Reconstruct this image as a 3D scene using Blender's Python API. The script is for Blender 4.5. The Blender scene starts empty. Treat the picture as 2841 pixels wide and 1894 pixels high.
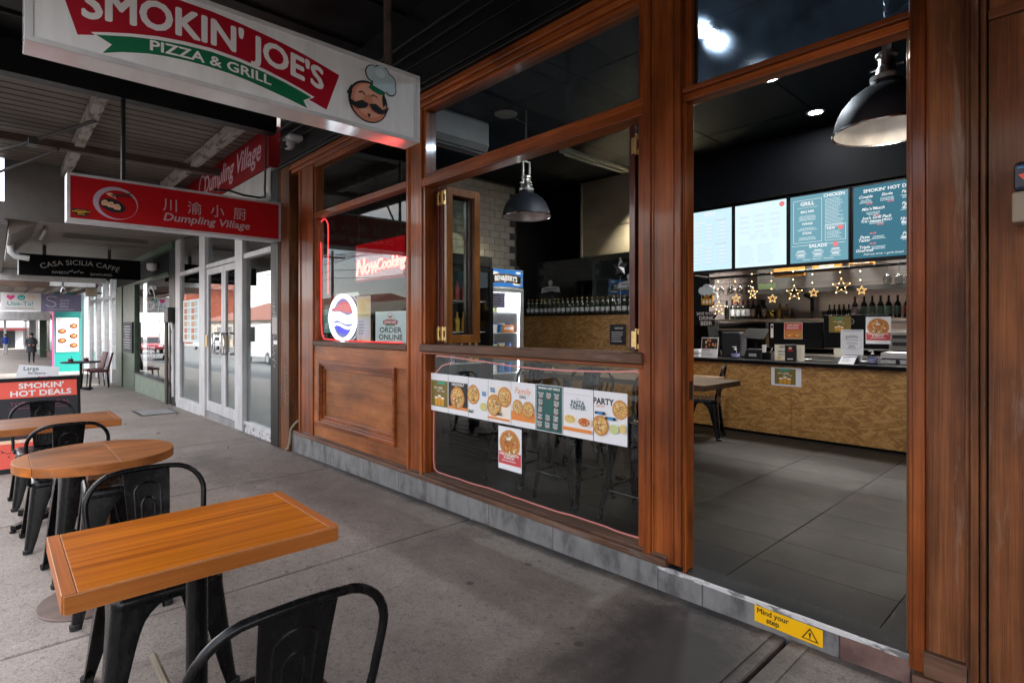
import bpy, bmesh, math, random
from mathutils import Vector, Matrix
random.seed(7)
R = math.radians
sc = bpy.context.scene
COL = sc.collection

# ------------------------------------------------------------------ camera, world, sun, exposure
cam_d = bpy.data.cameras.new('camera')
cam_d.sensor_width = 36.0
cam_d.lens = 36.0 * 1546 / 2841
cam_d.shift_y = -43 / 2841
cam_d.clip_start = 0.05
cam_d.clip_end = 1500
cam = bpy.data.objects.new('camera', cam_d)
COL.objects.link(cam)
cam.location = (0.0, -2.607, 1.25)
cam.rotation_euler = (R(90), 0, R(90 - 42.877))
sc.camera = cam

SUN_EL, SUN_AZ = R(48), R(20)
world = bpy.data.worlds.new('World')
sc.world = world
world.use_nodes = True
wn, wl = world.node_tree.nodes, world.node_tree.links
wn.clear()
w_out = wn.new('ShaderNodeOutputWorld')
w_bg = wn.new('ShaderNodeBackground')
w_bg.inputs['Strength'].default_value = 0.15
w_sky = wn.new('ShaderNodeTexSky')
w_sky.sky_type = 'NISHITA'
w_sky.sun_disc = False
w_sky.sun_elevation = SUN_EL
w_sky.sun_rotation = SUN_AZ
w_sky.dust_density = 2.0
w_tc = wn.new('ShaderNodeTexCoord')
w_map = wn.new('ShaderNodeMapping')
w_map.inputs['Scale'].default_value = (1.0, 1.0, 2.6)
w_noise = wn.new('ShaderNodeTexNoise')
w_noise.inputs['Scale'].default_value = 2.2
w_noise.inputs['Detail'].default_value = 7
w_ramp = wn.new('ShaderNodeValToRGB')
w_ramp.color_ramp.elements[0].position = 0.36
w_ramp.color_ramp.elements[1].position = 0.62
w_mix = wn.new('ShaderNodeMixRGB')
w_mix.inputs['Color2'].default_value = (7.3, 7.05, 6.8, 1)
wl.new(w_tc.outputs['Generated'], w_map.inputs['Vector'])
wl.new(w_map.outputs['Vector'], w_noise.inputs['Vector'])
wl.new(w_noise.outputs['Fac'], w_ramp.inputs['Fac'])
wl.new(w_ramp.outputs['Color'], w_mix.inputs['Fac'])
wl.new(w_sky.outputs['Color'], w_mix.inputs['Color1'])
wl.new(w_mix.outputs['Color'], w_bg.inputs['Color'])
wl.new(w_bg.outputs['Background'], w_out.inputs['Surface'])

sun_d = bpy.data.lights.new('sun', 'SUN')
sun_d.energy = 3.0
sun_d.angle = R(14)
sun_d.color = (1.0, 0.96, 0.9)
sun = bpy.data.objects.new('sun', sun_d)
COL.objects.link(sun)
sun.rotation_euler = (R(90) - SUN_EL, 0, R(180) - SUN_AZ)

sc.view_settings.view_transform = 'Standard'
sc.view_settings.look = 'None'
sc.view_settings.gamma = 1.0
sc.view_settings.exposure = 2.35
try:
    sc.view_settings.use_curve_mapping = False
except Exception:
    pass
sc.render.engine = 'CYCLES'
sc.cycles.max_bounces = 10
sc.cycles.diffuse_bounces = 5
sc.cycles.glossy_bounces = 5
sc.cycles.transmission_bounces = 8
sc.cycles.transparent_max_bounces = 24
sc.cycles.sample_clamp_indirect = 6.0
sc.cycles.use_denoising = True
sc.cycles.caustics_reflective = False
sc.cycles.caustics_refractive = False


# ------------------------------------------------------------------ materials
def s2l(c):
    return c / 12.92 if c <= 0.04045 else ((c + 0.055) / 1.055) ** 2.4


def hx(h):
    h = h.lstrip('#')
    return tuple(s2l(int(h[i:i + 2], 16) / 255) for i in (0, 2, 4))


MATS = {}


def mat(name, c1, c2=None, scale=6.0, stretch=(1, 1, 1), rough=0.5, metal=0.0, bump=0.0, bscale=None,
        spec=0.5, coat=0.0, emit=None, estr=1.0, lo=0.35, hi=0.65, c3=None, rvar=0.0, detail=6):
    m = bpy.data.materials.new(name)
    m.use_nodes = True
    nt = m.node_tree
    n, l = nt.nodes, nt.links
    b = n['Principled BSDF']
    b.inputs['Roughness'].default_value = rough
    b.inputs['Metallic'].default_value = metal
    b.inputs['Specular IOR Level'].default_value = spec
    b.inputs['Coat Weight'].default_value = coat
    b.inputs['Coat Roughness'].default_value = 0.12
    b.inputs['Base Color'].default_value = (*c1, 1)
    if c2 is not None or bump or rvar:
        tc = n.new('ShaderNodeTexCoord')
        oi = n.new('ShaderNodeObjectInfo')
        ad = n.new('ShaderNodeVectorMath'); ad.operation = 'ADD'
        ml = n.new('ShaderNodeMath'); ml.operation = 'MULTIPLY'; ml.inputs[1].default_value = 17.3
        l.new(oi.outputs['Random'], ml.inputs[0])
        l.new(tc.outputs['Object'], ad.inputs[0])
        l.new(ml.outputs[0], ad.inputs[1])
        mp = n.new('ShaderNodeMapping')
        mp.inputs['Scale'].default_value = stretch
        l.new(ad.outputs[0], mp.inputs['Vector'])
        tx = n.new('ShaderNodeTexNoise')
        tx.inputs['Scale'].default_value = scale
        tx.inputs['Detail'].default_value = detail
        tx.inputs['Roughness'].default_value = 0.6
        l.new(mp.outputs[0], tx.inputs['Vector'])
        if c2 is not None:
            rp = n.new('ShaderNodeValToRGB')
            rp.color_ramp.elements[0].position = lo
            rp.color_ramp.elements[1].position = hi
            rp.color_ramp.elements[0].color = (*c1, 1)
            rp.color_ramp.elements[1].color = (*c2, 1)
            if c3 is not None:
                e = rp.color_ramp.elements.new(0.5 * (lo + hi))
                e.color = (*c3, 1)
            l.new(tx.outputs['Fac'], rp.inputs['Fac'])
            l.new(rp.outputs['Color'], b.inputs['Base Color'])
        if rvar:
            rr = n.new('ShaderNodeMapRange')
            rr.inputs['From Min'].default_value = 0.3
            rr.inputs['From Max'].default_value = 0.7
            rr.inputs['To Min'].default_value = max(0.02, rough - rvar)
            rr.inputs['To Max'].default_value = min(1, rough + rvar)
            l.new(tx.outputs['Fac'], rr.inputs['Value'])
            l.new(rr.outputs['Result'], b.inputs['Roughness'])
        if bump:
            t2 = n.new('ShaderNodeTexNoise')
            t2.inputs['Scale'].default_value = bscale or scale * 4
            t2.inputs['Detail'].default_value = 5
            l.new(mp.outputs[0], t2.inputs['Vector'])
            bp = n.new('ShaderNodeBump')
            bp.inputs['Strength'].default_value = bump
            bp.inputs['Distance'].default_value = 0.01
            l.new(t2.outputs['Fac'], bp.inputs['Height'])
            l.new(bp.outputs['Normal'], b.inputs['Normal'])
    if emit is not None:
        b.inputs['Emission Color'].default_value = (*emit, 1)
        b.inputs['Emission Strength'].default_value = estr
    MATS[name] = m
    return m


def flat(name, h, rough=0.55, **k):
    return mat(name, hx(h), rough=rough, **k)


def wood(name, axis, dark, mid, light, rough=0.32, coat=0.35, grain=1.0, worn=0.0, wcol=(0.22, 0.15, 0.10), bumpy=0.12, contrast=1.0, blots=(0.40, 1.30), edge=0.0, spec=0.22):
    """varnished timber: broad figure, fine fibres along AXIS, old varnish wear"""
    m = bpy.data.materials.new(name)
    m.use_nodes = True
    n, l = m.node_tree.nodes, m.node_tree.links
    b = n['Principled BSDF']
    b.inputs['Roughness'].default_value = rough
    b.inputs['Specular IOR Level'].default_value = spec
    b.inputs['Coat Weight'].default_value = coat
    b.inputs['Coat Roughness'].default_value = 0.10
    tc = n.new('ShaderNodeTexCoord')
    oi = n.new('ShaderNodeObjectInfo')
    ml = n.new('ShaderNodeMath'); ml.operation = 'MULTIPLY'; ml.inputs[1].default_value = 23.7
    ad = n.new('ShaderNodeVectorMath'); ad.operation = 'ADD'
    l.new(oi.outputs['Random'], ml.inputs[0])
    l.new(tc.outputs['Object'], ad.inputs[0])
    l.new(ml.outputs[0], ad.inputs[1])

    def noise(st, sc_, det=6, rg=0.6, dist=0.0):
        mp = n.new('ShaderNodeMapping')
        s = [st[1]] * 3
        s['xyz'.index(axis)] = st[0]
        mp.inputs['Scale'].default_value = s
        l.new(ad.outputs[0], mp.inputs['Vector'])
        t = n.new('ShaderNodeTexNoise')
        t.inputs['Scale'].default_value = sc_
        t.inputs['Detail'].default_value = det
        t.inputs['Roughness'].default_value = rg
        t.inputs['Distortion'].default_value = dist
        l.new(mp.outputs[0], t.inputs['Vector'])
        return t
    fig = noise((0.35, 6.0 * grain), 2.2, 4, 0.55, 0.6)
    fib = noise((1.2, 60.0 * grain), 3.0, 4, 0.6)
    blot = noise((1.0, 2.2), 1.6, 4, 0.6)
    rp = n.new('ShaderNodeValToRGB')
    rp.color_ramp.elements[0].position = 0.51 - 0.23 / contrast
    rp.color_ramp.elements[0].color = (*dark, 1)
    rp.color_ramp.elements[1].position = 0.51 + 0.23 / contrast
    rp.color_ramp.elements[1].color = (*light, 1)
    e = rp.color_ramp.elements.new(0.5); e.color = (*mid, 1)
    mx = n.new('ShaderNodeMath'); mx.operation = 'MULTIPLY_ADD'
    mx.inputs[1].default_value = 0.45
    l.new(fib.outputs['Fac'], mx.inputs[0])
    m2 = n.new('ShaderNodeMath'); m2.operation = 'MULTIPLY'; m2.inputs[1].default_value = 0.55
    l.new(fig.outputs['Fac'], m2.inputs[0])
    l.new(m2.outputs[0], mx.inputs[2])
    l.new(mx.outputs[0], rp.inputs['Fac'])
    mr = n.new('ShaderNodeMapRange')
    mr.inputs['From Min'].default_value = 0.3; mr.inputs['From Max'].default_value = 0.75
    mr.inputs['To Min'].default_value = blots[0]; mr.inputs['To Max'].default_value = blots[1]
    l.new(blot.outputs['Fac'], mr.inputs['Value'])
    bv = n.new('ShaderNodeMapRange'); bv.inputs['To Min'].default_value = 0.72; bv.inputs['To Max'].default_value = 1.22
    l.new(oi.outputs['Random'], bv.inputs['Value'])
    b2 = n.new('ShaderNodeMath'); b2.operation = 'MULTIPLY'
    l.new(mr.outputs['Result'], b2.inputs[0]); l.new(bv.outputs['Result'], b2.inputs[1])
    mu = n.new('ShaderNodeVectorMath'); mu.operation = 'SCALE'
    l.new(rp.outputs['Color'], mu.inputs[0])
    l.new(b2.outputs[0], mu.inputs['Scale'])
    col = mu.outputs[0]
    if worn:
        wr = noise((0.5, 5.0), 2.6, 7, 0.68, 0.3)
        wrp = n.new('ShaderNodeMapRange')
        wrp.inputs['From Min'].default_value = 0.72 - worn * 0.3
        wrp.inputs['From Max'].default_value = 0.86 - worn * 0.25
        wrp.clamp = True
        l.new(wr.outputs['Fac'], wrp.inputs['Value'])
        mm = n.new('ShaderNodeMixRGB')
        mm.inputs['Color2'].default_value = (*wcol, 1)
        l.new(wrp.outputs['Result'], mm.inputs['Fac'])
        l.new(col, mm.inputs['Color1'])
        col = mm.outputs[0]
        cr = n.new('ShaderNodeMath'); cr.operation = 'MULTIPLY_ADD'
        cr.inputs[1].default_value = -coat; cr.inputs[2].default_value = coat
        l.new(wrp.outputs['Result'], cr.inputs[0])
        l.new(cr.outputs[0], b.inputs['Coat Weight'])
    if edge:
        bv_ = n.new('ShaderNodeBevel'); bv_.samples = 4; bv_.inputs['Radius'].default_value = 0.007
        gm = n.new('ShaderNodeNewGeometry')
        dt = n.new('ShaderNodeVectorMath'); dt.operation = 'DOT_PRODUCT'
        l.new(bv_.outputs[0], dt.inputs[0]); l.new(gm.outputs['True Normal'], dt.inputs[1])
        ew = noise((2.0, 2.0), 9.0, 5, 0.7)
        em = n.new('ShaderNodeMath'); em.operation = 'MULTIPLY_ADD'; em.inputs[1].default_value = 0.35
        l.new(ew.outputs['Fac'], em.inputs[0]); l.new(dt.outputs['Value'], em.inputs[2])
        er = n.new('ShaderNodeMapRange'); er.inputs['From Min'].default_value = 1.10; er.inputs['From Max'].default_value = 0.98
        er.inputs['To Min'].default_value = 0.0; er.inputs['To Max'].default_value = edge
        l.new(em.outputs[0], er.inputs['Value'])
        me_ = n.new('ShaderNodeMixRGB'); me_.inputs['Color2'].default_value = (*wcol, 1)
        l.new(er.outputs['Result'], me_.inputs['Fac']); l.new(col, me_.inputs['Color1'])
        col = me_.outputs[0]
    l.new(col, b.inputs['Base Color'])
    rr = n.new('ShaderNodeMapRange')
    rr.inputs['To Min'].default_value = max(0.05, rough - 0.12); rr.inputs['To Max'].default_value = rough + 0.2
    l.new(blot.outputs['Fac'], rr.inputs['Value'])
    l.new(rr.outputs['Result'], b.inputs['Roughness'])
    bp = n.new('ShaderNodeBump'); bp.inputs['Strength'].default_value = bumpy; bp.inputs['Distance'].default_value = 0.004
    l.new(mx.outputs[0], bp.inputs['Height'])
    l.new(bp.outputs['Normal'], b.inputs['Normal'])
    MATS[name] = m
    return m


def glass(name, tint=(1, 1, 1), ior=1.5, dust=0.0, rough=0.0, refl=1.0, r0=None, halo=0.0):
    """window pane: see-through with mirror reflection that grows at grazing angles, and a film of dust"""
    m = bpy.data.materials.new(name)
    m.use_nodes = True
    n, l = m.node_tree.nodes, m.node_tree.links
    n.clear()
    o = n.new('ShaderNodeOutputMaterial')
    tr = n.new('ShaderNodeBsdfTransparent'); tr.inputs['Color'].default_value = (*tint, 1)
    gl = n.new('ShaderNodeBsdfGlossy'); gl.inputs['Roughness'].default_value = rough
    lw = n.new('ShaderNodeLayerWeight'); lw.inputs['Blend'].default_value = 0.5
    pw = n.new('ShaderNodeMath'); pw.operation = 'POWER'; pw.inputs[1].default_value = 4.2
    l.new(lw.outputs['Facing'], pw.inputs[0])
    f0 = ((ior - 1) / (ior + 1)) ** 2 if r0 is None else r0
    k = n.new('ShaderNodeMath'); k.operation = 'MULTIPLY_ADD'; k.use_clamp = True
    k.inputs[1].default_value = (1 - f0) * min(refl, 1.6) * 0.62; k.inputs[2].default_value = f0 * refl
    l.new(pw.outputs[0], k.inputs[0])
    mx = n.new('ShaderNodeMixShader')
    l.new(k.outputs[0], mx.inputs[0])
    base = tr.outputs[0]
    if halo:
        # rough refraction standing in for lens bloom and dust around a lamp behind
        rf = n.new('ShaderNodeBsdfRefraction'); rf.inputs['IOR'].default_value = 1.07; rf.inputs['Roughness'].default_value = 0.5
        rf.inputs['Color'].default_value = (0.75, 0.87, 1.0, 1)
        mh = n.new('ShaderNodeMixShader'); mh.inputs[0].default_value = halo
        l.new(base, mh.inputs[1]); l.new(rf.outputs[0], mh.inputs[2])
        base = mh.outputs[0]
    if dust:
        tl = n.new('ShaderNodeBsdfTranslucent'); tl.inputs['Color'].default_value = (0.5, 0.68, 0.9, 1)  # blue tint carries the cold lamp light seen in the dust
        df = n.new('ShaderNodeBsdfDiffuse'); df.inputs['Color'].default_value = (0.6, 0.6, 0.6, 1)
        ds = n.new('ShaderNodeMixShader'); ds.inputs[0].default_value = 0.12
        l.new(tl.outputs[0], ds.inputs[1]); l.new(df.outputs[0], ds.inputs[2])
        tc = n.new('ShaderNodeTexCoord'); t = n.new('ShaderNodeTexNoise')
        t.inputs['Scale'].default_value = 9; t.inputs['Detail'].default_value = 8
        l.new(tc.outputs['Object'], t.inputs['Vector'])
        mr = n.new('ShaderNodeMapRange'); mr.inputs['From Min'].default_value = 0.3; mr.inputs['From Max'].default_value = 0.75
        mr.inputs['To Min'].default_value = dust * 0.4; mr.inputs['To Max'].default_value = dust * 1.4
        l.new(t.outputs['Fac'], mr.inputs['Value'])
        mz = n.new('ShaderNodeMixShader')
        l.new(mr.outputs[0], mz.inputs[0]); l.new(base, mz.inputs[1]); l.new(ds.outputs[0], mz.inputs[2])
        base = mz.outputs[0]
    l.new(base, mx.inputs[1]); l.new(gl.outputs[0], mx.inputs[2])
    l.new(mx.outputs[0], o.inputs['Surface'])
    MATS[name] = m
    return m


def emis(name, col, strength):
    m = bpy.data.materials.new(name)
    m.use_nodes = True
    n, l = m.node_tree.nodes, m.node_tree.links
    n.clear()
    o = n.new('ShaderNodeOutputMaterial')
    e = n.new('ShaderNodeEmission')
    e.inputs['Color'].default_value = (*col, 1)
    e.inputs['Strength'].default_value = strength
    l.new(e.outputs[0], o.inputs['Surface'])
    MATS[name] = m
    return m


RD, RM, RL = (0.070, 0.013, 0.003), (0.30, 0.070, 0.013), (0.54, 0.160, 0.032)
for ax in 'xyz':
    wood('timber_' + ax, ax, RD, RM, RL, rough=0.34, coat=0.26, grain=2.2, worn=0.2, wcol=(0.10, 0.035, 0.014), edge=0.5)
    wood('old_timber_' + ax, ax, (0.055, 0.020, 0.008), (0.17, 0.058, 0.019), (0.30, 0.115, 0.042), rough=0.52, coat=0.10, grain=1.8, worn=0.5,
         wcol=(0.26, 0.175, 0.125), bumpy=0.3, edge=0.6)
    wood('sill_timber_' + ax, ax, (0.05, 0.024, 0.014), (0.14, 0.070, 0.042), (0.23, 0.13, 0.085), rough=0.55, coat=0.05, worn=0.5, wcol=(0.2, 0.16, 0.14))
wood('panel_timber', 'x', (0.22, 0.065, 0.018), (0.43, 0.145, 0.042), (0.58, 0.235, 0.08), rough=0.42, coat=0.12, worn=0.2, wcol=(0.33, 0.18, 0.09))
wood('panel_frame', 'x', (0.19, 0.055, 0.016), (0.36, 0.112, 0.032), (0.50, 0.185, 0.06), rough=0.4, coat=0.15, worn=0.15, wcol=(0.3, 0.17, 0.1))
wood('leaf_red', 'z', (0.05, 0.010, 0.008), (0.11, 0.024, 0.016), (0.17, 0.045, 0.03), rough=0.3, coat=0.5)
wood('leaf_amber', 'z', (0.10, 0.034, 0.008), (0.20, 0.070, 0.014), (0.28, 0.11, 0.026), rough=0.3, coat=0.5)
wood('table_top', 'y', (0.24, 0.040, 0.002), (0.58, 0.150, 0.004), (0.74, 0.235, 0.008), rough=0.36, coat=0.03, grain=5.0, bumpy=0.05, spec=0.10, contrast=1.7, blots=(0.82, 1.08), worn=0.05, wcol=(0.52, 0.34, 0.20), edge=0.7)
wood('table_edge', 'y', (0.15, 0.04, 0.008), (0.28, 0.085, 0.014), (0.38, 0.125, 0.024), rough=0.42, coat=0.08, grain=3.5, blots=(0.8, 1.1), wcol=(0.50, 0.32, 0.19), edge=0.75)
wood('table_end', 'x', (0.22, 0.055, 0.007), (0.38, 0.10, 0.012), (0.50, 0.145, 0.02), rough=0.38, coat=0.08, grain=3.0, blots=(0.8, 1.1), wcol=(0.50, 0.32, 0.19), edge=0.75)
wood('old_table', 'y', (0.19, 0.055, 0.012), (0.36, 0.120, 0.030), (0.48, 0.18, 0.05), rough=0.45, coat=0.06, worn=0.45, wcol=(0.20, 0.115, 0.075))
wood('round_top', 'y', (0.32, 0.085, 0.012), (0.52, 0.155, 0.02), (0.64, 0.22, 0.03), rough=0.4, coat=0.1, worn=0.1, wcol=(0.25, 0.13, 0.08))
wood('bench_wood', 'x', (0.12, 0.07, 0.04), (0.22, 0.14, 0.08), (0.3, 0.2, 0.12), rough=0.5, coat=0.1)
wood('column_wood', 'z', (0.2, 0.085, 0.04), (0.30, 0.14, 0.07), (0.4, 0.2, 0.11), rough=0.45, coat=0.2)

mat('black_steel', (0.0035, 0.0035, 0.004), (0.013, 0.0125, 0.0125), scale=38, stretch=(1, 1, 0.35), rough=0.26, coat=0.0, rvar=0.07, spec=0.24, lo=0.45, hi=0.75, c3=(0.0055, 0.0055, 0.006))
mat('rubber', (0.012, 0.012, 0.012), rough=0.7)
mat('chrome', (0.72, 0.72, 0.74), rough=0.16, metal=1.0)
mat('brushed', (0.50, 0.49, 0.47), (0.56, 0.55, 0.53), scale=3, stretch=(0.5, 1, 14), rough=0.33, metal=1.0, rvar=0.02)
mat('golden_steel', (0.40, 0.34, 0.23), (0.55, 0.48, 0.34), scale=1.6, stretch=(1, 1, 1.5), rough=0.42, metal=0.85, rvar=0.05)
mat('brass', (0.62, 0.45, 0.17), (0.75, 0.58, 0.27), scale=30, rough=0.3, metal=1.0)
mat('matte_black', (0.0035, 0.0035, 0.004), (0.006, 0.0062, 0.007), scale=5, rough=0.65, spec=0.10)
mat('ceiling_black', (0.0022, 0.0030, 0.0048), (0.0032, 0.0042, 0.0066), scale=2, rough=0.7, spec=0.12)
mat('gloss_black', (0.006, 0.006, 0.0065), rough=0.35, spec=0.25)
mat('sign_black', (0.0035, 0.0035, 0.0035), rough=0.8, spec=0.08)
mat('fascia_black', (0.0035, 0.0033, 0.0032), (0.008, 0.0074, 0.007), scale=3, stretch=(1, 1, 0.3), rough=0.42, spec=0.3, rvar=0.12)
mat('lamp_shade', (0.014, 0.018, 0.026), (0.018, 0.023, 0.032), scale=40, rough=0.55)
mat('lamp_inner', (0.55, 0.53, 0.51), (0.74, 0.72, 0.70), scale=7, rough=0.42, metal=0.55, rvar=0.12)
mat('white_paint', (0.44, 0.435, 0.43), (0.58, 0.575, 0.57), scale=5, stretch=(1, 1, 0.4), rough=0.4, lo=0.3, hi=0.6)
mat('sign_white', (0.74, 0.735, 0.715), (0.86, 0.86, 0.86), scale=2.2, stretch=(1, 5, 0.6), rough=0.28, coat=0.2)
mat('sign_under', (0.80, 0.79, 0.79), (0.88, 0.87, 0.87), scale=4, stretch=(1, 3, 1), rough=0.12, coat=0.6)
mat('aluminium', (0.55, 0.55, 0.57), (0.66, 0.66, 0.68), scale=8, rough=0.42, metal=0.6)
mat('paper', (0.80, 0.81, 0.83), rough=0.5)
mat('cream_metal', (0.080, 0.059, 0.045), (0.135, 0.104, 0.082), scale=2.5, stretch=(1.0, 0.2, 1), rough=0.5, lo=0.3, hi=0.7)
mat('peeling', (0.07, 0.042, 0.03), (0.30, 0.265, 0.225), scale=9, stretch=(0.5, 1.6, 1.6), rough=0.6, lo=0.36, hi=0.50, bump=0.4)
mat('rust_beam', (0.035, 0.022, 0.016), (0.09, 0.05, 0.035), scale=9, stretch=(2, 0.4, 1), rough=0.7)
mat('dark_metal', (0.016, 0.015, 0.014), (0.03, 0.027, 0.025), scale=6, rough=0.5)
mat('board_grey', (0.085, 0.075, 0.067), (0.12, 0.107, 0.097), scale=2, rough=0.6)
mat('ac_white', (0.26, 0.25, 0.215), (0.31, 0.30, 0.26), scale=3, rough=0.4)
mat('wall_tile', (0.46, 0.44, 0.40), (0.55, 0.53, 0.49), scale=5, rough=0.22, coat=0.3)
mat('pink_tile', (0.60, 0.50, 0.48), (0.68, 0.58, 0.56), scale=5, rough=0.25, coat=0.3)
mat('grout', (0.05, 0.05, 0.05), (0.09, 0.09, 0.09), scale=9, rough=0.8)
mat('floor_tile', (0.0100, 0.0086, 0.0076), (0.0170, 0.0148, 0.0132), scale=2.2, rough=0.5, spec=0.18, bump=0.05, bscale=60, rvar=0.1, lo=0.3, hi=0.7)
mat('step_tile', (0.085, 0.083, 0.080), (0.205, 0.202, 0.196), scale=6, stretch=(1.6, 1, 0.8), rough=0.55, bump=0.15, lo=0.34, hi=0.60, c3=(0.165, 0.163, 0.158))
mat('red_step', (0.10, 0.055, 0.045), (0.20, 0.12, 0.10), scale=9, rough=0.55, bump=0.2)
mat('nosing', (0.16, 0.155, 0.15), (0.58, 0.57, 0.56), scale=22, stretch=(0.5, 1, 1), rough=0.45, lo=0.38, hi=0.48)
mat('asphalt', (0.085, 0.087, 0.088), (0.12, 0.122, 0.124), scale=4, rough=0.85, bump=0.2, bscale=90)
mat('kerb', (0.22, 0.21, 0.20), (0.30, 0.29, 0.28), scale=3, rough=0.8, bump=0.2)
mat('red_brick', (0.24, 0.055, 0.03), (0.36, 0.10, 0.055), scale=2, rough=0.85)
mat('roof_tile', (0.14, 0.05, 0.034), (0.21, 0.078, 0.052), scale=1.5, rough=0.8)
mat('cream_render', (0.36, 0.315, 0.26), (0.43, 0.385, 0.325), scale=0.6, rough=0.8)
mat('grey_render', (0.34, 0.35, 0.36), (0.42, 0.43, 0.44), scale=0.6, rough=0.8)
mat('dark_window', (0.02, 0.023, 0.027), rough=0.15)
mat('dark_room', (0.055, 0.058, 0.06), (0.085, 0.088, 0.09), scale=1.5, rough=0.8)
mat('pale_room', (0.52, 0.57, 0.56), (0.62, 0.67, 0.66), scale=0.8, rough=0.8)
mat('green_paint', (0.030, 0.060, 0.034), (0.050, 0.090, 0.052), scale=4, rough=0.45, bump=0.2, bscale=40)
mat('sage_paint', (0.13, 0.175, 0.12), (0.18, 0.23, 0.165), scale=3, rough=0.55, bump=0.15, bscale=30)
flat('sign_red', '#b50a14', rough=0.5, spec=0.25)
flat('sign_dark_red', '#8a0d14', rough=0.5, spec=0.25)
flat('banner_red', '#a80f26', rough=0.3)
flat('banner_green', '#0f6b45', rough=0.3)
flat('print_white', '#ece8e6', rough=0.35)
flat('pale_pink', '#cbaab1', rough=0.45)
flat('lilac_white', '#bfb3c2', rough=0.35)
flat('ink', '#17151a', rough=0.4)
flat('skin_print', '#e2a184', rough=0.4)
flat('skin_shade', '#cf8467', rough=0.4)
flat('hat_print', '#b9cdd2', rough=0.4)
flat('hat_light', '#d5e2e5', rough=0.4)
flat('silver_letter', '#a9a6a2', rough=0.4)
flat('orange_print', '#e58a3c', rough=0.5)
flat('cheese_print', '#e2b96a', rough=0.5)
flat('pizza_brown', '#bd7a35', rough=0.5)
flat('crust_print', '#c98f4a', rough=0.5)
flat('olive_print', '#7a6a2e', rough=0.5)
flat('beer_print', '#d99a2b', rough=0.5)
flat('foam_print', '#f2e9d8', rough=0.5)
flat('mint_print', '#2f9e7c', rough=0.5)
flat('teal_print', '#1f5a55', rough=0.5)
flat('black_print', '#1c1b1b', rough=0.5)
flat('blue_print', '#2c86c4', rough=0.5)
flat('navy_print', '#252b63', rough=0.5)
flat('pasta_print', '#e0c67c', rough=0.5)
flat('sauce_print', '#c4602c', rough=0.5)
flat('salad_print', '#c8cf8c', rough=0.5)
flat('coral', '#ea5a47', rough=0.5)
flat('poster_red', '#c9474a', rough=0.5)
flat('grey_print', '#8f9296', rough=0.5)
flat('pale_card', '#cfe0df', rough=0.4)
flat('cream_paper', '#e4dcc6', rough=0.6)
flat('teal', '#17968c', rough=0.5)
flat('teal_dark', '#0e6d68', rough=0.5)
flat('turquoise', '#46b5b2', rough=0.5)
flat('hot_pink', '#ee4f98', rough=0.5)
flat('peach', '#f2c9a4', rough=0.5)
flat('mauve', '#857f9f', rough=0.45)
flat('mauve_letter', '#ddd8e6', rough=0.45)
flat('chalkboard', '#26262b', rough=0.7)
flat('chalk_pink', '#a04f63', rough=0.8)
flat('yellow_sticker', '#f3b705', rough=0.4)
flat('pizza_box', '#c98a3c', rough=0.7)
flat('maroon', '#561820', rough=0.6)
flat('blue_jacket', '#2749a3', rough=0.8)
flat('dark_cloth', '#24252a', rough=0.9)
flat('coat_cloth', '#3c3d42', rough=0.9)
flat('pale_trousers', '#b5b5b8', rough=0.9)
flat('skin', '#c58e73', rough=0.6)
flat('hair', '#1d1614', rough=0.7)
flat('red_wall', '#5a1417', rough=0.6)
flat('yellow_tile', '#b8a25a', rough=0.6)
flat('graffiti', '#b9b2aa', rough=0.7)
flat('hdr_blue', '#2f6fc0', rough=0.4)
flat('ice_purple', '#8c86a6', rough=0.4)
flat('bottle_green_label', '#2b6a4b', rough=0.5)
flat('mint_label', '#7fb3a6', rough=0.5)
flat('wine_cap', '#6d1620', rough=0.35)
flat('beige_plastic', '#8d806c', rough=0.5)
flat('navy_plastic', '#1a2233', rough=0.4)
flat('silver_car', '#8f98a3', rough=0.25, metal=0.5, coat=0.6)
flat('white_car', '#dcdfe2', rough=0.25, coat=0.6)
flat('red_car', '#8f1f2c', rough=0.25, coat=0.6)
flat('tail_red', '#b5121a', rough=0.25)
flat('bus_yellow', '#d9d93c', rough=0.4)
mat('rust_disc', (0.09, 0.055, 0.042), (0.16, 0.105, 0.085), scale=6, rough=0.6)
flat('dull_green', '#4c5a3c', rough=0.6)
mat('bench_black', (0.0025, 0.0025, 0.003), rough=0.5, spec=0.12)
flat('leaf_brown', '#6b3f24', rough=0.8)
flat('gum', '#3f3b39', rough=0.8)
mat('bottle_glass', (0.012, 0.016, 0.010), rough=0.08, coat=0.5)
mat('beer_glass', (0.022, 0.034, 0.018), rough=0.08, coat=0.5)
mat('amber_glass', (0.45, 0.25, 0.05), rough=0.1, coat=0.5)
mat('gold_foil', (0.6, 0.42, 0.12), rough=0.25, metal=1.0)
mat('vinyl_film', (0.55, 0.56, 0.57), rough=0.5)

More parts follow.
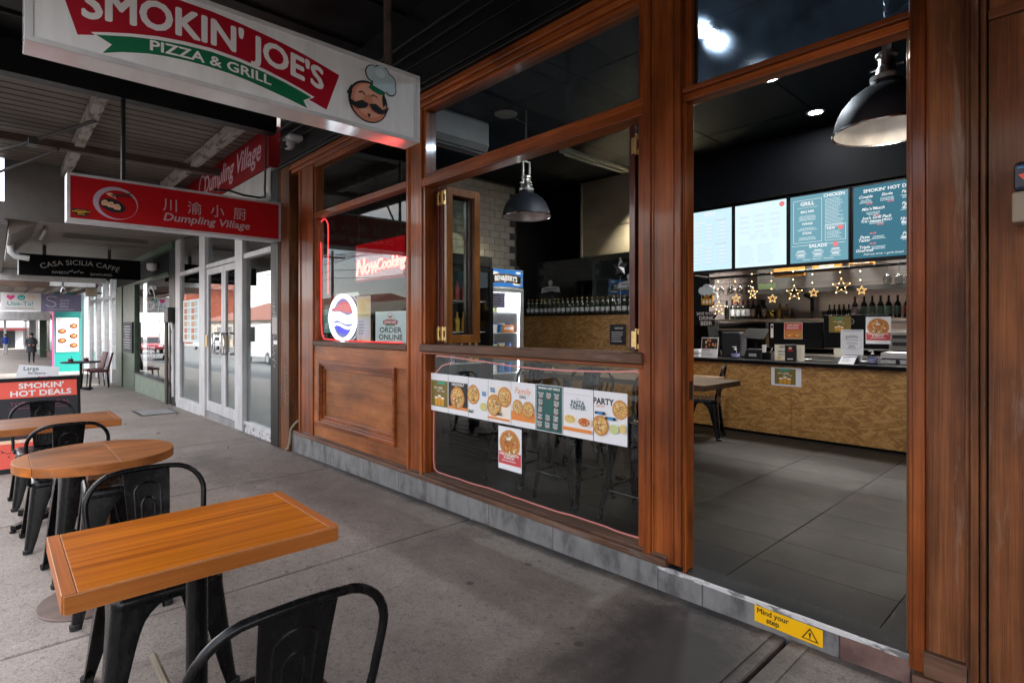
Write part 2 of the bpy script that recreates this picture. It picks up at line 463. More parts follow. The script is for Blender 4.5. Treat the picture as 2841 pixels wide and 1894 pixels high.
glass('pane', tint=(0.93, 0.96, 0.95), ior=1.52, refl=0.85)
glass('street_pane', tint=(0.86, 0.90, 0.90), ior=1.6, r0=0.30)
glass('neon_pane', tint=(0.93, 0.95, 0.95), ior=1.5, refl=0.55)
glass('dusty_pane', tint=(0.80, 0.84, 0.88), ior=1.5, dust=0.003, refl=0.9)
glass('hazy_pane', tint=(0.6, 0.68, 0.76), ior=1.5, dust=0.03, refl=0.5, halo=0.03)
glass('screen_pane', tint=(0.86, 0.92, 0.92), ior=1.52, refl=1.6)
glass('clear', tint=(0.97, 0.98, 0.98), ior=1.45, refl=1.0)
glass('drink_glass', tint=(0.86, 0.88, 0.88), ior=1.5, refl=1.8)
glass('sanitiser', tint=(0.6, 0.68, 0.85), ior=1.4, refl=1.3)
emis('led_red', (1.0, 0.06, 0.06), 0.3280)
emis('led_pink', (1.0, 0.32, 0.31), 0.1066)
emis('led_letter', (1.0, 0.075, 0.06), 2.2)
emis('led_glow', (1.0, 0.01, 0.02), 0.045)
emis('led_haze', (0.45, 0.45, 1.0), 0.1312)
emis('led_white', (0.90, 0.94, 1.0), 1.0660)
emis('led_rose', (0.95, 0.20, 0.24), 0.1804)
emis('led_blue', (0.14, 0.14, 0.9), 0.2788)
emis('down_on', (0.97, 0.98, 1.0), 17.2200)
emis('bulb_on', (1.0, 0.90, 0.80), 1.8040)
emis('fairy', (1.0, 0.66, 0.28), 2.8700)
emis('star_edge', (1.0, 0.60, 0.22), 0.1804)
emis('fridge_tube', (0.95, 0.98, 1.0), 1.4760)
emis('tube_on', (1.0, 0.97, 0.92), 4.0180)
emis('screen_a', hx('#c3e2ee'), 0.2378)
emis('screen_b', hx('#cfe8f1'), 0.2460)
emis('screen_c', hx('#79adbd'), 0.1886)
emis('screen_d', hx('#487d90'), 0.1804)
emis('screen_text', (0.95, 0.98, 1.0), 0.1894)
emis('screen_red', hx('#f58d92'), 0.1886)
emis('screen_faint', hx('#dff3fa'), 0.1779)
emis('hdr_lit', hx('#3f86d2'), 0.1722)
emis('hdr_white', (1, 0.98, 0.93), 0.1837)
emis('indicator', (1.0, 0.45, 0.1), 1.4350)


def osb_mat():
    m = bpy.data.materials.new('osb')
    m.use_nodes = True
    n, l = m.node_tree.nodes, m.node_tree.links
    b = n['Principled BSDF']
    b.inputs['Roughness'].default_value = 0.5
    tc = n.new('ShaderNodeTexCoord')

    def layer(rot, sx, sy, seed):
        wp = n.new('ShaderNodeTexNoise'); wp.inputs['Scale'].default_value = 3.0 + seed
        l.new(tc.outputs['Object'], wp.inputs['Vector'])
        sc_ = n.new('ShaderNodeVectorMath'); sc_.operation = 'SCALE'; sc_.inputs['Scale'].default_value = 0.02
        l.new(wp.outputs['Color'], sc_.inputs[0])
        ad = n.new('ShaderNodeVectorMath'); ad.operation = 'ADD'
        l.new(tc.outputs['Object'], ad.inputs[0]); l.new(sc_.outputs[0], ad.inputs[1])
        vr = n.new('ShaderNodeVectorRotate'); vr.rotation_type = 'Y_AXIS'; vr.inputs['Angle'].default_value = R(rot)
        l.new(ad.outputs[0], vr.inputs['Vector'])
        mp = n.new('ShaderNodeMapping')
        mp.inputs['Scale'].default_value = (sx, 1.0, sy)
        l.new(vr.outputs[0], mp.inputs['Vector'])
        v = n.new('ShaderNodeTexVoronoi'); v.inputs['Scale'].default_value = 1.0
        l.new(mp.outputs[0], v.inputs['Vector'])
        return v
    v1, v2, v3 = layer(10, 9, 52, 0), layer(-32, 10, 58, 1.3), layer(48, 9, 50, 2.1)
    def sep(v):
        q = n.new('ShaderNodeSeparateColor'); l.new(v.outputs['Color'], q.inputs[0])
        return q
    s1, s2, s3 = sep(v1), sep(v2), sep(v3)

    def pick(mask, thr, a_, b_):
        g_ = n.new('ShaderNodeMath'); g_.operation = 'GREATER_THAN'; g_.inputs[1].default_value = thr
        l.new(mask, g_.inputs[0])
        m_ = n.new('ShaderNodeMix'); m_.data_type = 'FLOAT'
        l.new(g_.outputs[0], m_.inputs[0]); l.new(b_, m_.inputs[2]); l.new(a_, m_.inputs[3])
        return m_.outputs[0]
    val = pick(s2.outputs[0], 0.5, s2.outputs[1], s3.outputs[1])
    val = pick(s1.outputs[0], 0.62, s1.outputs[1], val)
    fn = n.new('ShaderNodeTexNoise'); fn.inputs['Scale'].default_value = 5; fn.inputs['Detail'].default_value = 8
    l.new(tc.outputs['Object'], fn.inputs['Vector'])
    av = n.new('ShaderNodeMath'); av.operation = 'MULTIPLY_ADD'; av.inputs[1].default_value = 0.55
    fv = n.new('ShaderNodeMath'); fv.operation = 'MULTIPLY'; fv.inputs[1].default_value = 0.45
    l.new(fn.outputs['Fac'], fv.inputs[0]); l.new(val, av.inputs[0]); l.new(fv.outputs[0], av.inputs[2])
    sp = av
    rp = n.new('ShaderNodeValToRGB')
    rp.color_ramp.elements[0].position = 0.15; rp.color_ramp.elements[0].color = (0.25, 0.115, 0.028, 1)
    rp.color_ramp.elements[1].position = 0.8; rp.color_ramp.elements[1].color = (0.56, 0.315, 0.105, 1)
    e = rp.color_ramp.elements.new(0.5); e.color = (0.39, 0.195, 0.050, 1)
    l.new(sp.outputs[0], rp.inputs['Fac'])
    l.new(rp.outputs['Color'], b.inputs['Base Color'])
    bp = n.new('ShaderNodeBump'); bp.inputs['Strength'].default_value = 0.15; bp.inputs['Distance'].default_value = 0.004
    l.new(sp.outputs[0], bp.inputs['Height']); l.new(bp.outputs['Normal'], b.inputs['Normal'])
    MATS['osb'] = m


osb_mat()


def concrete_mat(name, c1, c2, dark_marks=(), stain=(0.016, 0.016, 0.017), grit=1.0):
    """old footpath concrete: clouds, pores, pale grit, dark spots of gum, and dark marks, from small stain to broad soft patch (x, y, radius_x, radius_y, strength)"""
    m = bpy.data.materials.new(name)
    m.use_nodes = True
    n, l = m.node_tree.nodes, m.node_tree.links
    b = n['Principled BSDF']
    b.inputs['Roughness'].default_value = 0.72
    b.inputs['Specular IOR Level'].default_value = 0.35
    g = n.new('ShaderNodeNewGeometry')

    def noise(s, d=6, rg=0.6):
        t = n.new('ShaderNodeTexNoise'); t.inputs['Scale'].default_value = s
        t.inputs['Detail'].default_value = d; t.inputs['Roughness'].default_value = rg
        l.new(g.outputs['Position'], t.inputs['Vector'])
        return t
    big, mid, fine = noise(0.9, 5), noise(5, 7, 0.65), noise(130, 3)
    a = n.new('ShaderNodeMath'); a.operation = 'MULTIPLY_ADD'; a.inputs[1].default_value = 0.55
    a2 = n.new('ShaderNodeMath'); a2.operation = 'MULTIPLY'; a2.inputs[1].default_value = 0.45
    l.new(mid.outputs['Fac'], a2.inputs[0]); l.new(big.outputs['Fac'], a.inputs[0]); l.new(a2.outputs[0], a.inputs[2])
    rp = n.new('ShaderNodeValToRGB')
    rp.color_ramp.elements[0].position = 0.30; rp.color_ramp.elements[0].color = (*c1, 1)
    rp.color_ramp.elements[1].position = 0.70; rp.color_ramp.elements[1].color = (*c2, 1)
    l.new(a.outputs[0], rp.inputs['Fac'])
    col = rp.outputs['Color']

    def mulmix(fac_out, colour, col):
        mm = n.new('ShaderNodeMixRGB'); mm.inputs['Color2'].default_value = (*colour, 1)
        l.new(fac_out, mm.inputs['Fac']); l.new(col, mm.inputs['Color1'])
        return mm.outputs[0]

    def rng(out, a0, a1, b0, b1):
        r = n.new('ShaderNodeMapRange'); r.inputs['From Min'].default_value = a0; r.inputs['From Max'].default_value = a1
        r.inputs['To Min'].default_value = b0; r.inputs['To Max'].default_value = b1
        l.new(out, r.inputs['Value'])
        return r.outputs['Result']
    # pores and grit
    col = mulmix(rng(fine.outputs['Fac'], 0.54, 0.66, 0, 0.6), (0.03, 0.027, 0.025), col)
    v = n.new('ShaderNodeTexVoronoi'); v.inputs['Scale'].default_value = 48
    l.new(g.outputs['Position'], v.inputs['Vector'])
    col = mulmix(rng(v.outputs['Distance'], 0.08, 0.16, 0.8 * grit, 0.0), (0.50 * grit, 0.47 * grit, 0.44 * grit), col)
    v2 = n.new('ShaderNodeTexVoronoi'); v2.inputs['Scale'].default_value = 2.6
    l.new(g.outputs['Position'], v2.inputs['Vector'])
    col = mulmix(rng(v2.outputs['Distance'], 0.045, 0.075, 0.75, 0.0), (0.035, 0.033, 0.034), col)
    v3 = n.new('ShaderNodeTexVoronoi'); v3.inputs['Scale'].default_value = 5.5
    l.new(g.outputs['Position'], v3.inputs['Vector'])
    col = mulmix(rng(v3.outputs['Distance'], 0.05, 0.09, 0.7, 0.0), (0.035, 0.032, 0.031), col)
    gr = noise(34, 4, 0.7)
    col = mulmix(rng(gr.outputs['Fac'], 0.52, 0.70, 0, 0.5), (0.055, 0.048, 0.044), col)
    gr2 = noise(58, 3, 0.7)
    col = mulmix(rng(gr2.outputs['Fac'], 0.58, 0.72, 0, 0.5 * grit), (0.40 * grit, 0.37 * grit, 0.35 * grit), col)
    ck = noise(0.75, 9, 0.62)
    cs_ = n.new('ShaderNodeMath'); cs_.operation = 'SUBTRACT'; cs_.inputs[1].default_value = 0.5
    l.new(ck.outputs['Fac'], cs_.inputs[0])
    ca = n.new('ShaderNodeMath'); ca.operation = 'ABSOLUTE'
    l.new(cs_.outputs[0], ca.inputs[0])
    col = mulmix(rng(ca.outputs[0], 0.0004, 0.0013, 0.6, 0.0), (0.03, 0.026, 0.023), col)
    # shaped marks; low-noise entries are broad and soft brown
    for q_ in dark_marks:
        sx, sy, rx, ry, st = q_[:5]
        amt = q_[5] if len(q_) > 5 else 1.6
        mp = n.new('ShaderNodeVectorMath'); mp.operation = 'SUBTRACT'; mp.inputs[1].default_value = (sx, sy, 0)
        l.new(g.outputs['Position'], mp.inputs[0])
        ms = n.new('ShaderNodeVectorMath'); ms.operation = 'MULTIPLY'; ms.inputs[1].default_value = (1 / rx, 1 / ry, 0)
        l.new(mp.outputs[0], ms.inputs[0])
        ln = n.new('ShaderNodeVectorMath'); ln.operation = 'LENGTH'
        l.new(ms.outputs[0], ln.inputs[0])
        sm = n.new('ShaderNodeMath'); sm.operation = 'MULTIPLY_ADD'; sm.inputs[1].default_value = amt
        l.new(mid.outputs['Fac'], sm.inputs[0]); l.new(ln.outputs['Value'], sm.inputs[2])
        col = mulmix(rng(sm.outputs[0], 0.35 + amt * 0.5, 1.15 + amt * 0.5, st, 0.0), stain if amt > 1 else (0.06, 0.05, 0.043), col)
    l.new(col, b.inputs['Base Color'])
    bp = n.new('ShaderNodeBump'); bp.inputs['Strength'].default_value = 0.35; bp.inputs['Distance'].default_value = 0.004
    ad = n.new('ShaderNodeMath'); ad.operation = 'ADD'
    l.new(fine.outputs['Fac'], ad.inputs[0]); l.new(mid.outputs['Fac'], ad.inputs[1])
    l.new(ad.outputs[0], bp.inputs['Height']); l.new(bp.outputs['Normal'], b.inputs['Normal'])
    MATS[name] = m


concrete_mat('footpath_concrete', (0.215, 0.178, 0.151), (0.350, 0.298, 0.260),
             dark_marks=((-1.26, -0.55, 0.42, 0.72, 0.96, 1.1), (-1.42, -0.30, 0.22, 0.22, 0.7, 1.3), (-1.05, -0.85, 0.5, 0.4, 0.6, 1.4), (-6.4, -0.9, 1.3, 0.28, 0.35), (-4.9, -0.6, 1.1, 0.22, 0.2),
                     (-0.1, -1.0, 0.8, 0.8, 0.5), (-0.9, -1.3, 2.4, 1.7, 0.55, 0.3), (-3.8, -0.35, 3.2, 0.45, 0.35, 0.5), (-3.6, -0.01, 5.0, 0.085, 0.8, 1.25)))  # low-noise entries darken broad areas near door and step
concrete_mat('shop_threshold', (0.012, 0.011, 0.0105), (0.020, 0.0185, 0.0175), dark_marks=((-0.98, 0.02, 0.40, 0.11, 0.97, 1.61),), stain=(0.0012, 0.0012, 0.0012), grit=0.3)


# ------------------------------------------------------------------ geometry helpers
class B:
    def __init__(s):
        s.v, s.f, s.mi = [], [], []

    def add(s, vs, fs, mi=0):
        o = len(s.v)
        s.v += [tuple(p) for p in vs]
        s.f += [tuple(i + o for i in f) for f in fs]
        s.mi += [mi] * len(fs)
        return s

    def box(s, x0, x1, y0, y1, z0, z1, mi=0):
        x0, x1 = sorted((x0, x1)); y0, y1 = sorted((y0, y1)); z0, z1 = sorted((z0, z1))
        return s.add([(x0, y0, z0), (x1, y0, z0), (x1, y1, z0), (x0, y1, z0), (x0, y0, z1), (x1, y0, z1), (x1, y1, z1), (x0, y1, z1)],
                     [(0, 3, 2, 1), (4, 5, 6, 7), (0, 1, 5, 4), (1, 2, 6, 5), (2, 3, 7, 6), (3, 0, 4, 7)], mi)

    def hexa(s, pts, mi=0):
        """eight corners, bottom loop then top loop"""
        return s.add(pts, [(0, 3, 2, 1), (4, 5, 6, 7), (0, 1, 5, 4), (1, 2, 6, 5), (2, 3, 7, 6), (3, 0, 4, 7)], mi)

    def bar(s, p, q, w, h, up=(0, 0, 1), mi=0):
        p, q = Vector(p), Vector(q)
        d = (q - p).normalized()
        u = Vector(up)
        a = d.cross(u)
        if a.length < 1e-4:
            a = d.cross(Vector((1, 0, 0)))
        a.normalize()
        c = a.cross(d).normalized()
        o = []
        for e in (p, q):
            for sx, sy in ((-1, -1), (1, -1), (1, 1), (-1, 1)):
                o.append(e + a * (sx * w / 2) + c * (sy * h / 2))
        return s.hexa(o, mi)

    def tube(s, pts, r, n=8, mi=0, closed=False, caps=True):
        pts = [Vector(p) for p in pts]
        rs = r if isinstance(r, (list, tuple)) else [r] * len(pts)
        N = len(pts)
        vs, fs = [], []
        ref = None
        for i, p in enumerate(pts):
            if closed:
                d = pts[(i + 1) % N] - pts[i - 1]
            else:
                d = pts[min(i + 1, N - 1)] - pts[max(i - 1, 0)]
            d.normalize()
            if ref is None:
                ref = Vector((0, 0, 1)) if abs(d.z) < 0.9 else Vector((1, 0, 0))
            a = (ref - d * ref.dot(d))
            if a.length < 1e-5:
                a = d.orthogonal()
            a.normalize()
            ref = a
            c = d.cross(a)
            for k in range(n):
                t = 2 * math.pi * k / n
                vs.append(p + (a * math.cos(t) + c * math.sin(t)) * rs[i])
        M = N if closed else N - 1
        for i in range(M):
            j = (i + 1) % N
            for k in range(n):
                k2 = (k + 1) % n
                fs.append((i * n + k, i * n + k2, j * n + k2, j * n + k))
        if caps and not closed:
            fs.append(tuple(reversed(range(n))))
            fs.append(tuple((N - 1) * n + k for k in range(n)))
        return s.add(vs, fs, mi)

    def lathe(s, prof, c=(0, 0, 0), n=20, mi=0, sx=1.0, sy=1.0, open_=False):
        vs, fs = [], []
        for (r, z) in prof:
            for k in range(n):
                t = 2 * math.pi * k / n
                vs.append((c[0] + sx * r * math.cos(t), c[1] + sy * r * math.sin(t), c[2] + z))
        for i in range(len(prof) - 1):
            for k in range(n):
                k2 = (k + 1) % n
                fs.append((i * n + k, i * n + k2, (i + 1) * n + k2, (i + 1) * n + k))
        if prof[0][0] > 1e-4 and not open_:
            fs.append(tuple(reversed(range(n))))
        if prof[-1][0] > 1e-4 and not open_:
            fs.append(tuple((len(prof) - 1) * n + k for k in range(n)))
        return s.add(vs, fs, mi)

    def prism(s, poly, o, U, V, N, d0, d1, mi=0):
        """outline POLY in the plane (o, U, V), thick from d0 to d1 along N"""
        o, U, V, N = map(Vector, (o, U, V, N))
        k = len(poly)
        vs = [o + U * a + V * b + N * d0 for a, b in poly] + [o + U * a + V * b + N * d1 for a, b in poly]
        fs = [tuple(reversed(range(k))), tuple(range(k, 2 * k))]
        for i in range(k):
            j = (i + 1) % k
            fs.append((i, j, k + j, k + i))
        return s.add(vs, fs, mi)


WORLD_LOC = {}


def link(o, parent):
    COL.objects.link(o)
    if parent is not None:
        o.parent = parent


def wl_of(o):
    return WORLD_LOC.get(o.name, Vector((0, 0, 0)))


def obj(name, b, m, parent=None, bevel=0.0, smooth=False, base=None, segs=2):
    """one mesh object; coordinates are world ones, shifted to the thing's base"""
    me = bpy.data.meshes.new(name)
    org = wl_of(parent) if parent is not None else (Vector(base) if base is not None else Vector((0, 0, 0)))
    me.from_pydata([(v[0] - org.x, v[1] - org.y, v[2] - org.z) for v in b.v], [], b.f)
    ms = m if isinstance(m, (list, tuple)) else [m]
    for x in ms:
        me.materials.append(MATS[x])
    if len(ms) > 1:
        me.polygons.foreach_set('material_index', b.mi)
    if smooth:
        me.polygons.foreach_set('use_smooth', [True] * len(me.polygons))
    me.update()
    bm = bmesh.new(); bm.from_mesh(me)
    bmesh.ops.recalc_face_normals(bm, faces=bm.faces)
    bm.to_mesh(me); bm.free()
    o = bpy.data.objects.new(name, me)
    link(o, parent)
    if parent is None:
        o.location = org
    WORLD_LOC[o.name] = org
    if bevel:
        md = o.modifiers.new('edge', 'BEVEL'); md.width = bevel; md.segments = segs; md.limit_method = 'ANGLE'; md.angle_limit = R(40)
        md.harden_normals = False
    if smooth:
        try:
            md = o.modifiers.new('smooth', 'EDGE_SPLIT'); md.split_angle = R(42)
        except Exception:
            pass
    return o


def thing(name, label, cat, loc=(0, 0, 0), group=None):
    o = bpy.data.objects.new(name, None)
    o.empty_display_size = 0.1
    COL.objects.link(o)
    o.location = loc
    WORLD_LOC[o.name] = Vector(loc)
    tag(o, label, cat, group)
    return o


def tag(o, label=None, cat=None, group=None, kind=None):
    if label: o['label'] = label
    if cat: o['category'] = cat
    if group: o['group'] = group
    if kind: o['kind'] = kind
    return o


def structure(name, b, m, base=None, **k):
    return tag(obj(name, b, m, None, base=base, **k), kind='structure')


def copy_tree(o, parent=None):
    c = o.copy()
    COL.objects.link(c)
    WORLD_LOC[c.name] = wl_of(o)
    if parent is not None:
        c.parent = parent
    for ch in list(o.children):
        copy_tree(ch, c)
    return c


def piece(proto, loc, parent, name=None):
    """another of the same piece, sharing its mesh; LOC is local to PARENT"""
    c = proto.copy()
    COL.objects.link(c)
    c.parent = parent
    c.location = loc
    return c


TXT = {}


def text2d(s, size=1.0, bold=0.0, shear=0.0, align='LEFT', sx=1.0):
    key = (s, round(bold, 4), shear)
    if key not in TXT:
        cu = bpy.data.curves.new('lettering', 'FONT')
        cu.body = s; cu.size = 1.0; cu.offset = bold; cu.shear = shear; cu.resolution_u = 3
        o = bpy.data.objects.new('lettering_tmp', cu)
        COL.objects.link(o)
        dg = bpy.context.evaluated_depsgraph_get()
        me = bpy.data.meshes.new_from_object(o.evaluated_get(dg))
        vs = [(v.co.x, v.co.y) for v in me.vertices]
        fs = [tuple(p.vertices) for p in me.polygons]
        bpy.data.objects.remove(o); bpy.data.curves.remove(cu); bpy.data.meshes.remove(me)
        if not vs:
            vs = [(0, 0)]
        x0 = min(v[0] for v in vs); x1 = max(v[0] for v in vs)
        TXT[key] = ([(v[0] - x0, v[1]) for v in vs], fs, x1 - x0)
    vs, fs, w = TXT[key]
    off = {'LEFT': 0.0, 'CENTER': -w / 2, 'RIGHT': -w}[align]
    return [((v[0] + off) * size * sx, v[1] * size) for v in vs], fs, w * size * sx


class Art:
    """flat print laid on a plane: shapes stacked a fraction of a millimetre apart, one material slot for each ink"""
    def __init__(s, o, U, V, N, lift=0.0006, step=0.0004):
        s.o, s.U, s.V, s.N = Vector(o), Vector(U).normalized(), Vector(V).normalized(), Vector(N).normalized()
        s.b, s.m, s.d, s.step = B(), [], lift, step

    def _put(s, pts, fs, m):
        if m not in s.m:
            s.m.append(m)
        s.b.add([s.o + s.U * a + s.V * c + s.N * s.d for a, c in pts], fs, s.m.index(m))

    def next(s):
        s.d += s.step
        return s

    def poly(s, pts, m):
        s._put(pts, [tuple(range(len(pts)))], m)
        return s.next()

    def rect(s, a0, b0, a1, b1, m, nx=True):
        s._put([(a0, b0), (a1, b0), (a1, b1), (a0, b1)], [(0, 1, 2, 3)], m)
        return s.next() if nx else s

    def disc(s, a, c, ra, rc, m, n=28, rot=0.0, t0=0.0, t1=2 * math.pi):
        pts = []
        for k in range(n):
            t = t0 + (t1 - t0) * k / (n if t1 - t0 > 6.28 else n - 1)
            x, y = ra * math.cos(t), rc * math.sin(t)
            pts.append((a + x * math.cos(rot) - y * math.sin(rot), c + x * math.sin(rot) + y * math.cos(rot)))
        s._put(pts, [tuple(range(n))], m)
        return s.next()

    def ring(s, a, c, ra, rc, w, m, n=32, t0=0.0, t1=2 * math.pi):
        pts, fs = [], []
        for k in range(n + 1):
            t = t0 + (t1 - t0) * k / n
            pts += [(a + ra * math.cos(t), c + rc * math.sin(t)), (a + (ra - w) * math.cos(t), c + (rc - w) * math.sin(t))]
        for k in range(n):
            fs.append((2 * k, 2 * k + 2, 2 * k + 3, 2 * k + 1))
        s._put(pts, fs, m)
        return s.next()

    def line(s, pts, w, m):
        vs, fs = [], []
        for i, (x, y) in enumerate(pts):
            p, q = pts[max(i - 1, 0)], pts[min(i + 1, len(pts) - 1)]
            dx, dy = q[0] - p[0], q[1] - p[1]
            L = math.hypot(dx, dy) or 1
            nx, ny = -dy / L * w / 2, dx / L * w / 2
            vs += [(x + nx, y + ny), (x - nx, y - ny)]
        for i in range(len(pts) - 1):
            fs.append((2 * i, 2 * i + 2, 2 * i + 3, 2 * i + 1))
        s._put(vs, fs, m)
        return s.next()

    def text(s, st, a, c, size, m, align='CENTER', bold=0.0, shear=0.0, sx=1.0, warp=None, rot=0.0):
        if bold > 0.024 and not rot:
            return s.fat(st, a, c, size, m, w=bold * 0.62, shear=shear, align=align, sx=sx, warp=warp)
        bold = min(bold, 0.02)
        vs, fs, w = text2d(st, size, bold, shear, align, sx)
        if warp:
            vs = [warp(x, y) for x, y in vs]
        elif rot:
            vs = [(x * math.cos(rot) - y * math.sin(rot), x * math.sin(rot) + y * math.cos(rot)) for x, y in vs]
        s._put([(a + x, c + y) for x, y in vs], fs, m)
        return s.next()

    def fat(s, st, a, c, size, m, w=0.02, **k):
        """heavy lettering: the strokes laid again a little to each side"""
        wp = k.pop('warp', None)
        for q in range(8):
            dx, dy = w * size * math.cos(q * math.pi / 4), w * size * math.sin(q * math.pi / 4)
            s.d += 0.00006
            vs, fs, _ = text2d(st, size, k.get('bold', 0.0), k.get('shear', 0.0), k.get('align', 'CENTER'), k.get('sx', 1.0))
            pts = [(x + dx, y + dy) for x, y in vs]
            if wp: pts = [wp(x, y) for x, y in pts]
            s._put([(a + x, c + y) for x, y in pts], fs, m)
        return s.next()

    def greek(s, a0, b1, w, rows, pitch, h, m, seed=0, ragged=0.35, align='LEFT'):
        """lines of small print too small to read"""
        rn = random.Random(seed)
        for i in range(rows):
            L = w * (1 - ragged * rn.random())
            x0 = {'LEFT': a0, 'CENTER': a0 + (w - L) / 2}[align]
            x = x0
            while x < x0 + L:
                ww = rn.uniform(1.2, 4.5) * h
                s._put([(x, b1 - i * pitch - h), (min(x + ww, x0 + L), b1 - i * pitch - h), (min(x + ww, x0 + L), b1 - i * pitch), (x, b1 - i * pitch)],
                       [(0, 1, 2, 3)], m)
                x += ww + 0.5 * h
        return s.next()

    def done(s, parent, name='print'):
        return obj(name, s.b, s.m, parent)


def gz(x):
    return -0.13 + 0.0165 * x


ORD = ['first', 'second', 'third', 'fourth', 'fifth', 'sixth', 'seventh', 'eighth', 'ninth', 'tenth', 'eleventh', 'twelfth', 'thirteenth', 'fourteenth',
       'fifteenth', 'sixteenth', 'seventeenth', 'eighteenth', 'nineteenth', 'twentieth', 'twenty-first', 'twenty-second', 'twenty-third', 'twenty-fourth',
       'twenty-fifth', 'twenty-sixth', 'twenty-seventh']
EX, EY, EZ = (1, 0, 0), (0, 1, 0), (0, 0, 1)


# ------------------------------------------------------------------ ground, footpath, road, far side of the street
def sheet(x0, x1, y0, y1, dz, th=0.06, n=1):
    b = B()
    for i in range(n):
        a, c = x0 + (x1 - x0) * i / n, x0 + (x1 - x0) * (i + 1) / n
        b.hexa([(a, y0, gz(a) + dz - th), (c, y0, gz(c) + dz - th), (c, y1, gz(c) + dz - th), (a, y1, gz(a) + dz - th),
                (a, y0, gz(a) + dz), (c, y0, gz(c) + dz), (c, y1, gz(c) + dz), (a, y1, gz(a) + dz)])
    return b


structure('ground', sheet(-420, 160, -420, 300, -0.24), 'kerb')
structure('road', sheet(-320, 120, -19.0, -3.62, -0.13, 0.08), 'asphalt')
structure('kerb', sheet(-320, 120, -3.62, -3.42, 0.0, 0.2), 'kerb')
structure('far_kerb', sheet(-320, 120, -19.25, -19.0, 0.0, 0.2), 'kerb')
structure('far_footpath', sheet(-320, 120, -23.0, -19.25, 0.0, 0.2), 'kerb')

fp = structure('footpath', sheet(-260, 30, -3.42, 0.6, -0.035, 0.1), 'grout')
joints = [3.55, 1.3, -0.985, -3.25, -5.52, -7.92, -10.2, -12.45, -14.7, -17.0, -19.25, -21.5]
rn = random.Random(3)
for i in range(len(joints) - 1):
    x1, x0 = joints[i] - 0.008, joints[i + 1] + 0.008
    # the slab edge wanders a little, as cast concrete does
    n = 14
    t0, t1 = rn.uniform(-0.003, 0.003), rn.uniform(-0.003, 0.003)
    left, right = [], []
    for k in range(n + 1):
        y = -3.41 + (0.58 + 3.41) * k / n
        left.append((x0 + rn.uniform(-0.004, 0.004), y)); right.append((x1 + rn.uniform(-0.004, 0.004), y))
    b = B()
    poly = [(p[0], p[1]) for p in left] + [(p[0], p[1]) for p in reversed(right)]
    k2 = len(poly)
    vs = [(x, y, gz(x) - 0.05) for x, y in poly] + [(x, y, gz(x) + (t0 if x < (x0 + x1) / 2 else t1) * 0.6) for x, y in poly]
    fs = []
    for k in range(n):
        a, c = k, k2 - 1 - k
        a2, c2 = k + 1, k2 - 2 - k
        fs.append((k2 + a, k2 + c, k2 + c2, k2 + a2))
    for k in range(k2):
        j = (k + 1) % k2
        fs.append((k, j, k2 + j, k2 + k))
    b.add(vs, fs)
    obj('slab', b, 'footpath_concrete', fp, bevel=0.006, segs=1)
far_x = -21.5
for k in range(26):
    w = 2.25
    b = sheet(far_x - w + 0.01, far_x - 0.01, -3.41, 0.58, 0.0, 0.05)
    obj('slab', b, 'footpath_concrete', fp)
    far_x -= w
b = sheet(-260, far_x, -3.41, 0.58, 0.0, 0.05)
obj('slab', b, 'footpath_concrete', fp)
# shallow drain strip in the footpath by the door step
b = B()
for (xa, xb) in ((-1.075, -1.045), (-0.925, -0.895)):
    b.hexa([(xa, -2.2, gz(xa) - 0.01), (xb, -2.2, gz(xb) - 0.01), (xb, -0.02, gz(xb) - 0.01), (xa, -0.02, gz(xa) - 0.01),
            (xa, -2.2, gz(xa) + 0.006), (xb, -2.2, gz(xb) + 0.006), (xb, -0.02, gz(xb) + 0.007), (xa, -0.02, gz(xa) + 0.007)])
dr = obj('drain_strip', b, 'footpath_concrete', fp)

# pit lid set in the footpath by the neighbour's door
pl = thing('pit_lid', 'flat metal and concrete service pit lid set in footpath by the dumpling shop', 'pit lid', (-11.9, -0.45, gz(-11.9)))
b = B(); b.hexa([(-12.35, -0.75, gz(-12.35) - 0.02), (-11.45, -0.75, gz(-11.45) - 0.02), (-11.45, -0.15, gz(-11.45) - 0.02), (-12.35, -0.15, gz(-12.35) - 0.02),
                 (-12.35, -0.75, gz(-12.35) + 0.006), (-11.45, -0.75, gz(-11.45) + 0.006), (-11.45, -0.15, gz(-11.45) + 0.006), (-12.35, -0.15, gz(-12.35) + 0.006)])
obj('frame', b, 'dark_metal', pl)
b = B(); b.hexa([(-12.28, -0.70, gz(-12.28)), (-11.52, -0.70, gz(-11.52)), (-11.52, -0.20, gz(-11.52)), (-12.28, -0.20, gz(-12.28)),
                 (-12.28, -0.70, gz(-12.28) + 0.011), (-11.52, -0.70, gz(-11.52) + 0.011), (-11.52, -0.20, gz(-11.52) + 0.011), (-12.28, -0.20, gz(-12.28) + 0.011)])
obj('lid', b, 'kerb', pl)

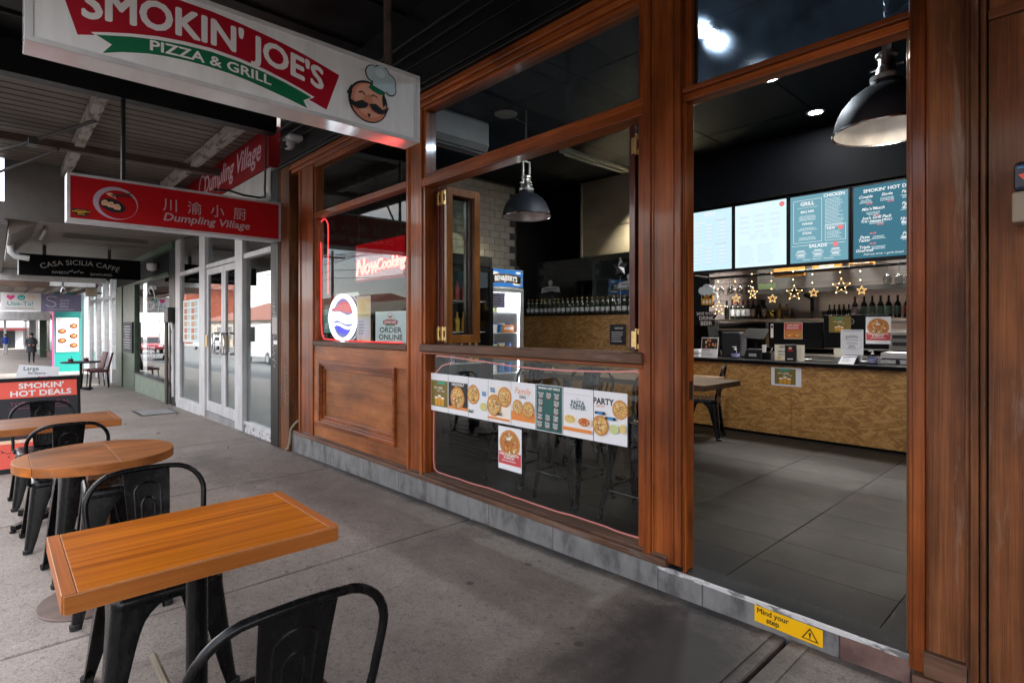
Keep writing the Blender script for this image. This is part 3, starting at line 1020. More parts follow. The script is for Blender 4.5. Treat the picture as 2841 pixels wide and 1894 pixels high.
# fallen leaves and gum bits
rn = random.Random(11)
for i, (x, y) in enumerate([(-12.2, -0.12), (-11.2, -0.25), (-10.6, -1.1), (-7.4, -0.5), (-9.2, -0.9), (-12.7, -0.2)]):
    b = B()
    s_ = rn.uniform(0.02, 0.04)
    a = rn.uniform(0, 6)
    pts = []
    for k, (p, q, h) in enumerate([(-1, 0, 0), (-0.3, 0.45, 0.2), (0.4, 0.4, 0.35), (1, 0, 0.15), (0.4, -0.42, 0.3), (-0.3, -0.4, 0.25)]):
        pts.append((x + s_ * (p * math.cos(a) - q * math.sin(a)), y + s_ * (p * math.sin(a) + q * math.cos(a)), gz(x) + 0.004 + s_ * h))
    b.add(pts + [(p[0], p[1], p[2] + 0.002) for p in pts], [tuple(range(6)), tuple(range(11, 5, -1))] + [(k, (k + 1) % 6, 6 + (k + 1) % 6, 6 + k) for k in range(6)])
    tag(obj('fallen_leaf', b, 'leaf_brown', base=(x, y, gz(x))), 'small dry brown leaf on the footpath ' + ['beside the pit lid, toward the cafe', 'beside the pit lid, toward the white doors', 'out in the open before white double doors', 'at the foot of black pillar', 'before the white framed door panes', 'against the foot of the cream pipe'][i], 'leaf', 'dry leaves scattered on the footpath')

# ------------------------------------------------------------------ pizza shop: floor, step, ceiling, walls
ZF = -0.03
fl = structure('shop_floor', B().box(-6.45, 0.6, 0.0, 7.0, ZF - 0.12, ZF - 0.006), 'grout', base=(-3, 3.5, ZF))
TX, TY = 0.68, 0.355
proto = None
for i in range(10):
    for j in range(12):
        cx, cy = -0.33 - 0.68 * i, 0.30 + TY * j
        if proto is None:
            b = B().box(-3 + -TX / 2 + 0.0016, -3 + TX / 2 - 0.0016, 3.5 - TY / 2 + 0.001, 3.5 + TY / 2 - 0.001, ZF - 0.02, ZF)
            proto = obj('floor_tile', b, 'floor_tile', fl, bevel=0.0012, segs=1)
            proto.location = (cx + 3, cy - 3.5, 0)
        else:
            piece(proto, (cx + 3, cy - 3.5, rn.uniform(-0.0006, 0.0006)), fl)
b = B().box(-1.60, -0.50, 0.0, 0.14, ZF - 0.02, ZF + 0.0025)
obj('threshold', b, 'shop_threshold', fl)

st = structure('shop_step', B().box(-6.72, 0.6, 0.012, 0.2, -0.42, -0.034), 'grout', base=(-3, 0, 0))
xs = [-6.70, -6.13, -5.55, -4.90, -4.27, -3.70, -3.05, -2.42, -1.655, -1.40, -0.78, -0.53]
for i in range(len(xs) - 1):
    x0, x1 = xs[i] + 0.002, xs[i + 1] - 0.002
    top = -0.022 if x1 < -1.5 else -0.048
    b = B().box(x0, x1, -0.006, 0.03, min(gz(x0), gz(x1)) - 0.06, top)
    obj('step_tile', b, 'red_step' if x0 > -0.8 else 'step_tile', st, bevel=0.002, segs=1)
b = B().box(-0.52, 0.6, -0.02, 0.03, gz(0) - 0.2, -0.10)
obj('base_board', b, 'old_timber_x', st, bevel=0.004)
b = B()
n = 26
for k in range(n):
    a, c = -1.655 + (1.125 * k) / n, -1.655 + 1.125 * (k + 1) / n
    w = rn.uniform(-0.003, 0.002)
    b.box(a, c, -0.014 + w, 0.004, -0.044 - w, -0.0265 + w * 0.3)
obj('nosing', b, 'nosing', st)

structure('shop_ceiling', B().box(-6.45, 0.6, 0.08, 7.0, 3.452, 3.56), 'ceiling_black', base=(-3, 3.5, 3.45))
cl = bpy.data.objects['shop_ceiling']
proto = None
for i in range(6):
    for j in range(6):
        cx, cy = -2.06 + 1.13 * 0.5 + 1.13 * (1 - i), 0.60 + 1.13 * j
        if cx > 0.4 or cx < -6.2 or cy > 6.9: continue
        if proto is None:
            proto = obj('ceiling_panel', B().box(-3 - 0.56, -3 + 0.56, 3.5 - 0.56, 3.5 + 0.56, 3.44, 3.455), 'ceiling_black', cl)
            proto.location = (cx + 3, cy - 3.5, 0)
        else:
            piece(proto, (cx + 3, cy - 3.5, 0), cl)
structure('shop_back_wall', B().box(-6.45, 0.6, 6.70, 6.9, ZF, 3.45), 'matte_black', base=(-3, 6.7, 0))
structure('shop_right_wall', B().box(0.3, 0.6, 0.2, 6.7, ZF, 3.45), 'matte_black', base=(0.4, 3, 0))
structure('shop_left_wall', B().box(-6.75, -6.415, 0.1, 6.7, ZF, 3.45), 'matte_black', base=(-6.5, 3, 0))

# tiled end wall, brick by brick
tw = structure('white_tile_wall', B().box(-6.414, -6.402, 1.75, 3.43, ZF, 3.44), 'grout', base=(-6.4, 2, 0))
proto = None
bw, bh = 0.205, 0.098
for r_ in range(26):
    z0 = 0.86 + r_ * (bh + 0.004)
    if z0 + bh > 3.44: break
    off = (r_ % 2) * bw / 2
    for c_ in range(9):
        y0 = 1.72 + off + c_ * (bw + 0.004)
        if y0 < 1.75 or y0 + bw > 3.43: continue
        if proto is None:
            proto = obj('brick', B().box(-6.403, -6.392, 2.0, 2.0 + bw, 0, bh), 'wall_tile', tw, bevel=0.003, segs=1)
            proto.location = (0, y0 - 2, z0)
        else:
            piece(proto, (rn.uniform(-0.001, 0.001), y0 - 2, z0), tw)
tw = structure('pink_tile_wall', B().box(-4.85, -3.85, 6.66, 6.695, 0.9, 2.9), 'grout', base=(-4.3, 6.66, 1))
proto = None
for r_ in range(16):
    z0 = 1.30 + r_ * 0.096
    for c_ in range(6):
        x0 = -4.85 + (r_ % 2) * 0.1 + c_ * 0.2
        if x0 + 0.196 > -3.85 or z0 > 2.8: continue
        if proto is None:
            proto = obj('brick', B().box(-4.3, -4.104, 6.652, 6.662, 1.0, 1.092), 'pink_tile', tw, bevel=0.003, segs=1)
            proto.location = (x0 + 4.3, 0, z0 - 1.0)
        else:
            piece(proto, (x0 + 4.3, 0, z0 - 1.0), tw)


# ------------------------------------------------------------------ pizza shop timber front
sf = thing('timber_shopfront', 'varnished red brown timber shopfront with open servery window and doorway', 'shopfront', (-3.0, 0.0, 0.0))


def tpost(x0, x1, z0=-0.02, z1=3.06, m='timber_z', y0=0.0, y1=0.12, mould=(0.03, 0.03), name='post'):
    b = B().box(x0, x1, y0, y1, z0, z1)
    if mould[0]:
        b.box(x0 - 0.001, x0 + mould[0], y0 - 0.012, y0 + 0.003, z0 + 0.005, z1 - 0.005)
        b.box(x0 + mould[0] + 0.008, x0 + mould[0] + 0.018, y0 - 0.006, y0 + 0.003, z0 + 0.005, z1 - 0.005)
    if mould[1]:
        b.box(x1 - mould[1], x1 + 0.001, y0 - 0.012, y0 + 0.003, z0 + 0.005, z1 - 0.005)
        b.box(x1 - mould[1] - 0.018, x1 - mould[1] - 0.008, y0 - 0.006, y0 + 0.003, z0 + 0.005, z1 - 0.005)
    return obj(name, b, m, sf, bevel=0.003)


tpost(-6.985, -6.66, -0.26, 3.2, 'old_timber_z', y0=-0.03, y1=0.1, mould=(0.02, 0.02))
obj('recess', B().box(-6.66, -6.45, 0.07, 0.12, -0.22, 3.2), 'old_timber_z', sf)
tpost(-6.45, -6.06, 0.0, 3.06, mould=(0.04, 0.05))
tpost(-4.128, -3.90, 0.0, 3.06, mould=(0.03, 0.03))
tpost(-1.744, -1.517, 0.0, 3.06, mould=(0.045, 0.035))
# sill timbers, two steps
obj('sill', B().box(-6.60, -1.60, -0.022, 0.13, -0.022, 0.016), 'sill_timber_x', sf, bevel=0.005)
obj('sill', B().box(-6.47, -1.60, -0.006, 0.12, 0.016, 0.036), 'sill_timber_x', sf, bevel=0.004)
# side bay: raised and fielded panel under the small window
obj('panel_rail', B().box(-6.06, -4.13, 0.004, 0.075, 0.875, 1.035), 'panel_frame', sf, bevel=0.002)
obj('panel_rail', B().box(-6.06, -4.13, 0.004, 0.075, 0.036, 0.185), 'panel_frame', sf, bevel=0.002)
obj('panel_stile', B().box(-6.06, -5.90, 0.0045, 0.0745, 0.186, 0.874), 'panel_frame', sf)
obj('panel_stile', B().box(-4.32, -4.13, 0.0045, 0.0745, 0.186, 0.874), 'panel_frame', sf)
obj('panel', B().box(-5.88, -4.34, 0.026, 0.06, 0.20, 0.86), 'panel_timber', sf)
b = B()
X0, X1, Z0, Z1 = -5.905, -4.315, 0.180, 0.880
for (w, d, o) in ((0.040, -0.024, 0.0), (0.062, -0.010, 0.036), (0.10, 0.010, 0.06)):
    a0, a1, c0, c1 = X0 + o, X1 - o, Z0 + o, Z1 - o
    t = w - o if w > o else 0.03
    b.box(a0, a1, d, 0.05, c0, c0 + t); b.box(a0, a1, d, 0.05, c1 - t, c1)
    b.box(a0, a0 + t, d + 0.0005, 0.05, c0 + t, c1 - t); b.box(a1 - t, a1, d + 0.0005, 0.05, c0 + t, c1 - t)
obj('moulding', b, 'timber_x', sf, bevel=0.004)
obj('sash_sill', B().box(-6.065, -4.125, -0.02, 0.075, 1.037, 1.085), 'sill_timber_x', sf, bevel=0.006)
obj('sash_rail', B().box(-6.06, -4.13, 0.0, 0.09, 2.445, 2.505), 'timber_x', sf, bevel=0.004)
obj('sash_rail', B().box(-6.06, -4.13, 0.001, 0.09, 3.01, 3.06), 'timber_x', sf, bevel=0.004)
for x in (-6.06, -4.165):
    obj('sash_stile', B().box(x, x + 0.035, 0.006, 0.09, 1.087, 2.444), 'timber_z', sf, bevel=0.003)
    obj('sash_stile', B().box(x, x + 0.035, 0.006, 0.09, 2.506, 3.009), 'timber_z', sf, bevel=0.003)
obj('pane', B().box(-6.025, -4.165, 0.045, 0.051, 1.085, 2.446), 'neon_pane', sf)
obj('pane', B().box(-6.025, -4.165, 0.045, 0.051, 2.505, 3.01), 'pane', sf)
# servery bay
obj('window_rail', B().box(-3.90, -1.744, -0.012, 0.11, 2.402, 2.468), 'timber_x', sf, bevel=0.005)
obj('window_rail', B().box(-3.90, -1.744, 0.004, 0.11, 2.469, 2.505), 'timber_x', sf, bevel=0.005)
obj('window_rail', B().box(-3.90, -1.744, 0.002, 0.11, 3.035, 3.06), 'timber_x', sf, bevel=0.004)
obj('servery_ledge', B().box(-3.905, -1.74, -0.035, 0.16, 1.04, 1.10), 'sill_timber_x', sf, bevel=0.008)
obj('ledge_moulding', B().box(-3.90, -1.745, -0.014, 0.10, 1.018, 1.039), 'timber_x', sf, bevel=0.004)
for x in (-3.90, -1.782):
    obj('window_stile', B().box(x, x + 0.038, 0.0, 0.11, 0.037, 1.017), 'timber_z', sf, bevel=0.003)
    obj('window_stile', B().box(x, x + 0.038, 0.0, 0.11, 1.101, 2.401), 'timber_z', sf, bevel=0.003)
    obj('window_stile', B().box(x, x + 0.038, 0.004, 0.11, 2.506, 3.034), 'timber_z', sf, bevel=0.003)
obj('pane', B().box(-3.862, -1.782, 0.05, 0.056, 0.036, 1.018), 'pane', sf)
obj('pane', B().box(-3.862, -1.782, 0.05, 0.056, 2.505, 3.036), 'dusty_pane', sf)


def leaf(x, y0, y1, m, door=True):
    """one folded window leaf standing square to the shopfront"""
    w = 0.062
    b = B()
    b.box(x - 0.02, x + 0.02, y0, y0 + w, 1.106, 2.395); b.box(x - 0.02, x + 0.02, y1 - w, y1, 1.106, 2.395)
    b.box(x - 0.0195, x + 0.0195, y0 + w, y1 - w, 1.106, 1.176); b.box(x - 0.0195, x + 0.0195, y0 + w, y1 - w, 2.33, 2.395)
    p = obj('window_leaf', b, m, sf, bevel=0.003)
    obj('leaf_pane', B().box(x - 0.003, x + 0.003, y0 + w, y1 - w, 1.176, 2.33), 'pane', p)
    return p


def hinge(p, x, y, z):
    b = B()
    b.box(x - 0.034, x + 0.006, y - 0.004, y, z, z + 0.09)
    b.tube([(x, y - 0.006, z - 0.012), (x, y - 0.006, z + 0.105)], 0.006)
    b.box(x + 0.006, x + 0.040, y - 0.003, y, z - 0.012, z + 0.018); b.box(x + 0.006, x + 0.040, y - 0.003, y, z + 0.072, z + 0.102)
    b.box(x + 0.030, x + 0.040, y - 0.0028, y, z + 0.018, z + 0.072)
    obj('hinge', b, 'brass', p, bevel=0.001, segs=1)


p1 = leaf(-3.72, 0.10, 0.455, 'leaf_amber')
p2 = leaf(-3.775, 0.10, 0.455, 'leaf_red'); p3 = leaf(-3.832, 0.10, 0.455, 'leaf_red')
hinge(p1, -3.748, 0.10, 1.14); hinge(p1, -3.748, 0.10, 2.26); hinge(p3, -3.81, 0.10, 1.14); hinge(p3, -3.81, 0.10, 2.26)
p4 = leaf(-1.865, 0.06, 0.43, 'leaf_red'); p5 = leaf(-1.80, 0.06, 0.43, 'leaf_red')
hinge(p4, -1.834, 0.06, 1.13); hinge(p4, -1.834, 0.06, 2.23)
# door opening
obj('door_jamb', B().box(-1.5165, -1.5125, 0.012, 0.116, ZF, 2.411), 'timber_z', sf, bevel=0.003)
obj('door_jamb', B().box(-1.5124, -1.506, 0.02, 0.046, ZF, 2.411), 'timber_z', sf, bevel=0.003)
obj('door_jamb', B().box(-0.553, -0.53, 0.03, 0.14, ZF, 2.41), 'old_timber_z', sf, bevel=0.003)
obj('door_head', B().box(-1.517, -0.53, 0.0, 0.13, 2.452, 2.478), 'timber_x', sf, bevel=0.004)
obj('door_head', B().box(-1.517, -0.53, 0.02, 0.10, 2.414, 2.451), 'timber_x', sf, bevel=0.004)
obj('window_rail', B().box(-1.517, -0.53, 0.006, 0.11, 3.035, 3.06), 'timber_x', sf, bevel=0.004)
obj('window_stile', B().box(-1.517, -1.48, 0.03, 0.11, 2.479, 3.034), 'timber_z', sf, bevel=0.003)
obj('pane', B().box(-1.48, -0.53, 0.06, 0.066, 2.479, 3.036), 'hazy_pane', sf)
obj('strike_plate', B().box(-1.5124, -1.5095, 0.07, 0.10, 0.86, 0.96), 'dark_metal', sf)
# right hand pilaster and panelled bay
b = B().box(-0.53, -0.484, -0.02, 0.13, -0.07, 3.06)
b.box(-0.533, -0.523, -0.026, -0.016, -0.06, 3.05)
obj('post', b, 'timber_z', sf, bevel=0.004)
obj('pilaster', B().box(-0.474, -0.362, -0.014, 0.13, 0.02, 3.06), 'old_timber_z', sf, bevel=0.004)
obj('pilaster_moulding', B().box(-0.483, -0.475, -0.004, 0.12, 0.0, 3.06), 'timber_z', sf)
b = B().box(-0.362, -0.348, -0.03, 0.13, -0.1, 3.06); b.box(-0.346, -0.324, -0.045, 0.13, -0.1, 3.06); b.box(-0.322, -0.306, -0.028, 0.13, -0.1, 3.06)
obj('pilaster_moulding', b, 'old_timber_z', sf, bevel=0.005)
obj('plinth_block', B().box(-0.488, -0.346, -0.03, 0.12, -0.075, 0.018), 'sill_timber_x', sf, bevel=0.006)
obj('plinth_block', B().box(-0.52, -0.346, -0.045, 0.12, -0.12, -0.077), 'sill_timber_x', sf, bevel=0.006)
obj('wall_panel', B().box(-0.30, 0.6, 0.0, 0.1, -0.12, 2.335), 'old_timber_z', sf)
obj('wall_rail', B().box(-0.30, 0.6, -0.02, 0.1, 2.337, 2.372), 'old_timber_x', sf, bevel=0.004)
obj('wall_panel', B().box(-0.30, 0.6, 0.012, 0.1, 2.374, 3.06), 'old_timber_z', sf)
obj('wall_panel', B().box(0.605, 9.0, 0.0, 0.1, -0.2, 3.99), 'old_timber_z', sf)
# head moulding and black fascia
b = B().box(-6.66, 0.6, -0.02, 0.13, 3.061, 3.10); b.box(-6.66, 0.6, -0.045, 0.13, 3.101, 3.128); b.box(-6.66, 0.6, -0.03, 0.13, 3.129, 3.165)
obj('head_moulding', b, 'timber_x', sf, bevel=0.006)
obj('fascia', B().box(-6.99, 0.6, -0.02, 0.14, 3.201, 4.0), 'fascia_black', sf)
b = B().box(-6.99, 0.6, -0.06, 0.14, 3.166, 3.20); b.box(-6.99, 0.6, -0.04, -0.0205, 3.23, 3.245); b.box(-6.99, 0.6, -0.04, -0.0205, 3.42, 3.43)
obj('fascia_moulding', b, 'fascia_black', sf, bevel=0.005)
b = B().tube([(-6.62, 0.06, 0.12), (-6.63, 0.02, 0.09), (-6.66, -0.02, 0.02), (-6.66, -0.03, -0.1), (-6.68, -0.035, -0.2), (-6.74, -0.05, -0.235)], 0.016, 8)
obj('waste_pipe', b, 'beige_plastic', sf, smooth=True)

# ------------------------------------------------------------------ awnings
aw = thing('black_awning', 'black verandah roof over the tables in front of the pizza shop', 'awning', (-2.0, -1.5, 3.7))
obj('soffit', B().box(-7.05, 12.0, -3.15, -0.02, 3.93, 3.99), 'fascia_black', aw)  # carried on unseen past the doorway to cut side light
for x in [-6.4 + 0.75 * k for k in range(13)]:
    obj('soffit_batten', B().box(x - 0.02, x + 0.02, -3.1, -0.03, 3.905, 3.93), 'fascia_black', aw)
obj('edge_beam', B().box(-7.16, -7.0, -3.15, -0.06, 3.62, 3.99), 'fascia_black', aw)
obj('street_shade_beam', B().box(-7.16, 12.0, -3.25, -3.15, 2.85, 4.1), 'fascia_black', aw)  # unseen drop, deepened to cut daylight on footpath and posts
b = B()
for k in range(40):
    x = -6.95 + k * 0.25
    b.box(x, x + 0.02, -0.06, -0.03, 3.72, 3.9)
obj('conduit', B().tube([(-6.9, -0.10, 3.60), (0.5, -0.10, 3.60)], 0.012), 'fascia_black', aw)
obj('conduit', B().tube([(-6.9, -0.08, 3.50), (0.5, -0.08, 3.50)], 0.008), 'fascia_black', aw)


def ribbed(x0, x1, y0, y1, z, pitch=0.19, h=0.022):
    """sheet of V grooved lining boards; the grooves run across the footpath"""
    b = B()
    vs, fs = [], []
    n = int((x1 - x0) / pitch)
    prof = []
    for i in range(n):
        x = x0 + i * pitch
        prof += [(x, z), (x + pitch * 0.80, z), (x + pitch * 0.84, z + h), (x + pitch * 0.96, z + h)]
    prof.append((x0 + n * pitch, z))
    for (x, zz) in prof:
        vs += [(x, y0, zz), (x, y1, zz)]
    m = len(prof)
    for (x, zz) in prof:
        vs += [(x, y0, z + 0.05), (x, y1, z + 0.05)]
    for i in range(m - 1):
        fs.append((2 * i, 2 * i + 1, 2 * i + 3, 2 * i + 2))
        fs.append((2 * m + 2 * i, 2 * m + 2 * i + 2, 2 * m + 2 * i + 3, 2 * m + 2 * i + 1))
        fs.append((2 * i, 2 * i + 2, 2 * m + 2 * i + 2, 2 * m + 2 * i)); fs.append((2 * i + 1, 2 * m + 2 * i + 1, 2 * m + 2 * i + 3, 2 * i + 3))
    return b.add(vs, fs)


aw = thing('cream_awning', 'old cream verandah roof with peeling beams over the dumpling shop path', 'awning', (-9.2, -1.5, 3.6))
obj('soffit', ribbed(-11.4, -7.17, -2.75, 0.0, 3.78), 'cream_metal', aw)
for y in (-1.78, -0.42):
    obj('beam', B().box(-11.4, -7.17, y - 0.055, y + 0.055, 3.62, 3.775), 'peeling', aw, bevel=0.006)
obj('cross_beam', B().box(-9.42, -9.32, -2.75, 0.0, 3.56, 3.66), 'rust_beam', aw)
obj('edge_beam', B().box(-11.4, -7.17, -2.85, -2.75, 3.55, 3.9), 'rust_beam', aw)
b = B().tube([(-9.3, -2.9, 3.18), (-8.0, -1.75, 3.62)], 0.02)
b.box(-8.72, -8.52, -2.32, -2.24, 3.36, 3.44)
obj('tie_rod', b, 'dark_metal', aw)
obj('tie_rod', B().tube([(-10.8, -2.9, 3.2), (-9.35, -2.0, 3.55)], 0.018), 'dark_metal', aw)
obj('end_board', B().box(-11.5, -11.4, -2.50, 0.0, 2.88, 3.95), 'board_grey', aw)
obj('wall_plate', B().box(-11.4, -7.25, -0.12, -0.02, 3.80, 3.9), 'rust_beam', aw)

uw = thing('upper_wall', 'plain rendered upper wall of the shops above the verandah roofs', 'wall', (-20, 0.2, 3.3))
obj('wall', B().box(-60, -7.0, 0.102, 0.5, 3.262, 5.2), 'cream_render', uw)
obj('wall', B().box(-60, -12.57, 0.21, 0.5, 2.80, 3.261), 'cream_render', uw)
obj('wall', B().box(-7.0, 14, 0.145, 0.5, 4.0, 5.2), 'cream_render', uw)
aw = thing('low_awning', 'lower cream verandah roof beyond the red hanging sign over the cafe', 'awning', (-16.0, -1.5, 2.9))
obj('soffit', ribbed(-22.0, -11.5, -2.46, 0.0, 2.92, pitch=0.24), 'cream_metal', aw)
obj('edge_beam', B().box(-22.0, -11.5, -2.56, -2.46, 2.80, 3.15), 'board_grey', aw)
obj('eave_panel', B().hexa([(-16.5, -2.45, 2.66), (-11.6, -2.45, 2.66), (-11.6, -2.42, 2.66), (-16.5, -2.42, 2.66), (-16.5, -2.45, 2.915), (-11.6, -2.45, 2.915), (-11.6, -2.1, 2.915), (-16.5, -2.1, 2.915)]), 'cream_metal', aw)
obj('edge_beam', B().box(-22.1, -22.0, -2.95, 0.0, 2.60, 3.1), 'white_paint', aw)
b = B().tube([(-13.6, -1.98, 2.87), (-12.2, -1.98, 2.87)], 0.03)
obj('batten_light', b, 'ac_white', aw)
obj('batten_light', B().box(-13.0, -12.9, -1.7, -0.4, 2.85, 2.90), 'board_grey', aw)
b = B().tube([(-13.2, -2.40, 2.80), (-13.2, -2.40, 2.55), (-13.2, -2.34, 2.48), (-13.2, -2.15, 2.46)], 0.05, 10)
obj('downpipe', b, 'white_paint', aw, smooth=True)

aw = thing('far_awning', 'flat verandah roof with rusty fascia above the far shops', 'awning', (-40.0, -1.5, 2.9))
obj('soffit', B().box(-46, -22.6, -2.5, 0.0, 2.62, 2.70), 'cream_metal', aw)
obj('fascia', B().box(-22.6, -22.5, -2.9, -1.35, 2.42, 2.85), 'rust_beam', aw)
obj('fascia', B().box(-22.6, -22.5, -1.35, -0.2, 2.5, 2.85), 'white_paint', aw)
for k in range(6):
    obj('beam', B().box(-46, -22.6, -2.7 + 0.5 * k, -2.62 + 0.5 * k, 2.5, 2.61), 'rust_beam', aw)
aw = thing('distant_awning', 'grey fronted verandah roof at the far end of the footpath', 'awning', (-70.0, -1.5, 2.4))
obj('soffit', B().box(-100, -46.5, -2.9, 0.0, 1.95, 2.05), 'board_grey', aw)
obj('fascia', B().box(-46.5, -46.4, -2.9, 0.0, 1.62, 2.15), 'white_paint', aw)


# ------------------------------------------------------------------ dumpling shop next door
bp_ = thing('black_pillar', 'scuffed black painted pillar with scratched tags between the two shops', 'pillar', (-7.1, 0, gz(-7.1)))
obj('shaft', B().box(-7.245, -6.988, -0.05, 0.12, gz(-7.2) - 0.05, 3.2), 'fascia_black', bp_, bevel=0.008)
art = Art((-7.12, -0.05, 0.0), EX, EZ, (0, -1, 0))
rn = random.Random(5)
for (zz, h) in ((1.45, 0.10), (0.95, 0.22)):
    pts = []
    for k in range(26):
        pts.append((0.05 * math.sin(k * 1.9) + rn.uniform(-0.03, 0.03), zz - h + 2 * h * k / 26 + rn.uniform(-0.02, 0.02)))
    art.line(pts, 0.006, 'graffiti')
art.rect(-0.06, 1.15, 0.10, 1.36, 'graffiti')
art.rect(-0.02, 1.02, 0.11, 1.07, 'print_white')
art.done(bp_, 'tag')
art = Art((-6.82, -0.03, 0.0), EX, EZ, (0, -1, 0), lift=0.001)
for (zz, h) in ((1.1, 0.22), (0.55, 0.25)):
    pts = []
    for k in range(30):
        pts.append((0.055 * math.sin(k * 1.7) + rn.uniform(-0.02, 0.02), zz - h + 2 * h * k / 30))
    art.line(pts, 0.004, 'beige_plastic')
art.done(sf, 'scratched_tag')

ds = thing('white_shopfront', 'white framed glass shopfront with double doors under the red fascia sign', 'shopfront', (-9.8, 0.0, gz(-9.8)))


def fr(name, x0, x1, z0, z1, y0=0.0, y1=0.08, parent=None, m='white_paint'):
    return obj(name, B().box(x0, x1, y0, y1, z0, z1), m, parent or ds, bevel=0.004)


DX = -12.5
fr('mullion', -12.55, -12.20, -0.25, 2.95)
fr('mullion', -10.73, -10.39, -0.27, 2.95, y0=-0.02)
fr('mullion', -8.78, -8.45, -0.25, 2.95, y0=-0.02)
fr('mullion', -7.30, -7.246, -0.15, 2.95)
fr('transom', -12.20, -10.73, 2.21, 2.28); fr('transom', -10.39, -8.78, 2.21, 2.28); fr('transom', -8.45, -7.30, 2.21, 2.28)
fr('transom', -12.55, -7.25, 2.951, 3.26, y0=-0.05)
fr('bottom_rail', -12.20, -10.73, -0.17, -0.12); fr('bottom_rail', -8.45, -7.30, -0.15, -0.10)
fr('plinth', -12.55, -10.75, -0.42, -0.171, m='white_paint', y0=0.012); fr('plinth', -8.44, -7.25, -0.42, -0.151, m='nosing', y0=0.012)
for (x0, x1) in ((-12.20, -10.73), (-8.45, -7.30)):
    obj('pane', B().box(x0, x1, 0.04, 0.046, -0.12, 2.21), 'street_pane', ds)
for (x0, x1) in ((-12.20, -10.73), (-10.39, -8.78), (-8.45, -7.30)):
    obj('pane', B().box(x0, x1, 0.04, 0.046, 2.28, 2.951), 'street_pane', ds)
b = B().box(-10.75, -8.44, 0.0, 0.4, -0.42, -0.17)
obj('threshold', b, 'kerb', ds)
for (x0, x1, hx_) in ((-10.385, -9.45, -9.62), (-9.44, -8.785, -9.28)):
    d = B()
    w = 0.10
    d.box(x0, x0 + w, 0.01, 0.055, -0.165, 2.2); d.box(x1 - w, x1, 0.01, 0.055, -0.165, 2.2)
    d.box(x0 + w, x1 - w, 0.0105, 0.0545, -0.165, 0.0); d.box(x0 + w, x1 - w, 0.0105, 0.0545, 2.1, 2.2)
    dr_ = obj('door', d, 'white_paint', ds, bevel=0.004)
    obj('door_pane', B().box(x0 + w, x1 - w, 0.03, 0.036, 0.0, 2.1), 'street_pane', dr_)
    s_ = 1 if hx_ < -9.45 else -1
    b = B().tube([(hx_, 0.0, 1.14), (hx_, -0.06, 1.13), (hx_ - 0.09 * s_ * 0, -0.075, 1.10), (hx_, -0.075, 0.86), (hx_, -0.06, 0.82), (hx_, 0.0, 0.81)], 0.016, 8)
    b.tube([(hx_ - 0.14 * s_, -0.01, 1.14), (hx_ - 0.14 * s_, -0.07, 1.12), (hx_ - 0.14 * s_, -0.07, 0.84), (hx_ - 0.14 * s_, -0.01, 0.81)], 0.016, 8)
    obj('handle', b, 'chrome', dr_, smooth=True)
    obj('lock', B().box(x0 + 0.02, x0 + 0.09, -0.012, 0.01, 0.9, 1.1), 'brass', dr_)
# film behind the lower glass, paled to carry the road reflection, dim room behind
obj('room', B().box(-12.5, -7.3, 2.6, 2.7, -0.3, 3.0).box(-12.55, -12.5, 0.1, 2.6, -0.3, 3.0).box(-7.3, -7.25, 0.1, 2.6, -0.3, 3.0).box(-12.5, -7.3, 0.1, 2.6, -0.35, -0.3).box(-12.5, -7.3, 0.1, 2.6, 3.0, 3.05), 'dark_room', ds)
b = B().box(-12.19, -10.74, 0.06, 0.064, -0.12, 0.95); b.box(-8.44, -7.31, 0.06, 0.064, -0.12, 0.95); b.box(-10.28, -9.55, 0.06, 0.064, 0.0, 0.72); b.box(-9.34, -8.89, 0.06, 0.064, 0.0, 0.72)
obj('frosted_film', b, 'pale_room', ds)
# paper menus taped inside the left pane
mn = thing('menu_sheet', 'pale menu sheet with food photographs taped inside the white shopfront window', 'menu', (-11.6, 0.035, 1.2))
art = Art((-12.1, 0.037, 0.95), EX, EZ, (0, -1, 0), lift=0.0)
art.rect(0, 0.0, 1.15, 0.78, 'pale_card')
for cx in (0.1, 0.62):
    for k in range(6):
        art.rect(cx, 0.05 + 0.12 * k, cx + 0.2, 0.14 + 0.12 * k, ['pizza_brown', 'sauce_print', 'crust_print'][k % 3], nx=False)
        art.greek(cx + 0.24, 0.14 + 0.12 * k, 0.22, 3, 0.03, 0.014, 'grey_print', seed=k)
art.done(mn, 'sheet')

# red fascia sign above it
fs_ = thing('red_fascia_sign', 'long red fascia sign with slanted white lettering fixed above white shopfront', 'sign', (-9.4, -0.05, 3.55))
obj('board', B().box(-11.4, -7.27, -0.06, 0.1, 3.27, 3.80), 'sign_dark_red', fs_)
art = Art((-7.4, -0.06, 3.3), EX, EZ, (0, -1, 0))
art.text('Dumpling Village', -0.15, 0.13, 0.40, 'pale_pink', 'RIGHT', bold=0.016, shear=0.28)
art.ring(-2.95, 0.27, 0.2, 0.2, 0.04, 'pale_pink')
art.done(fs_, 'lettering')
b = B().tube([(-7.27, -0.10, 3.95), (-7.27, -0.10, 3.3), (-7.30, -0.10, 2.98), (-7.22, -0.12, 2.86), (-7.02, -0.25, 2.80), (-6.97, -0.45, 2.79), (-6.97, -0.62, 2.82), (-6.97, -0.78, 2.80)], 0.013, 7)
tag(obj('sign_cable', b, 'dark_metal', base=(-7.2, -0.1, 3.0)), 'dark cable looping down the pillar onto the red hanging sign', 'cable')

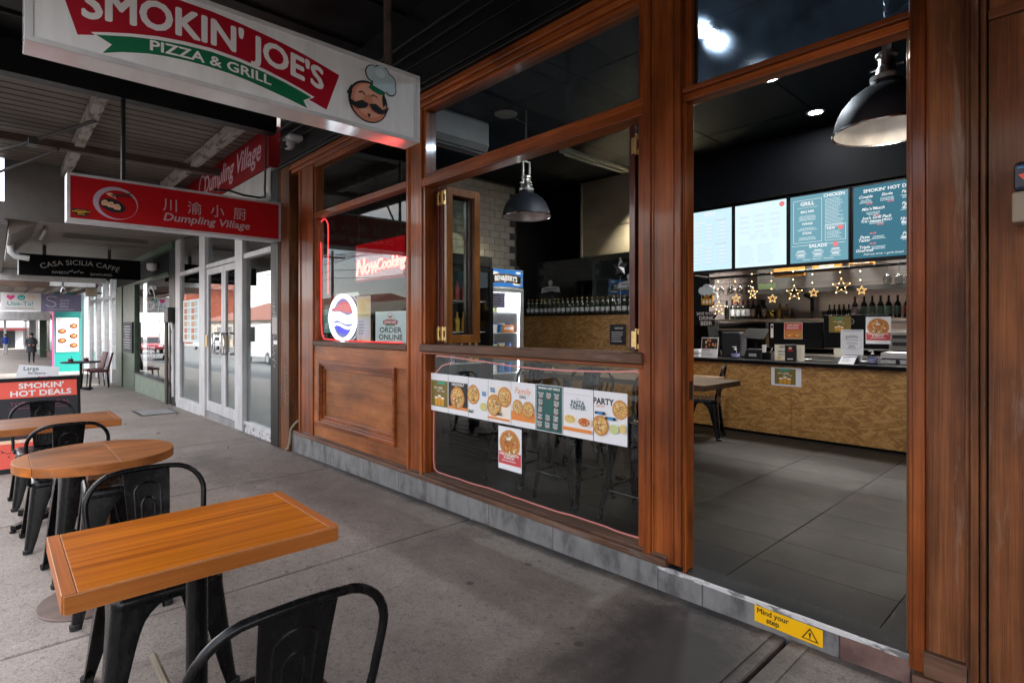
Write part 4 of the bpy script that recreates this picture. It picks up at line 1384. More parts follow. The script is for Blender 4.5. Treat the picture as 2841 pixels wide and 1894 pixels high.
# red hanging sign
hs = thing('red_hanging_sign', 'red hanging light box with dumpling emblem and Chinese characters across the footpath', 'sign', (-6.95, -1.06, 2.52))
HX = -6.95
obj('box', B().box(HX - 0.22, HX - 0.006, -2.09, -0.03, 2.285, 2.755), 'aluminium', hs, bevel=0.006)
obj('face', B().box(HX - 0.006, HX, -2.065, -0.055, 2.31, 2.73), 'sign_red', hs)
b = B()
for (a, c, d, e) in ((-2.09, -0.03, 2.285, 2.311), (-2.09, -0.03, 2.729, 2.755), (-2.09, -2.064, 2.311, 2.729), (-0.056, -0.03, 2.311, 2.729)):
    b.box(HX - 0.007, HX + 0.006, a, c, d, e)
obj('trim', b, 'aluminium', hs)
for y in (-1.62,):
    obj('hanger', B().tube([(HX - 0.1, y, 2.75), (HX - 0.1, y, 3.8)], 0.022), 'dark_metal', hs)
art = Art((HX, 0, 0), EY, EZ, EX)
art.disc(-1.695, 2.505, 0.19, 0.166, 'lilac_white', n=40)
art.disc(-1.676, 2.494, 0.163, 0.146, 'sign_red', n=40)
art.disc(-1.722, 2.478, 0.112, 0.066, 'ink', rot=-0.25)
for i, (a, c) in enumerate(((-1.785, 2.497), (-1.735, 2.484), (-1.684, 2.468))):
    pts = [(a - 0.028, c - 0.025), (a - 0.034, c + 0.008), (a - 0.012, c + 0.030), (a + 0.012, c + 0.030), (a + 0.030, c + 0.004), (a + 0.024, c - 0.028)]
    art.poly(pts, 'peach')
    for d in (-0.010, 0.004, 0.016):
        art.line([(a + d - 0.004, c + 0.016), (a + d, c - 0.006)], 0.003, 'ink')
art.poly([(-1.782, 2.592), (-1.745, 2.607), (-1.700, 2.590), (-1.697, 2.548), (-1.722, 2.562), (-1.755, 2.572)], 'peach')
art.line([(-1.735, 2.582), (-1.565, 2.624)], 0.012, 'ink')
art.line([(-1.725, 2.570), (-1.558, 2.597)], 0.012, 'ink')
for ch, a in (('川', -1.215), ('渝', -0.975), ('小', -0.745), ('厨', -0.505)):
    art.text(ch, a, 2.502, 0.150, 'pale_pink', bold=0.004)
art.fat('Dumpling Village', -0.835, 2.388, 0.116, 'pale_pink', w=0.022, shear=0.22, sx=1.13)
# small bowl emblem with old lettering
art.poly([(-2.055, 2.405), (-1.905, 2.405), (-1.925, 2.36), (-1.955, 2.333), (-2.005, 2.333), (-2.035, 2.36)], 'ink')
art.line([(-2.05, 2.380), (-1.98, 2.374), (-1.908, 2.388)], 0.007, 'yellow_sticker')
art.text('UrbanEats', -1.98, 2.384, 0.022, 'yellow_sticker', bold=0.01)
art.greek(-2.02, 2.368, 0.08, 2, 0.013, 0.006, 'yellow_sticker', seed=2, align='CENTER')
art.done(hs, 'lettering')

# ------------------------------------------------------------------ cafe with green paint
bk = thing('meter_pipes', 'old black and cream pipes with a meter box between white shopfront and green cafe', 'pipes', (-12.9, 0, gz(-12.9)))
obj('backing', B().box(-13.2, -12.56, 0.02, 0.15, gz(-13) - 0.1, 3.2), 'fascia_black', bk)
obj('pipe', B().tube([(-13.16, -0.03, gz(-13) - 0.02), (-13.16, -0.03, 1.35)], 0.035), 'cream_metal', bk, smooth=True)
obj('pipe', B().tube([(-12.62, -0.02, gz(-13) + 0.2), (-12.62, -0.02, 1.15), (-12.75, -0.02, 1.3), (-12.9, -0.02, 1.35)], 0.03), 'white_paint', bk, smooth=True)
obj('meter_box', B().box(-13.1, -12.75, -0.09, 0.02, 1.32, 1.62), 'dark_metal', bk, bevel=0.01)
art = Art((-12.88, 0.02, 0), EX, EZ, (0, -1, 0), lift=0.002)
for zz in (0.1, 0.45, 0.85):
    art.rect(-0.12, zz, 0.10, zz + 0.25, 'graffiti')
art.done(bk, 'torn_poster')

cf = thing('green_cafe_front', 'dark green cafe shopfront with pale green stall wall and a large window', 'shopfront', (-16.5, 0, gz(-16.5)))
obj('stall_wall', B().box(-17.0, -13.22, 0.02, 0.3, gz(-17) - 0.1, 0.05), 'sage_paint', cf)
obj('sill', B().box(-17.0, -13.22, -0.03, 0.3, 0.05, 0.085), 'dark_metal', cf)
obj('pane', B().box(-17.0, -13.22, 0.07, 0.076, 0.09, 2.3), 'street_pane', cf)
obj('head_rail', B().box(-17.0, -13.22, 0.0, 0.12, 2.301, 2.36), 'green_paint', cf)
obj('fascia', B().box(-20.0, -13.2, 0.03, 0.2, 2.361, 3.1), 'matte_black', cf)
obj('cornice', B().box(-20.0, -12.56, -0.06, 0.05, 2.78, 2.915), 'green_paint', cf)
obj('pilaster', B().box(-19.75, -18.75, -0.02, 0.2, gz(-20) - 0.1, 2.36), 'green_paint', cf, bevel=0.01)
obj('pilaster', B().box(-18.74, -17.0, 0.01, 0.2, gz(-20) - 0.1, 2.36), 'green_paint', cf, bevel=0.01)
obj('room', B().box(-17.0, -13.2, 2.5, 2.6, -0.4, 2.9).box(-17.1, -17.0, 0.3, 2.5, -0.4, 2.9).box(-13.2, -13.1, 0.3, 2.5, -0.4, 2.9).box(-17, -13.2, 0.3, 2.5, 2.9, 2.95).box(-17, -13.2, 0.3, 2.5, -0.45, -0.4), 'dark_room', cf)
art = Art((-14.9, 0.066, 0), EX, EZ, (0, -1, 0), lift=0.001)
art.text('CAFFÉ', -0.3, 0.55, 0.32, 'print_white', bold=-0.004, sx=0.9)
art.ring(-0.4, 1.55, 0.62, 0.62, 0.05, 'vinyl_film', t0=0.5, t1=2.6)
art.text('SICILIA', -0.4, 1.62, 0.30, 'vinyl_film', shear=0.2)
art.line([(0.5, 0.9), (0.62, 1.25), (0.42, 1.5), (0.58, 1.8)], 0.05, 'vinyl_film')
art.done(cf, 'window_lettering')
mb = thing('menu_blackboard', 'black menu board with faint white writing hung on green pilaster', 'menu board', (-17.9, 0, 0.9))
obj('board', B().box(-18.5, -17.1, -0.03, 0.009, 0.55, 1.35), 'chalkboard', mb)
art = Art((-17.8, -0.03, 0.6), EX, EZ, (0, -1, 0)); art.greek(-0.5, 0.65, 1.0, 9, 0.07, 0.03, 'grey_print', seed=9, align='CENTER'); art.done(mb, 'writing')
flo = thing('flood_light', 'small white flood light fixed on black cafe fascia', 'light', (-14.3, 0, 2.55))
obj('housing', B().lathe([(0.0, 0), (0.09, 0.02), (0.11, 0.09), (0.10, 0.16), (0.0, 0.17)], (-14.3, -0.08, 2.45), 12), 'white_paint', flo, smooth=True)
obj('bracket', B().box(-14.34, -14.26, -0.08, 0.03, 2.6, 2.66), 'dark_metal', flo)

cs = thing('black_hanging_sign', 'black hanging cafe sign with arched silver lettering under the low verandah', 'sign', (-15.0, -1.2, 2.5))
CX_ = -15.0
obj('board', B().box(CX_ - 0.16, CX_, -2.25, -0.18, 2.29, 2.72), 'sign_black', cs)
obj('edge', B().box(CX_ - 0.165, CX_ + 0.004, -2.262, -2.249, 2.285, 2.725), 'aluminium', cs)
for y in (-1.85, -0.75):
    obj('hanger', B().box(CX_ - 0.1, CX_ - 0.06, y - 0.03, y + 0.03, 2.72, 2.94), 'dark_metal', cs)
art = Art((CX_, 0, 0), EY, EZ, EX, lift=0.001)


def arc_warp(R0, cx=0.0):
    def w(x, y):
        t = (x - cx) / R0
        return (cx + (R0 + y) * math.sin(t), (R0 + y) * math.cos(t) - R0)
    return w


vs_ = 0.0
art.text('CASA SICILIA CAFFÉ', -1.25, 2.545, 0.150, 'silver_letter', sx=1.0, bold=-0.004, warp=arc_warp(1.9))
art.text('SWEETS', -1.60, 2.345, 0.070, 'silver_letter', sx=1.1)
art.text('SAVOURIES', -0.90, 2.340, 0.070, 'silver_letter', sx=1.1)
for k in range(7):
    art.disc(-1.44 + 0.06 * k * 0.6, 2.40 + 0.02 * math.sin(k * 2), 0.02, 0.012, 'grey_print', n=8, rot=k)
art.done(cs, 'lettering')

# cafe table with two maroon chairs and condiment tins
ct = thing('cafe_table', 'small dark cafe table outside the green cafe front', 'table', (-18.4, -0.95, gz(-18.4)))
zt = gz(-18.4)
obj('tabletop', B().lathe([(0.0, 0.72), (0.42, 0.72), (0.43, 0.735), (0.42, 0.75), (0, 0.75)], (-18.4, -0.95, zt), 24, sx=1.0), 'dark_cloth', ct, smooth=True)
obj('column', B().tube([(-18.4, -0.95, zt + 0.03), (-18.4, -0.95, zt + 0.72)], 0.03), 'black_steel', ct)
b = B()
for k in range(4):
    t = k * math.pi / 2 + 0.6
    b.bar((-18.4, -0.95, zt + 0.06), (-18.4 + 0.32 * math.cos(t), -0.95 + 0.32 * math.sin(t), zt + 0.02), 0.05, 0.04)
obj('base', b, 'black_steel', ct)
for i, (dx, dy) in enumerate(((0.12, -0.22), (-0.1, 0.12))):
    t_ = thing('condiment_tin', ['dark red condiment tin at the street edge of cafe table', 'dark red condiment tin near the shop side of cafe table'][i], 'tin', (-18.4 + dx, -0.95 + dy, zt + 0.75), 'tins on the cafe table')
    obj('tin', B().lathe([(0, 0), (0.055, 0), (0.055, 0.085), (0, 0.085)], (-18.4 + dx, -0.95 + dy, zt + 0.751), 14), 'maroon', t_, smooth=True)
    obj('spoon', B().tube([(-18.4 + dx, -0.95 + dy, zt + 0.78), (-18.38 + dx, -0.93 + dy, zt + 0.90)], 0.008, 6), 'dark_metal', t_)


def cafe_chair(x, y, rot, label):
    c = thing('cafe_chair', label, 'chair', (0, 0, 0), 'maroon chairs outside the cafe')
    obj('seat', B().box(-0.22, 0.22, -0.22, 0.22, 0.43, 0.49), 'maroon', c, bevel=0.025, smooth=True)
    obj('backrest', B().hexa([(-0.21, -0.21, 0.49), (-0.17, -0.21, 0.49), (-0.17, 0.21, 0.49), (-0.21, 0.21, 0.49),
                              (-0.32, -0.19, 0.96), (-0.28, -0.19, 0.96), (-0.28, 0.19, 0.96), (-0.32, 0.19, 0.96)]), 'maroon', c, bevel=0.02, smooth=True)
    for sx in (-1, 1):
        for sy in (-1, 1):
            obj('leg', B().tube([(0.18 * sx, 0.19 * sy, 0.43), (0.21 * sx, 0.21 * sy, 0.0)], 0.014, 7), 'black_steel', c)
    c.location = (x, y, gz(x)); c.rotation_euler = (0, 0, rot)
    return c


cafe_chair(-18.9, -0.50, R(-100), 'maroon padded chair nearer the green pilaster at cafe table')
cafe_chair(-19.75, -0.55, R(-80), 'maroon padded chair on the far side of cafe table')

# shops beyond, seen edge on
s2_ = thing('silver_shopfront', 'silver framed shopfront with tall panes beyond the green cafe', 'shopfront', (-23, 0, gz(-23)))
for x in (-20.65, -22.2, -24.0, -26.0):
    obj('mullion', B().box(x - 0.2, x + 0.2, -0.02, 0.1, gz(x) - 0.05, 2.75), 'aluminium', s2_)
obj('transom', B().box(-26, -20.0, -0.015, 0.1, 2.08, 2.18), 'aluminium', s2_)
obj('stall', B().box(-26, -19.76, 0.0, 0.1, gz(-26) - 0.1, -0.05), 'board_grey', s2_)
obj('pane', B().box(-26, -19.9, 0.05, 0.056, -0.05, 2.7), 'street_pane', s2_)
obj('room', B().box(-26, -20, 2.0, 2.1, -1, 2.9), 'dark_room', s2_)
obj('fascia', B().box(-26.2, -19.8, 0.03, 0.2, 2.7, 3.1), 'matte_black', s2_)
spk = thing('speaker', 'small dark loudspeaker on a bracket under the verandah beside silver shopfront', 'speaker', (-22.8, -0.2, 2.35))
obj('cabinet', B().box(-22.95, -22.65, -0.42, -0.14, 2.22, 2.50), 'beige_plastic', spk, bevel=0.02)
obj('bracket', B().box(-22.82, -22.78, -0.14, 0.0, 2.3, 2.36), 'dark_metal', spk)
spt = thing('spot_lamp', 'twin spotlight hanging under the verandah above the mauve sign', 'lamp', (-22.2, -1.05, 2.4))
obj('shade', B().lathe([(0.02, 0.16), (0.05, 0.12), (0.09, 0.0), (0.075, 0.0), (0.03, 0.11)], (-22.2, -1.05, 2.30), 12, open_=True), 'chrome', spt, smooth=True)
obj('arm', B().tube([(-22.2, -1.05, 2.46), (-22.2, -1.05, 2.62)], 0.02), 'dark_metal', spt)

wl_ = thing('teal_wall', 'teal side wall with a white menu poster of food bowls beyond cafe', 'wall', (-29, -0.5, gz(-29)))
obj('wall', B().box(-29.2, -29.0, -0.85, 0.0, gz(-29) - 0.1, 2.6), 'teal', wl_)
obj('band', B().box(-29.0, -28.99, -0.85, 0.0, 1.6, 2.6), 'teal_dark', wl_)
obj('edge', B().box(-29.21, -28.985, -0.90, -0.851, gz(-29) - 0.1, 2.3), 'hot_pink', wl_)
art = Art((-28.988, -0.43, 0.2), EY, EZ, EX, lift=0.002, step=0.001)
art.rect(-0.36, 0.0, 0.36, 1.38, 'print_white')
art.greek(-0.3, 1.33, 0.5, 3, 0.05, 0.022, 'grey_print', seed=4)
for a, c in ((0.2, 1.05), (-0.17, 0.84), (0.2, 0.64), (-0.17, 0.46), (0.2, 0.26)):
    art.disc(a, c, 0.13, 0.10, 'ink'); art.disc(a, c, 0.10, 0.075, 'sauce_print', n=14); art.disc(a + 0.02, c + 0.01, 0.05, 0.03, 'cheese_print', n=10)
art.done(wl_, 'menu_poster')

us = thing('white_sign_board', 'white and mauve hanging sign board with heart and globe emblems beyond cafe', 'sign', (-26, -1.3, 2.1))
UX = -26.0
obj('board', B().box(UX - 0.12, UX, -2.46, -1.392, 1.775, 2.41), 'print_white', us)
obj('side_board', B().box(UX - 0.12, UX, -1.39, -0.25, 1.775, 2.40), 'mauve', us)
art = Art((UX, 0, 0), EY, EZ, EX, lift=0.002, step=0.001)
hp = []
for k in range(28):
    t = 2 * math.pi * k / 28
    hp.append((-2.20 + 0.0068 * 16 * math.sin(t) ** 3, 2.245 + 0.0068 * (13 * math.cos(t) - 5 * math.cos(2 * t) - 2 * math.cos(3 * t) - math.cos(4 * t))))
art.poly(hp, 'hot_pink')
art.disc(-1.92, 2.245, 0.105, 0.095, 'turquoise'); art.ring(-1.92, 2.25, 0.06, 0.06, 0.022, 'print_white', t0=math.pi, t1=2 * math.pi)
art.ring(-1.65, 2.235, 0.10, 0.095, 0.013, 'peach'); art.ring(-1.65, 2.235, 0.045, 0.095, 0.010, 'peach')
art.line([(-1.75, 2.235), (-1.55, 2.235)], 0.012, 'peach')
art.text('Use-Ta!', -1.95, 1.965, 0.21, 'turquoise', bold=0.008, sx=1.05)
art.greek(-2.33, 1.88, 0.75, 1, 0.05, 0.022, 'grey_print', seed=8, ragged=0)
art.line([(-1.10 + 0.145 * math.cos(t) * (1 if t < 3 else 1), 2.24 + 0.075 * math.sin(t)) for t in [0.3 + 0.2 * k for k in range(15)]], 0.034, 'mauve_letter')
art.line([(-1.24, 2.22), (-1.20, 2.17), (-1.08, 2.13), (-1.0, 2.08), (-0.98, 2.02), (-1.03, 1.95), (-1.13, 1.935), (-1.22, 1.97), (-1.26, 2.02)], 0.034, 'mauve_letter')
for i, w in enumerate(('Stella', 'has a', 'Baby')):
    art.text(w, -0.86, 2.145 - 0.11 * i, 0.125, 'mauve_letter', 'LEFT', bold=0.012)
art.greek(-1.22, 1.86, 0.75, 1, 0.05, 0.02, 'mauve_letter', seed=3, ragged=0)
art.done(us, 'lettering')

rw_ = [(-32.5, -29.2, 'grey_render', 'narrow grey shopfront with a dark doorway beyond teal wall'),
       (-40, -32.5, 'matte_black', 'black fronted shop with yellow tiled base far along the footpath'),
       (-52, -40, 'red_wall', 'dark red fronted shop far along the footpath'),
       (-66, -52, 'green_paint', 'green striped shopfront far along the footpath'),
       (-95, -66, 'grey_render', 'grey shopfront at the far end of footpath')]
for i, (x0, x1, m, lab) in enumerate(rw_):
    s_ = thing('far_shopfront', lab, 'shopfront', (x1, 0, gz(x1)))
    obj('wall', B().box(x0, x1, 0.12, 0.4, gz(x0) - 0.2, 3.2), m, s_)
    n = 3
    for k in range(n):
        a = x0 + (x1 - x0) * (k + 0.1) / n; c = x0 + (x1 - x0) * (k + 0.9) / n
        w_ = obj('window_frame', B().box(a, c, 0.05, 0.12, gz(a) + 0.5, 1.9), 'aluminium' if i % 2 else 'rust_beam', s_)
        obj('pane', B().box(a + 0.15, c - 0.15, 0.04, 0.05, gz(a) + 0.6, 1.8), 'dark_window', w_)
    obj('pier', B().box(x1 - 0.5, x1 - 0.05, -0.25, 0.12, gz(x1) - 0.2, 2.5), 'yellow_tile' if i == 1 else m, s_)
# end of the street: cross building with open front
eb = thing('corner_building', 'dark low building closing the far end of the footpath', 'building', (-104, -8, gz(-104)))
obj('wall', B().box(-112, -104, -3.0, 4, gz(-104) - 0.5, 4.0), 'grey_render', eb)
obj('shade', B().box(-104, -102.5, -3.0, 1, 0.6, 1.0), 'red_wall', eb)
obj('opening', B().box(-104.01, -103.98, -2.8, -0.5, gz(-104), 0.6), 'dark_window', eb)
obj('post', B().box(-80.2, -80.0, -1.9, -1.7, gz(-80) - 0.1, 2.0), 'white_paint', eb)


# ------------------------------------------------------------------ people far along the footpath
def person(x, y, h, rot, label, top_m, leg_m, coat=0.0, arms='front'):
    p = thing('person', label, 'person', (0, 0, 0))
    s_ = h / 1.7
    me = bpy.data.meshes.new('body')
    V = [(0, 0, 0.92), (0, 0, 1.12), (0, 0, 1.36), (0, 0.0, 1.46), (0, 0.01, 1.56), (0, 0.0, 1.64)]
    Rr = [0.13, 0.125, 0.14, 0.055, 0.085, 0.075]
    E = [(0, 1), (1, 2), (2, 3), (3, 4), (4, 5)]

    def add(p0, chain):
        prev = p0
        for (c, r) in chain:
            V.append(c); Rr.append(r); E.append((prev, len(V) - 1)); prev = len(V) - 1
    for sx in (-1, 1):
        st_ = 0.10 * sx
        add(0, [((0.09 * sx, 0, 0.86), 0.10), ((0.10 * sx, st_ * 0.6, 0.48), 0.065), ((0.10 * sx, st_ * 1.2 - 0.03, 0.09), 0.045), ((0.10 * sx, st_ * 1.2 + 0.11, 0.035), 0.035)])
        if arms == 'front':
            add(2, [((0.19 * sx, 0, 1.36), 0.062), ((0.25 * sx, 0.0, 1.12), 0.048), ((0.12 * sx, 0.20, 1.02), 0.038), ((0.03 * sx, 0.24, 1.03), 0.035)])
        else:
            add(2, [((0.19 * sx, 0, 1.36), 0.062), ((0.26 * sx, -0.02, 1.12), 0.048), ((0.24 * sx, 0.10 * sx, 0.92), 0.038), ((0.24 * sx, 0.14 * sx, 0.83), 0.035)])
    me.from_pydata([(a * s_, b * s_, c * s_) for a, b, c in V], E, [])
    o = bpy.data.objects.new('body', me); link(o, p)
    sk = o.modifiers.new('skin', 'SKIN')
    lay = me.skin_vertices[0].data
    for i, r in enumerate(Rr):
        lay[i].radius = (r * s_, r * s_ * 0.85)
    lay[0].use_root = True
    sb = o.modifiers.new('sub', 'SUBSURF'); sb.levels = 1; sb.render_levels = 2
    dg = bpy.context.evaluated_depsgraph_get()
    m2 = bpy.data.meshes.new_from_object(o.evaluated_get(dg))
    o.modifiers.clear(); o.data = m2
    for mm in ('skin', top_m, leg_m, 'dark_cloth'):
        m2.materials.append(MATS[mm])
    for pl_ in m2.polygons:
        c = pl_.center / s_
        pl_.use_smooth = True
        hand = (arms == 'front' and c.z < 1.06 and c.z > 0.98 and c.y > 0.19) or (arms != 'front' and abs(c.x) > 0.2 and c.z < 0.88 and c.z > 0.78)
        pl_.material_index = 0 if (c.z > 1.47 or hand) else (3 if c.z < 0.08 else (2 if c.z < 0.9 and abs(c.x) < 0.2 else 1))
    b = B().lathe([(0.0, 0.0), (0.085, 0.03), (0.098, 0.09), (0.085, 0.14), (0.04, 0.172), (0, 0.176)], (0, -0.012, 1.545), 12)
    b.v = [(a * s_, c * s_, d * s_) for a, c, d in b.v]
    obj('hair', b, 'hair', p, smooth=True)
    if coat:
        b = B().lathe([(0.235, coat), (0.22, 0.85), (0.19, 1.1), (0.185, 1.3), (0.12, 1.43), (0.07, 1.47)], (0, 0, 0), 14, sx=1.0, sy=0.8, open_=True)
        b.v = [(a * s_, c * s_, d * s_) for a, c, d in b.v]
        obj('coat', b, top_m, p, smooth=True)
    p.location = (x, y, gz(x)); p.rotation_euler = (0, 0, rot)
    return p


person(-40.5, -1.12, 1.66, R(-90), 'person in dark knee length coat and black trousers walking closer on footpath', 'coat_cloth', 'dark_cloth', coat=0.62)
person(-66.0, -1.9, 1.75, R(100), 'person in blue jacket and pale trousers walking away along footpath', 'blue_jacket', 'pale_trousers', arms='side')


# ------------------------------------------------------------------ main hanging sign
ms_ = thing('white_light_box_sign', 'large white hanging light box sign with red and green pizza shop banners', 'sign', (-3.1, -1.58, 2.6))
SX = -3.0
obj('box', B().box(SX - 0.175, SX - 0.006, -2.52, -0.625, 2.412, 2.832), 'sign_under', ms_, bevel=0.004)
obj('face', B().box(SX - 0.006, SX, -2.492, -0.652, 2.432, 2.812), 'sign_white', ms_)
b = B()
for (a, c, d, e) in ((-2.52, -0.625, 2.41, 2.433), (-2.52, -0.625, 2.811, 2.834), (-2.52, -2.491, 2.433, 2.811), (-0.653, -0.625, 2.433, 2.811)):
    b.box(SX - 0.007, SX + 0.007, a, c, d, e)
obj('trim', b, 'white_paint', ms_, bevel=0.002)
obj('hanger', B().tube([(SX - 0.09, -0.80, 2.83), (SX - 0.09, -0.80, 3.93)], 0.026), 'rust_beam', ms_)
obj('hanger', B().tube([(SX - 0.09, -2.2, 2.83), (SX - 0.09, -2.2, 3.93)], 0.026), 'rust_beam', ms_)
obj('lug', B().tube([(SX - 0.07, -1.72, 2.832), (SX - 0.07, -1.66, 2.86), (SX - 0.07, -1.60, 2.832)], 0.02), 'rust_beam', ms_)
art = Art((SX, 0, 0), EY, EZ, EX)
art.poly([(-2.415, 2.70), (-2.348, 2.490), (-2.298, 2.506), (-2.124, 2.561), (-2.03, 2.580), (-1.948, 2.588), (-1.82, 2.592), (-1.702, 2.580), (-1.56, 2.552), (-1.423, 2.519),
          (-1.332, 2.487), (-1.242, 2.462), (-1.166, 2.678), (-1.27, 2.705), (-1.373, 2.730), (-1.49, 2.752), (-1.613, 2.768), (-1.72, 2.780), (-1.829, 2.788), (-2.02, 2.789), (-2.2, 2.768)], 'banner_red')
art.poly([(-2.304, 2.517), (-2.24, 2.538), (-2.166, 2.560), (-2.06, 2.585), (-1.948, 2.600), (-1.83, 2.607), (-1.702, 2.600), (-1.58, 2.584), (-1.472, 2.560), (-1.39, 2.538), (-1.311, 2.512), (-1.361, 2.480),
          (-1.334, 2.430), (-1.45, 2.455), (-1.567, 2.478), (-1.66, 2.494), (-1.745, 2.503), (-1.85, 2.508), (-1.948, 2.505), (-2.02, 2.499), (-2.096, 2.487), (-2.19, 2.462), (-2.273, 2.433), (-2.238, 2.488)], 'print_white')
art.poly([(-2.285, 2.512), (-2.22, 2.530), (-2.15, 2.550), (-2.05, 2.570), (-1.948, 2.583), (-1.83, 2.590), (-1.702, 2.583), (-1.58, 2.567), (-1.472, 2.545), (-1.39, 2.524), (-1.330, 2.506), (-1.374, 2.478),
          (-1.352, 2.440), (-1.45, 2.462), (-1.567, 2.484), (-1.66, 2.500), (-1.745, 2.509), (-1.85, 2.514), (-1.948, 2.511), (-2.02, 2.505), (-2.096, 2.493), (-2.19, 2.468), (-2.262, 2.440), (-2.228, 2.488)], 'banner_green')


def lens(x, y):
    """letters bowed along the red banner, upright strokes"""
    u = x / 0.555
    low = -0.066 * u * u - 0.004 * u
    return (x, low + y / 0.70 * (0.122 - 0.008 * u))


_, _, w = text2d("SMOKIN' JOE'S", 1.0, 0.012, 0.0, 'CENTER')
art.fat("SMOKIN' JOE'S", -1.797, 2.630, 1.0, 'print_white', w=0.034, warp=lambda x, y: lens(x * 1.07 / w, y), sx=1.0)


def lens2(x, y):
    u = x / 0.28
    return (x, -0.016 * u * u - 0.002 * u + y / 0.70 * 0.046)


_, _, w2_ = text2d('PIZZA & GRILL', 1.0, 0.012, 0.0, 'CENTER')
art.fat('PIZZA & GRILL', -1.815, 2.526, 1.0, 'print_white', w=0.024, warp=lambda x, y: lens2(x * 0.54 / w2_, y))
# plain emblem of a moustached cook under a tall hat
fx, fz = -0.985, 2.575
art.disc(fx, fz, 0.128, 0.122, 'ink', n=36)
art.disc(fx + 0.002, fz - 0.002, 0.118, 0.112, 'skin_shade', n=36)
art.disc(fx + 0.012, fz + 0.010, 0.102, 0.096, 'skin_print', n=36)
for dx in (-0.115, 0.10):
    art.poly([(fx + dx * 0.95, fz + 0.075), (fx + dx * 1.2, fz + 0.02), (fx + dx * 0.98, fz - 0.01), (fx + dx * 0.9, fz + 0.04)], 'ink')
art.poly([(fx + 0.0, fz + 0.085), (fx + 0.035, fz + 0.070), (fx + 0.075, fz + 0.062), (fx + 0.112, fz + 0.072), (fx + 0.10, fz + 0.105), (fx + 0.02, fz + 0.125)], 'banner_green')
for (a, c, r_) in ((0.03, 0.175, 0.046), (0.085, 0.185, 0.052), (0.135, 0.155, 0.044), (0.145, 0.115, 0.036)):
    art.disc(fx + a, fz + c, r_ + 0.007, r_ + 0.007, 'ink', n=20)
for (a, c, r_) in ((0.03, 0.175, 0.046), (0.085, 0.185, 0.052), (0.135, 0.155, 0.044), (0.145, 0.115, 0.036)):
    art.disc(fx + a, fz + c, r_, r_, 'hat_print', n=20)
art.poly([(fx + 0.025, fz + 0.105), (fx + 0.11, fz + 0.085), (fx + 0.15, fz + 0.15), (fx + 0.04, fz + 0.19)], 'hat_print')
art.disc(fx + 0.075, fz + 0.19, 0.034, 0.026, 'hat_light', n=16)
for dx in (-0.045, 0.035):
    art.line([(fx + dx - 0.02, fz + 0.038), (fx + dx, fz + 0.048), (fx + dx + 0.02, fz + 0.036)], 0.007, 'ink')
art.poly([(fx - 0.012, fz + 0.04), (fx + 0.012, fz + 0.04), (fx + 0.03, fz - 0.012), (fx, fz - 0.03), (fx - 0.03, fz - 0.012)], 'skin_shade')
for s_ in (-1, 1):
    art.poly([(fx, fz - 0.014), (fx + 0.045 * s_, fz - 0.002), (fx + 0.09 * s_, fz - 0.026), (fx + 0.135 * s_, fz - 0.002), (fx + 0.115 * s_, fz - 0.045), (fx + 0.065 * s_, fz - 0.058), (fx + 0.02 * s_, fz - 0.042)], 'ink')
art.poly([(fx - 0.012, fz - 0.072), (fx + 0.012, fz - 0.072), (fx, fz - 0.098)], 'ink')
art.done(ms_, 'lettering')

cc = thing('security_camera', 'small white dome security camera under the black fascia beside the sign', 'camera', (-6.42, -0.1, 3.34))
obj('mount', B().box(-6.44, -6.28, -0.18, -0.02, 3.36, 3.42), 'white_paint', cc, bevel=0.02, smooth=True)
ball = obj('ball', B().lathe([(0.0, -0.07), (0.04, -0.06), (0.065, -0.03), (0.072, 0.0), (0.065, 0.035), (0.04, 0.06), (0, 0.07)], (-6.42, -0.14, 3.335), 18), 'white_paint', cc, smooth=True)
obj('lens', B().prism([(0.04 * math.cos(k * 0.393), 0.04 * math.sin(k * 0.393)) for k in range(16)], (-6.39, -0.20, 3.305), (0.45, 0.89, 0), (0.3, -0.15, 0.94), (0.72, -0.62, -0.32), -0.02, 0.006), 'gloss_black', cc)


# ------------------------------------------------------------------ outdoor tables
def rect_table(x0, x1, y0, y1, zt, gx, label, top='table_top', th=0.047, worn=False):
    t = thing('dining_table', label, 'table', ((x0 + x1) / 2, (y0 + y1) / 2, gz(gx)), None)
    e = 0.030
    top_m, edge_m, end_m = (top, 'table_edge', 'table_end') if not worn else ('old_table', 'old_table', 'old_table')
    obj('tabletop', B().box(x0, x1, y0 + e + 0.0015, y1 - e - 0.0015, zt - th, zt), top_m, t, bevel=0.0012)
    for (a, c) in ((y0, y0 + e), (y1 - e, y1)):
        obj('end_board', B().box(x0 + 0.0004, x1 - 0.0004, a, c, zt - th + 0.0004, zt + 0.0006), end_m, t, bevel=0.0015)
    obj('edge_board', B().box(x1 - 0.001, x1 + 0.006, y0 + 0.004, y1 - 0.004, zt - th - 0.002, zt - 0.002), edge_m, t, bevel=0.002)
    cx, cy = (x0 + x1) / 2, (y0 + y1) / 2
    g = gz(gx)
    obj('pole', B().tube([(cx, cy, g + 0.05), (cx, cy, zt - th)], 0.031, 14), 'black_steel', t, smooth=True)
    b = B()
    for k in range(4):
        a = k * math.pi / 2 + math.pi / 4 * 0.85
        ex, ey = cx + 0.33 * math.cos(a), cy + 0.33 * math.sin(a)
        b.bar((cx, cy, g + 0.055), (ex, ey, g + 0.035), 0.05, 0.035)
        b.tube([(ex, ey, g), (ex, ey, g + 0.02)], 0.02, 10)
    obj('cross_base', b, 'black_steel', t, bevel=0.004)
    return t


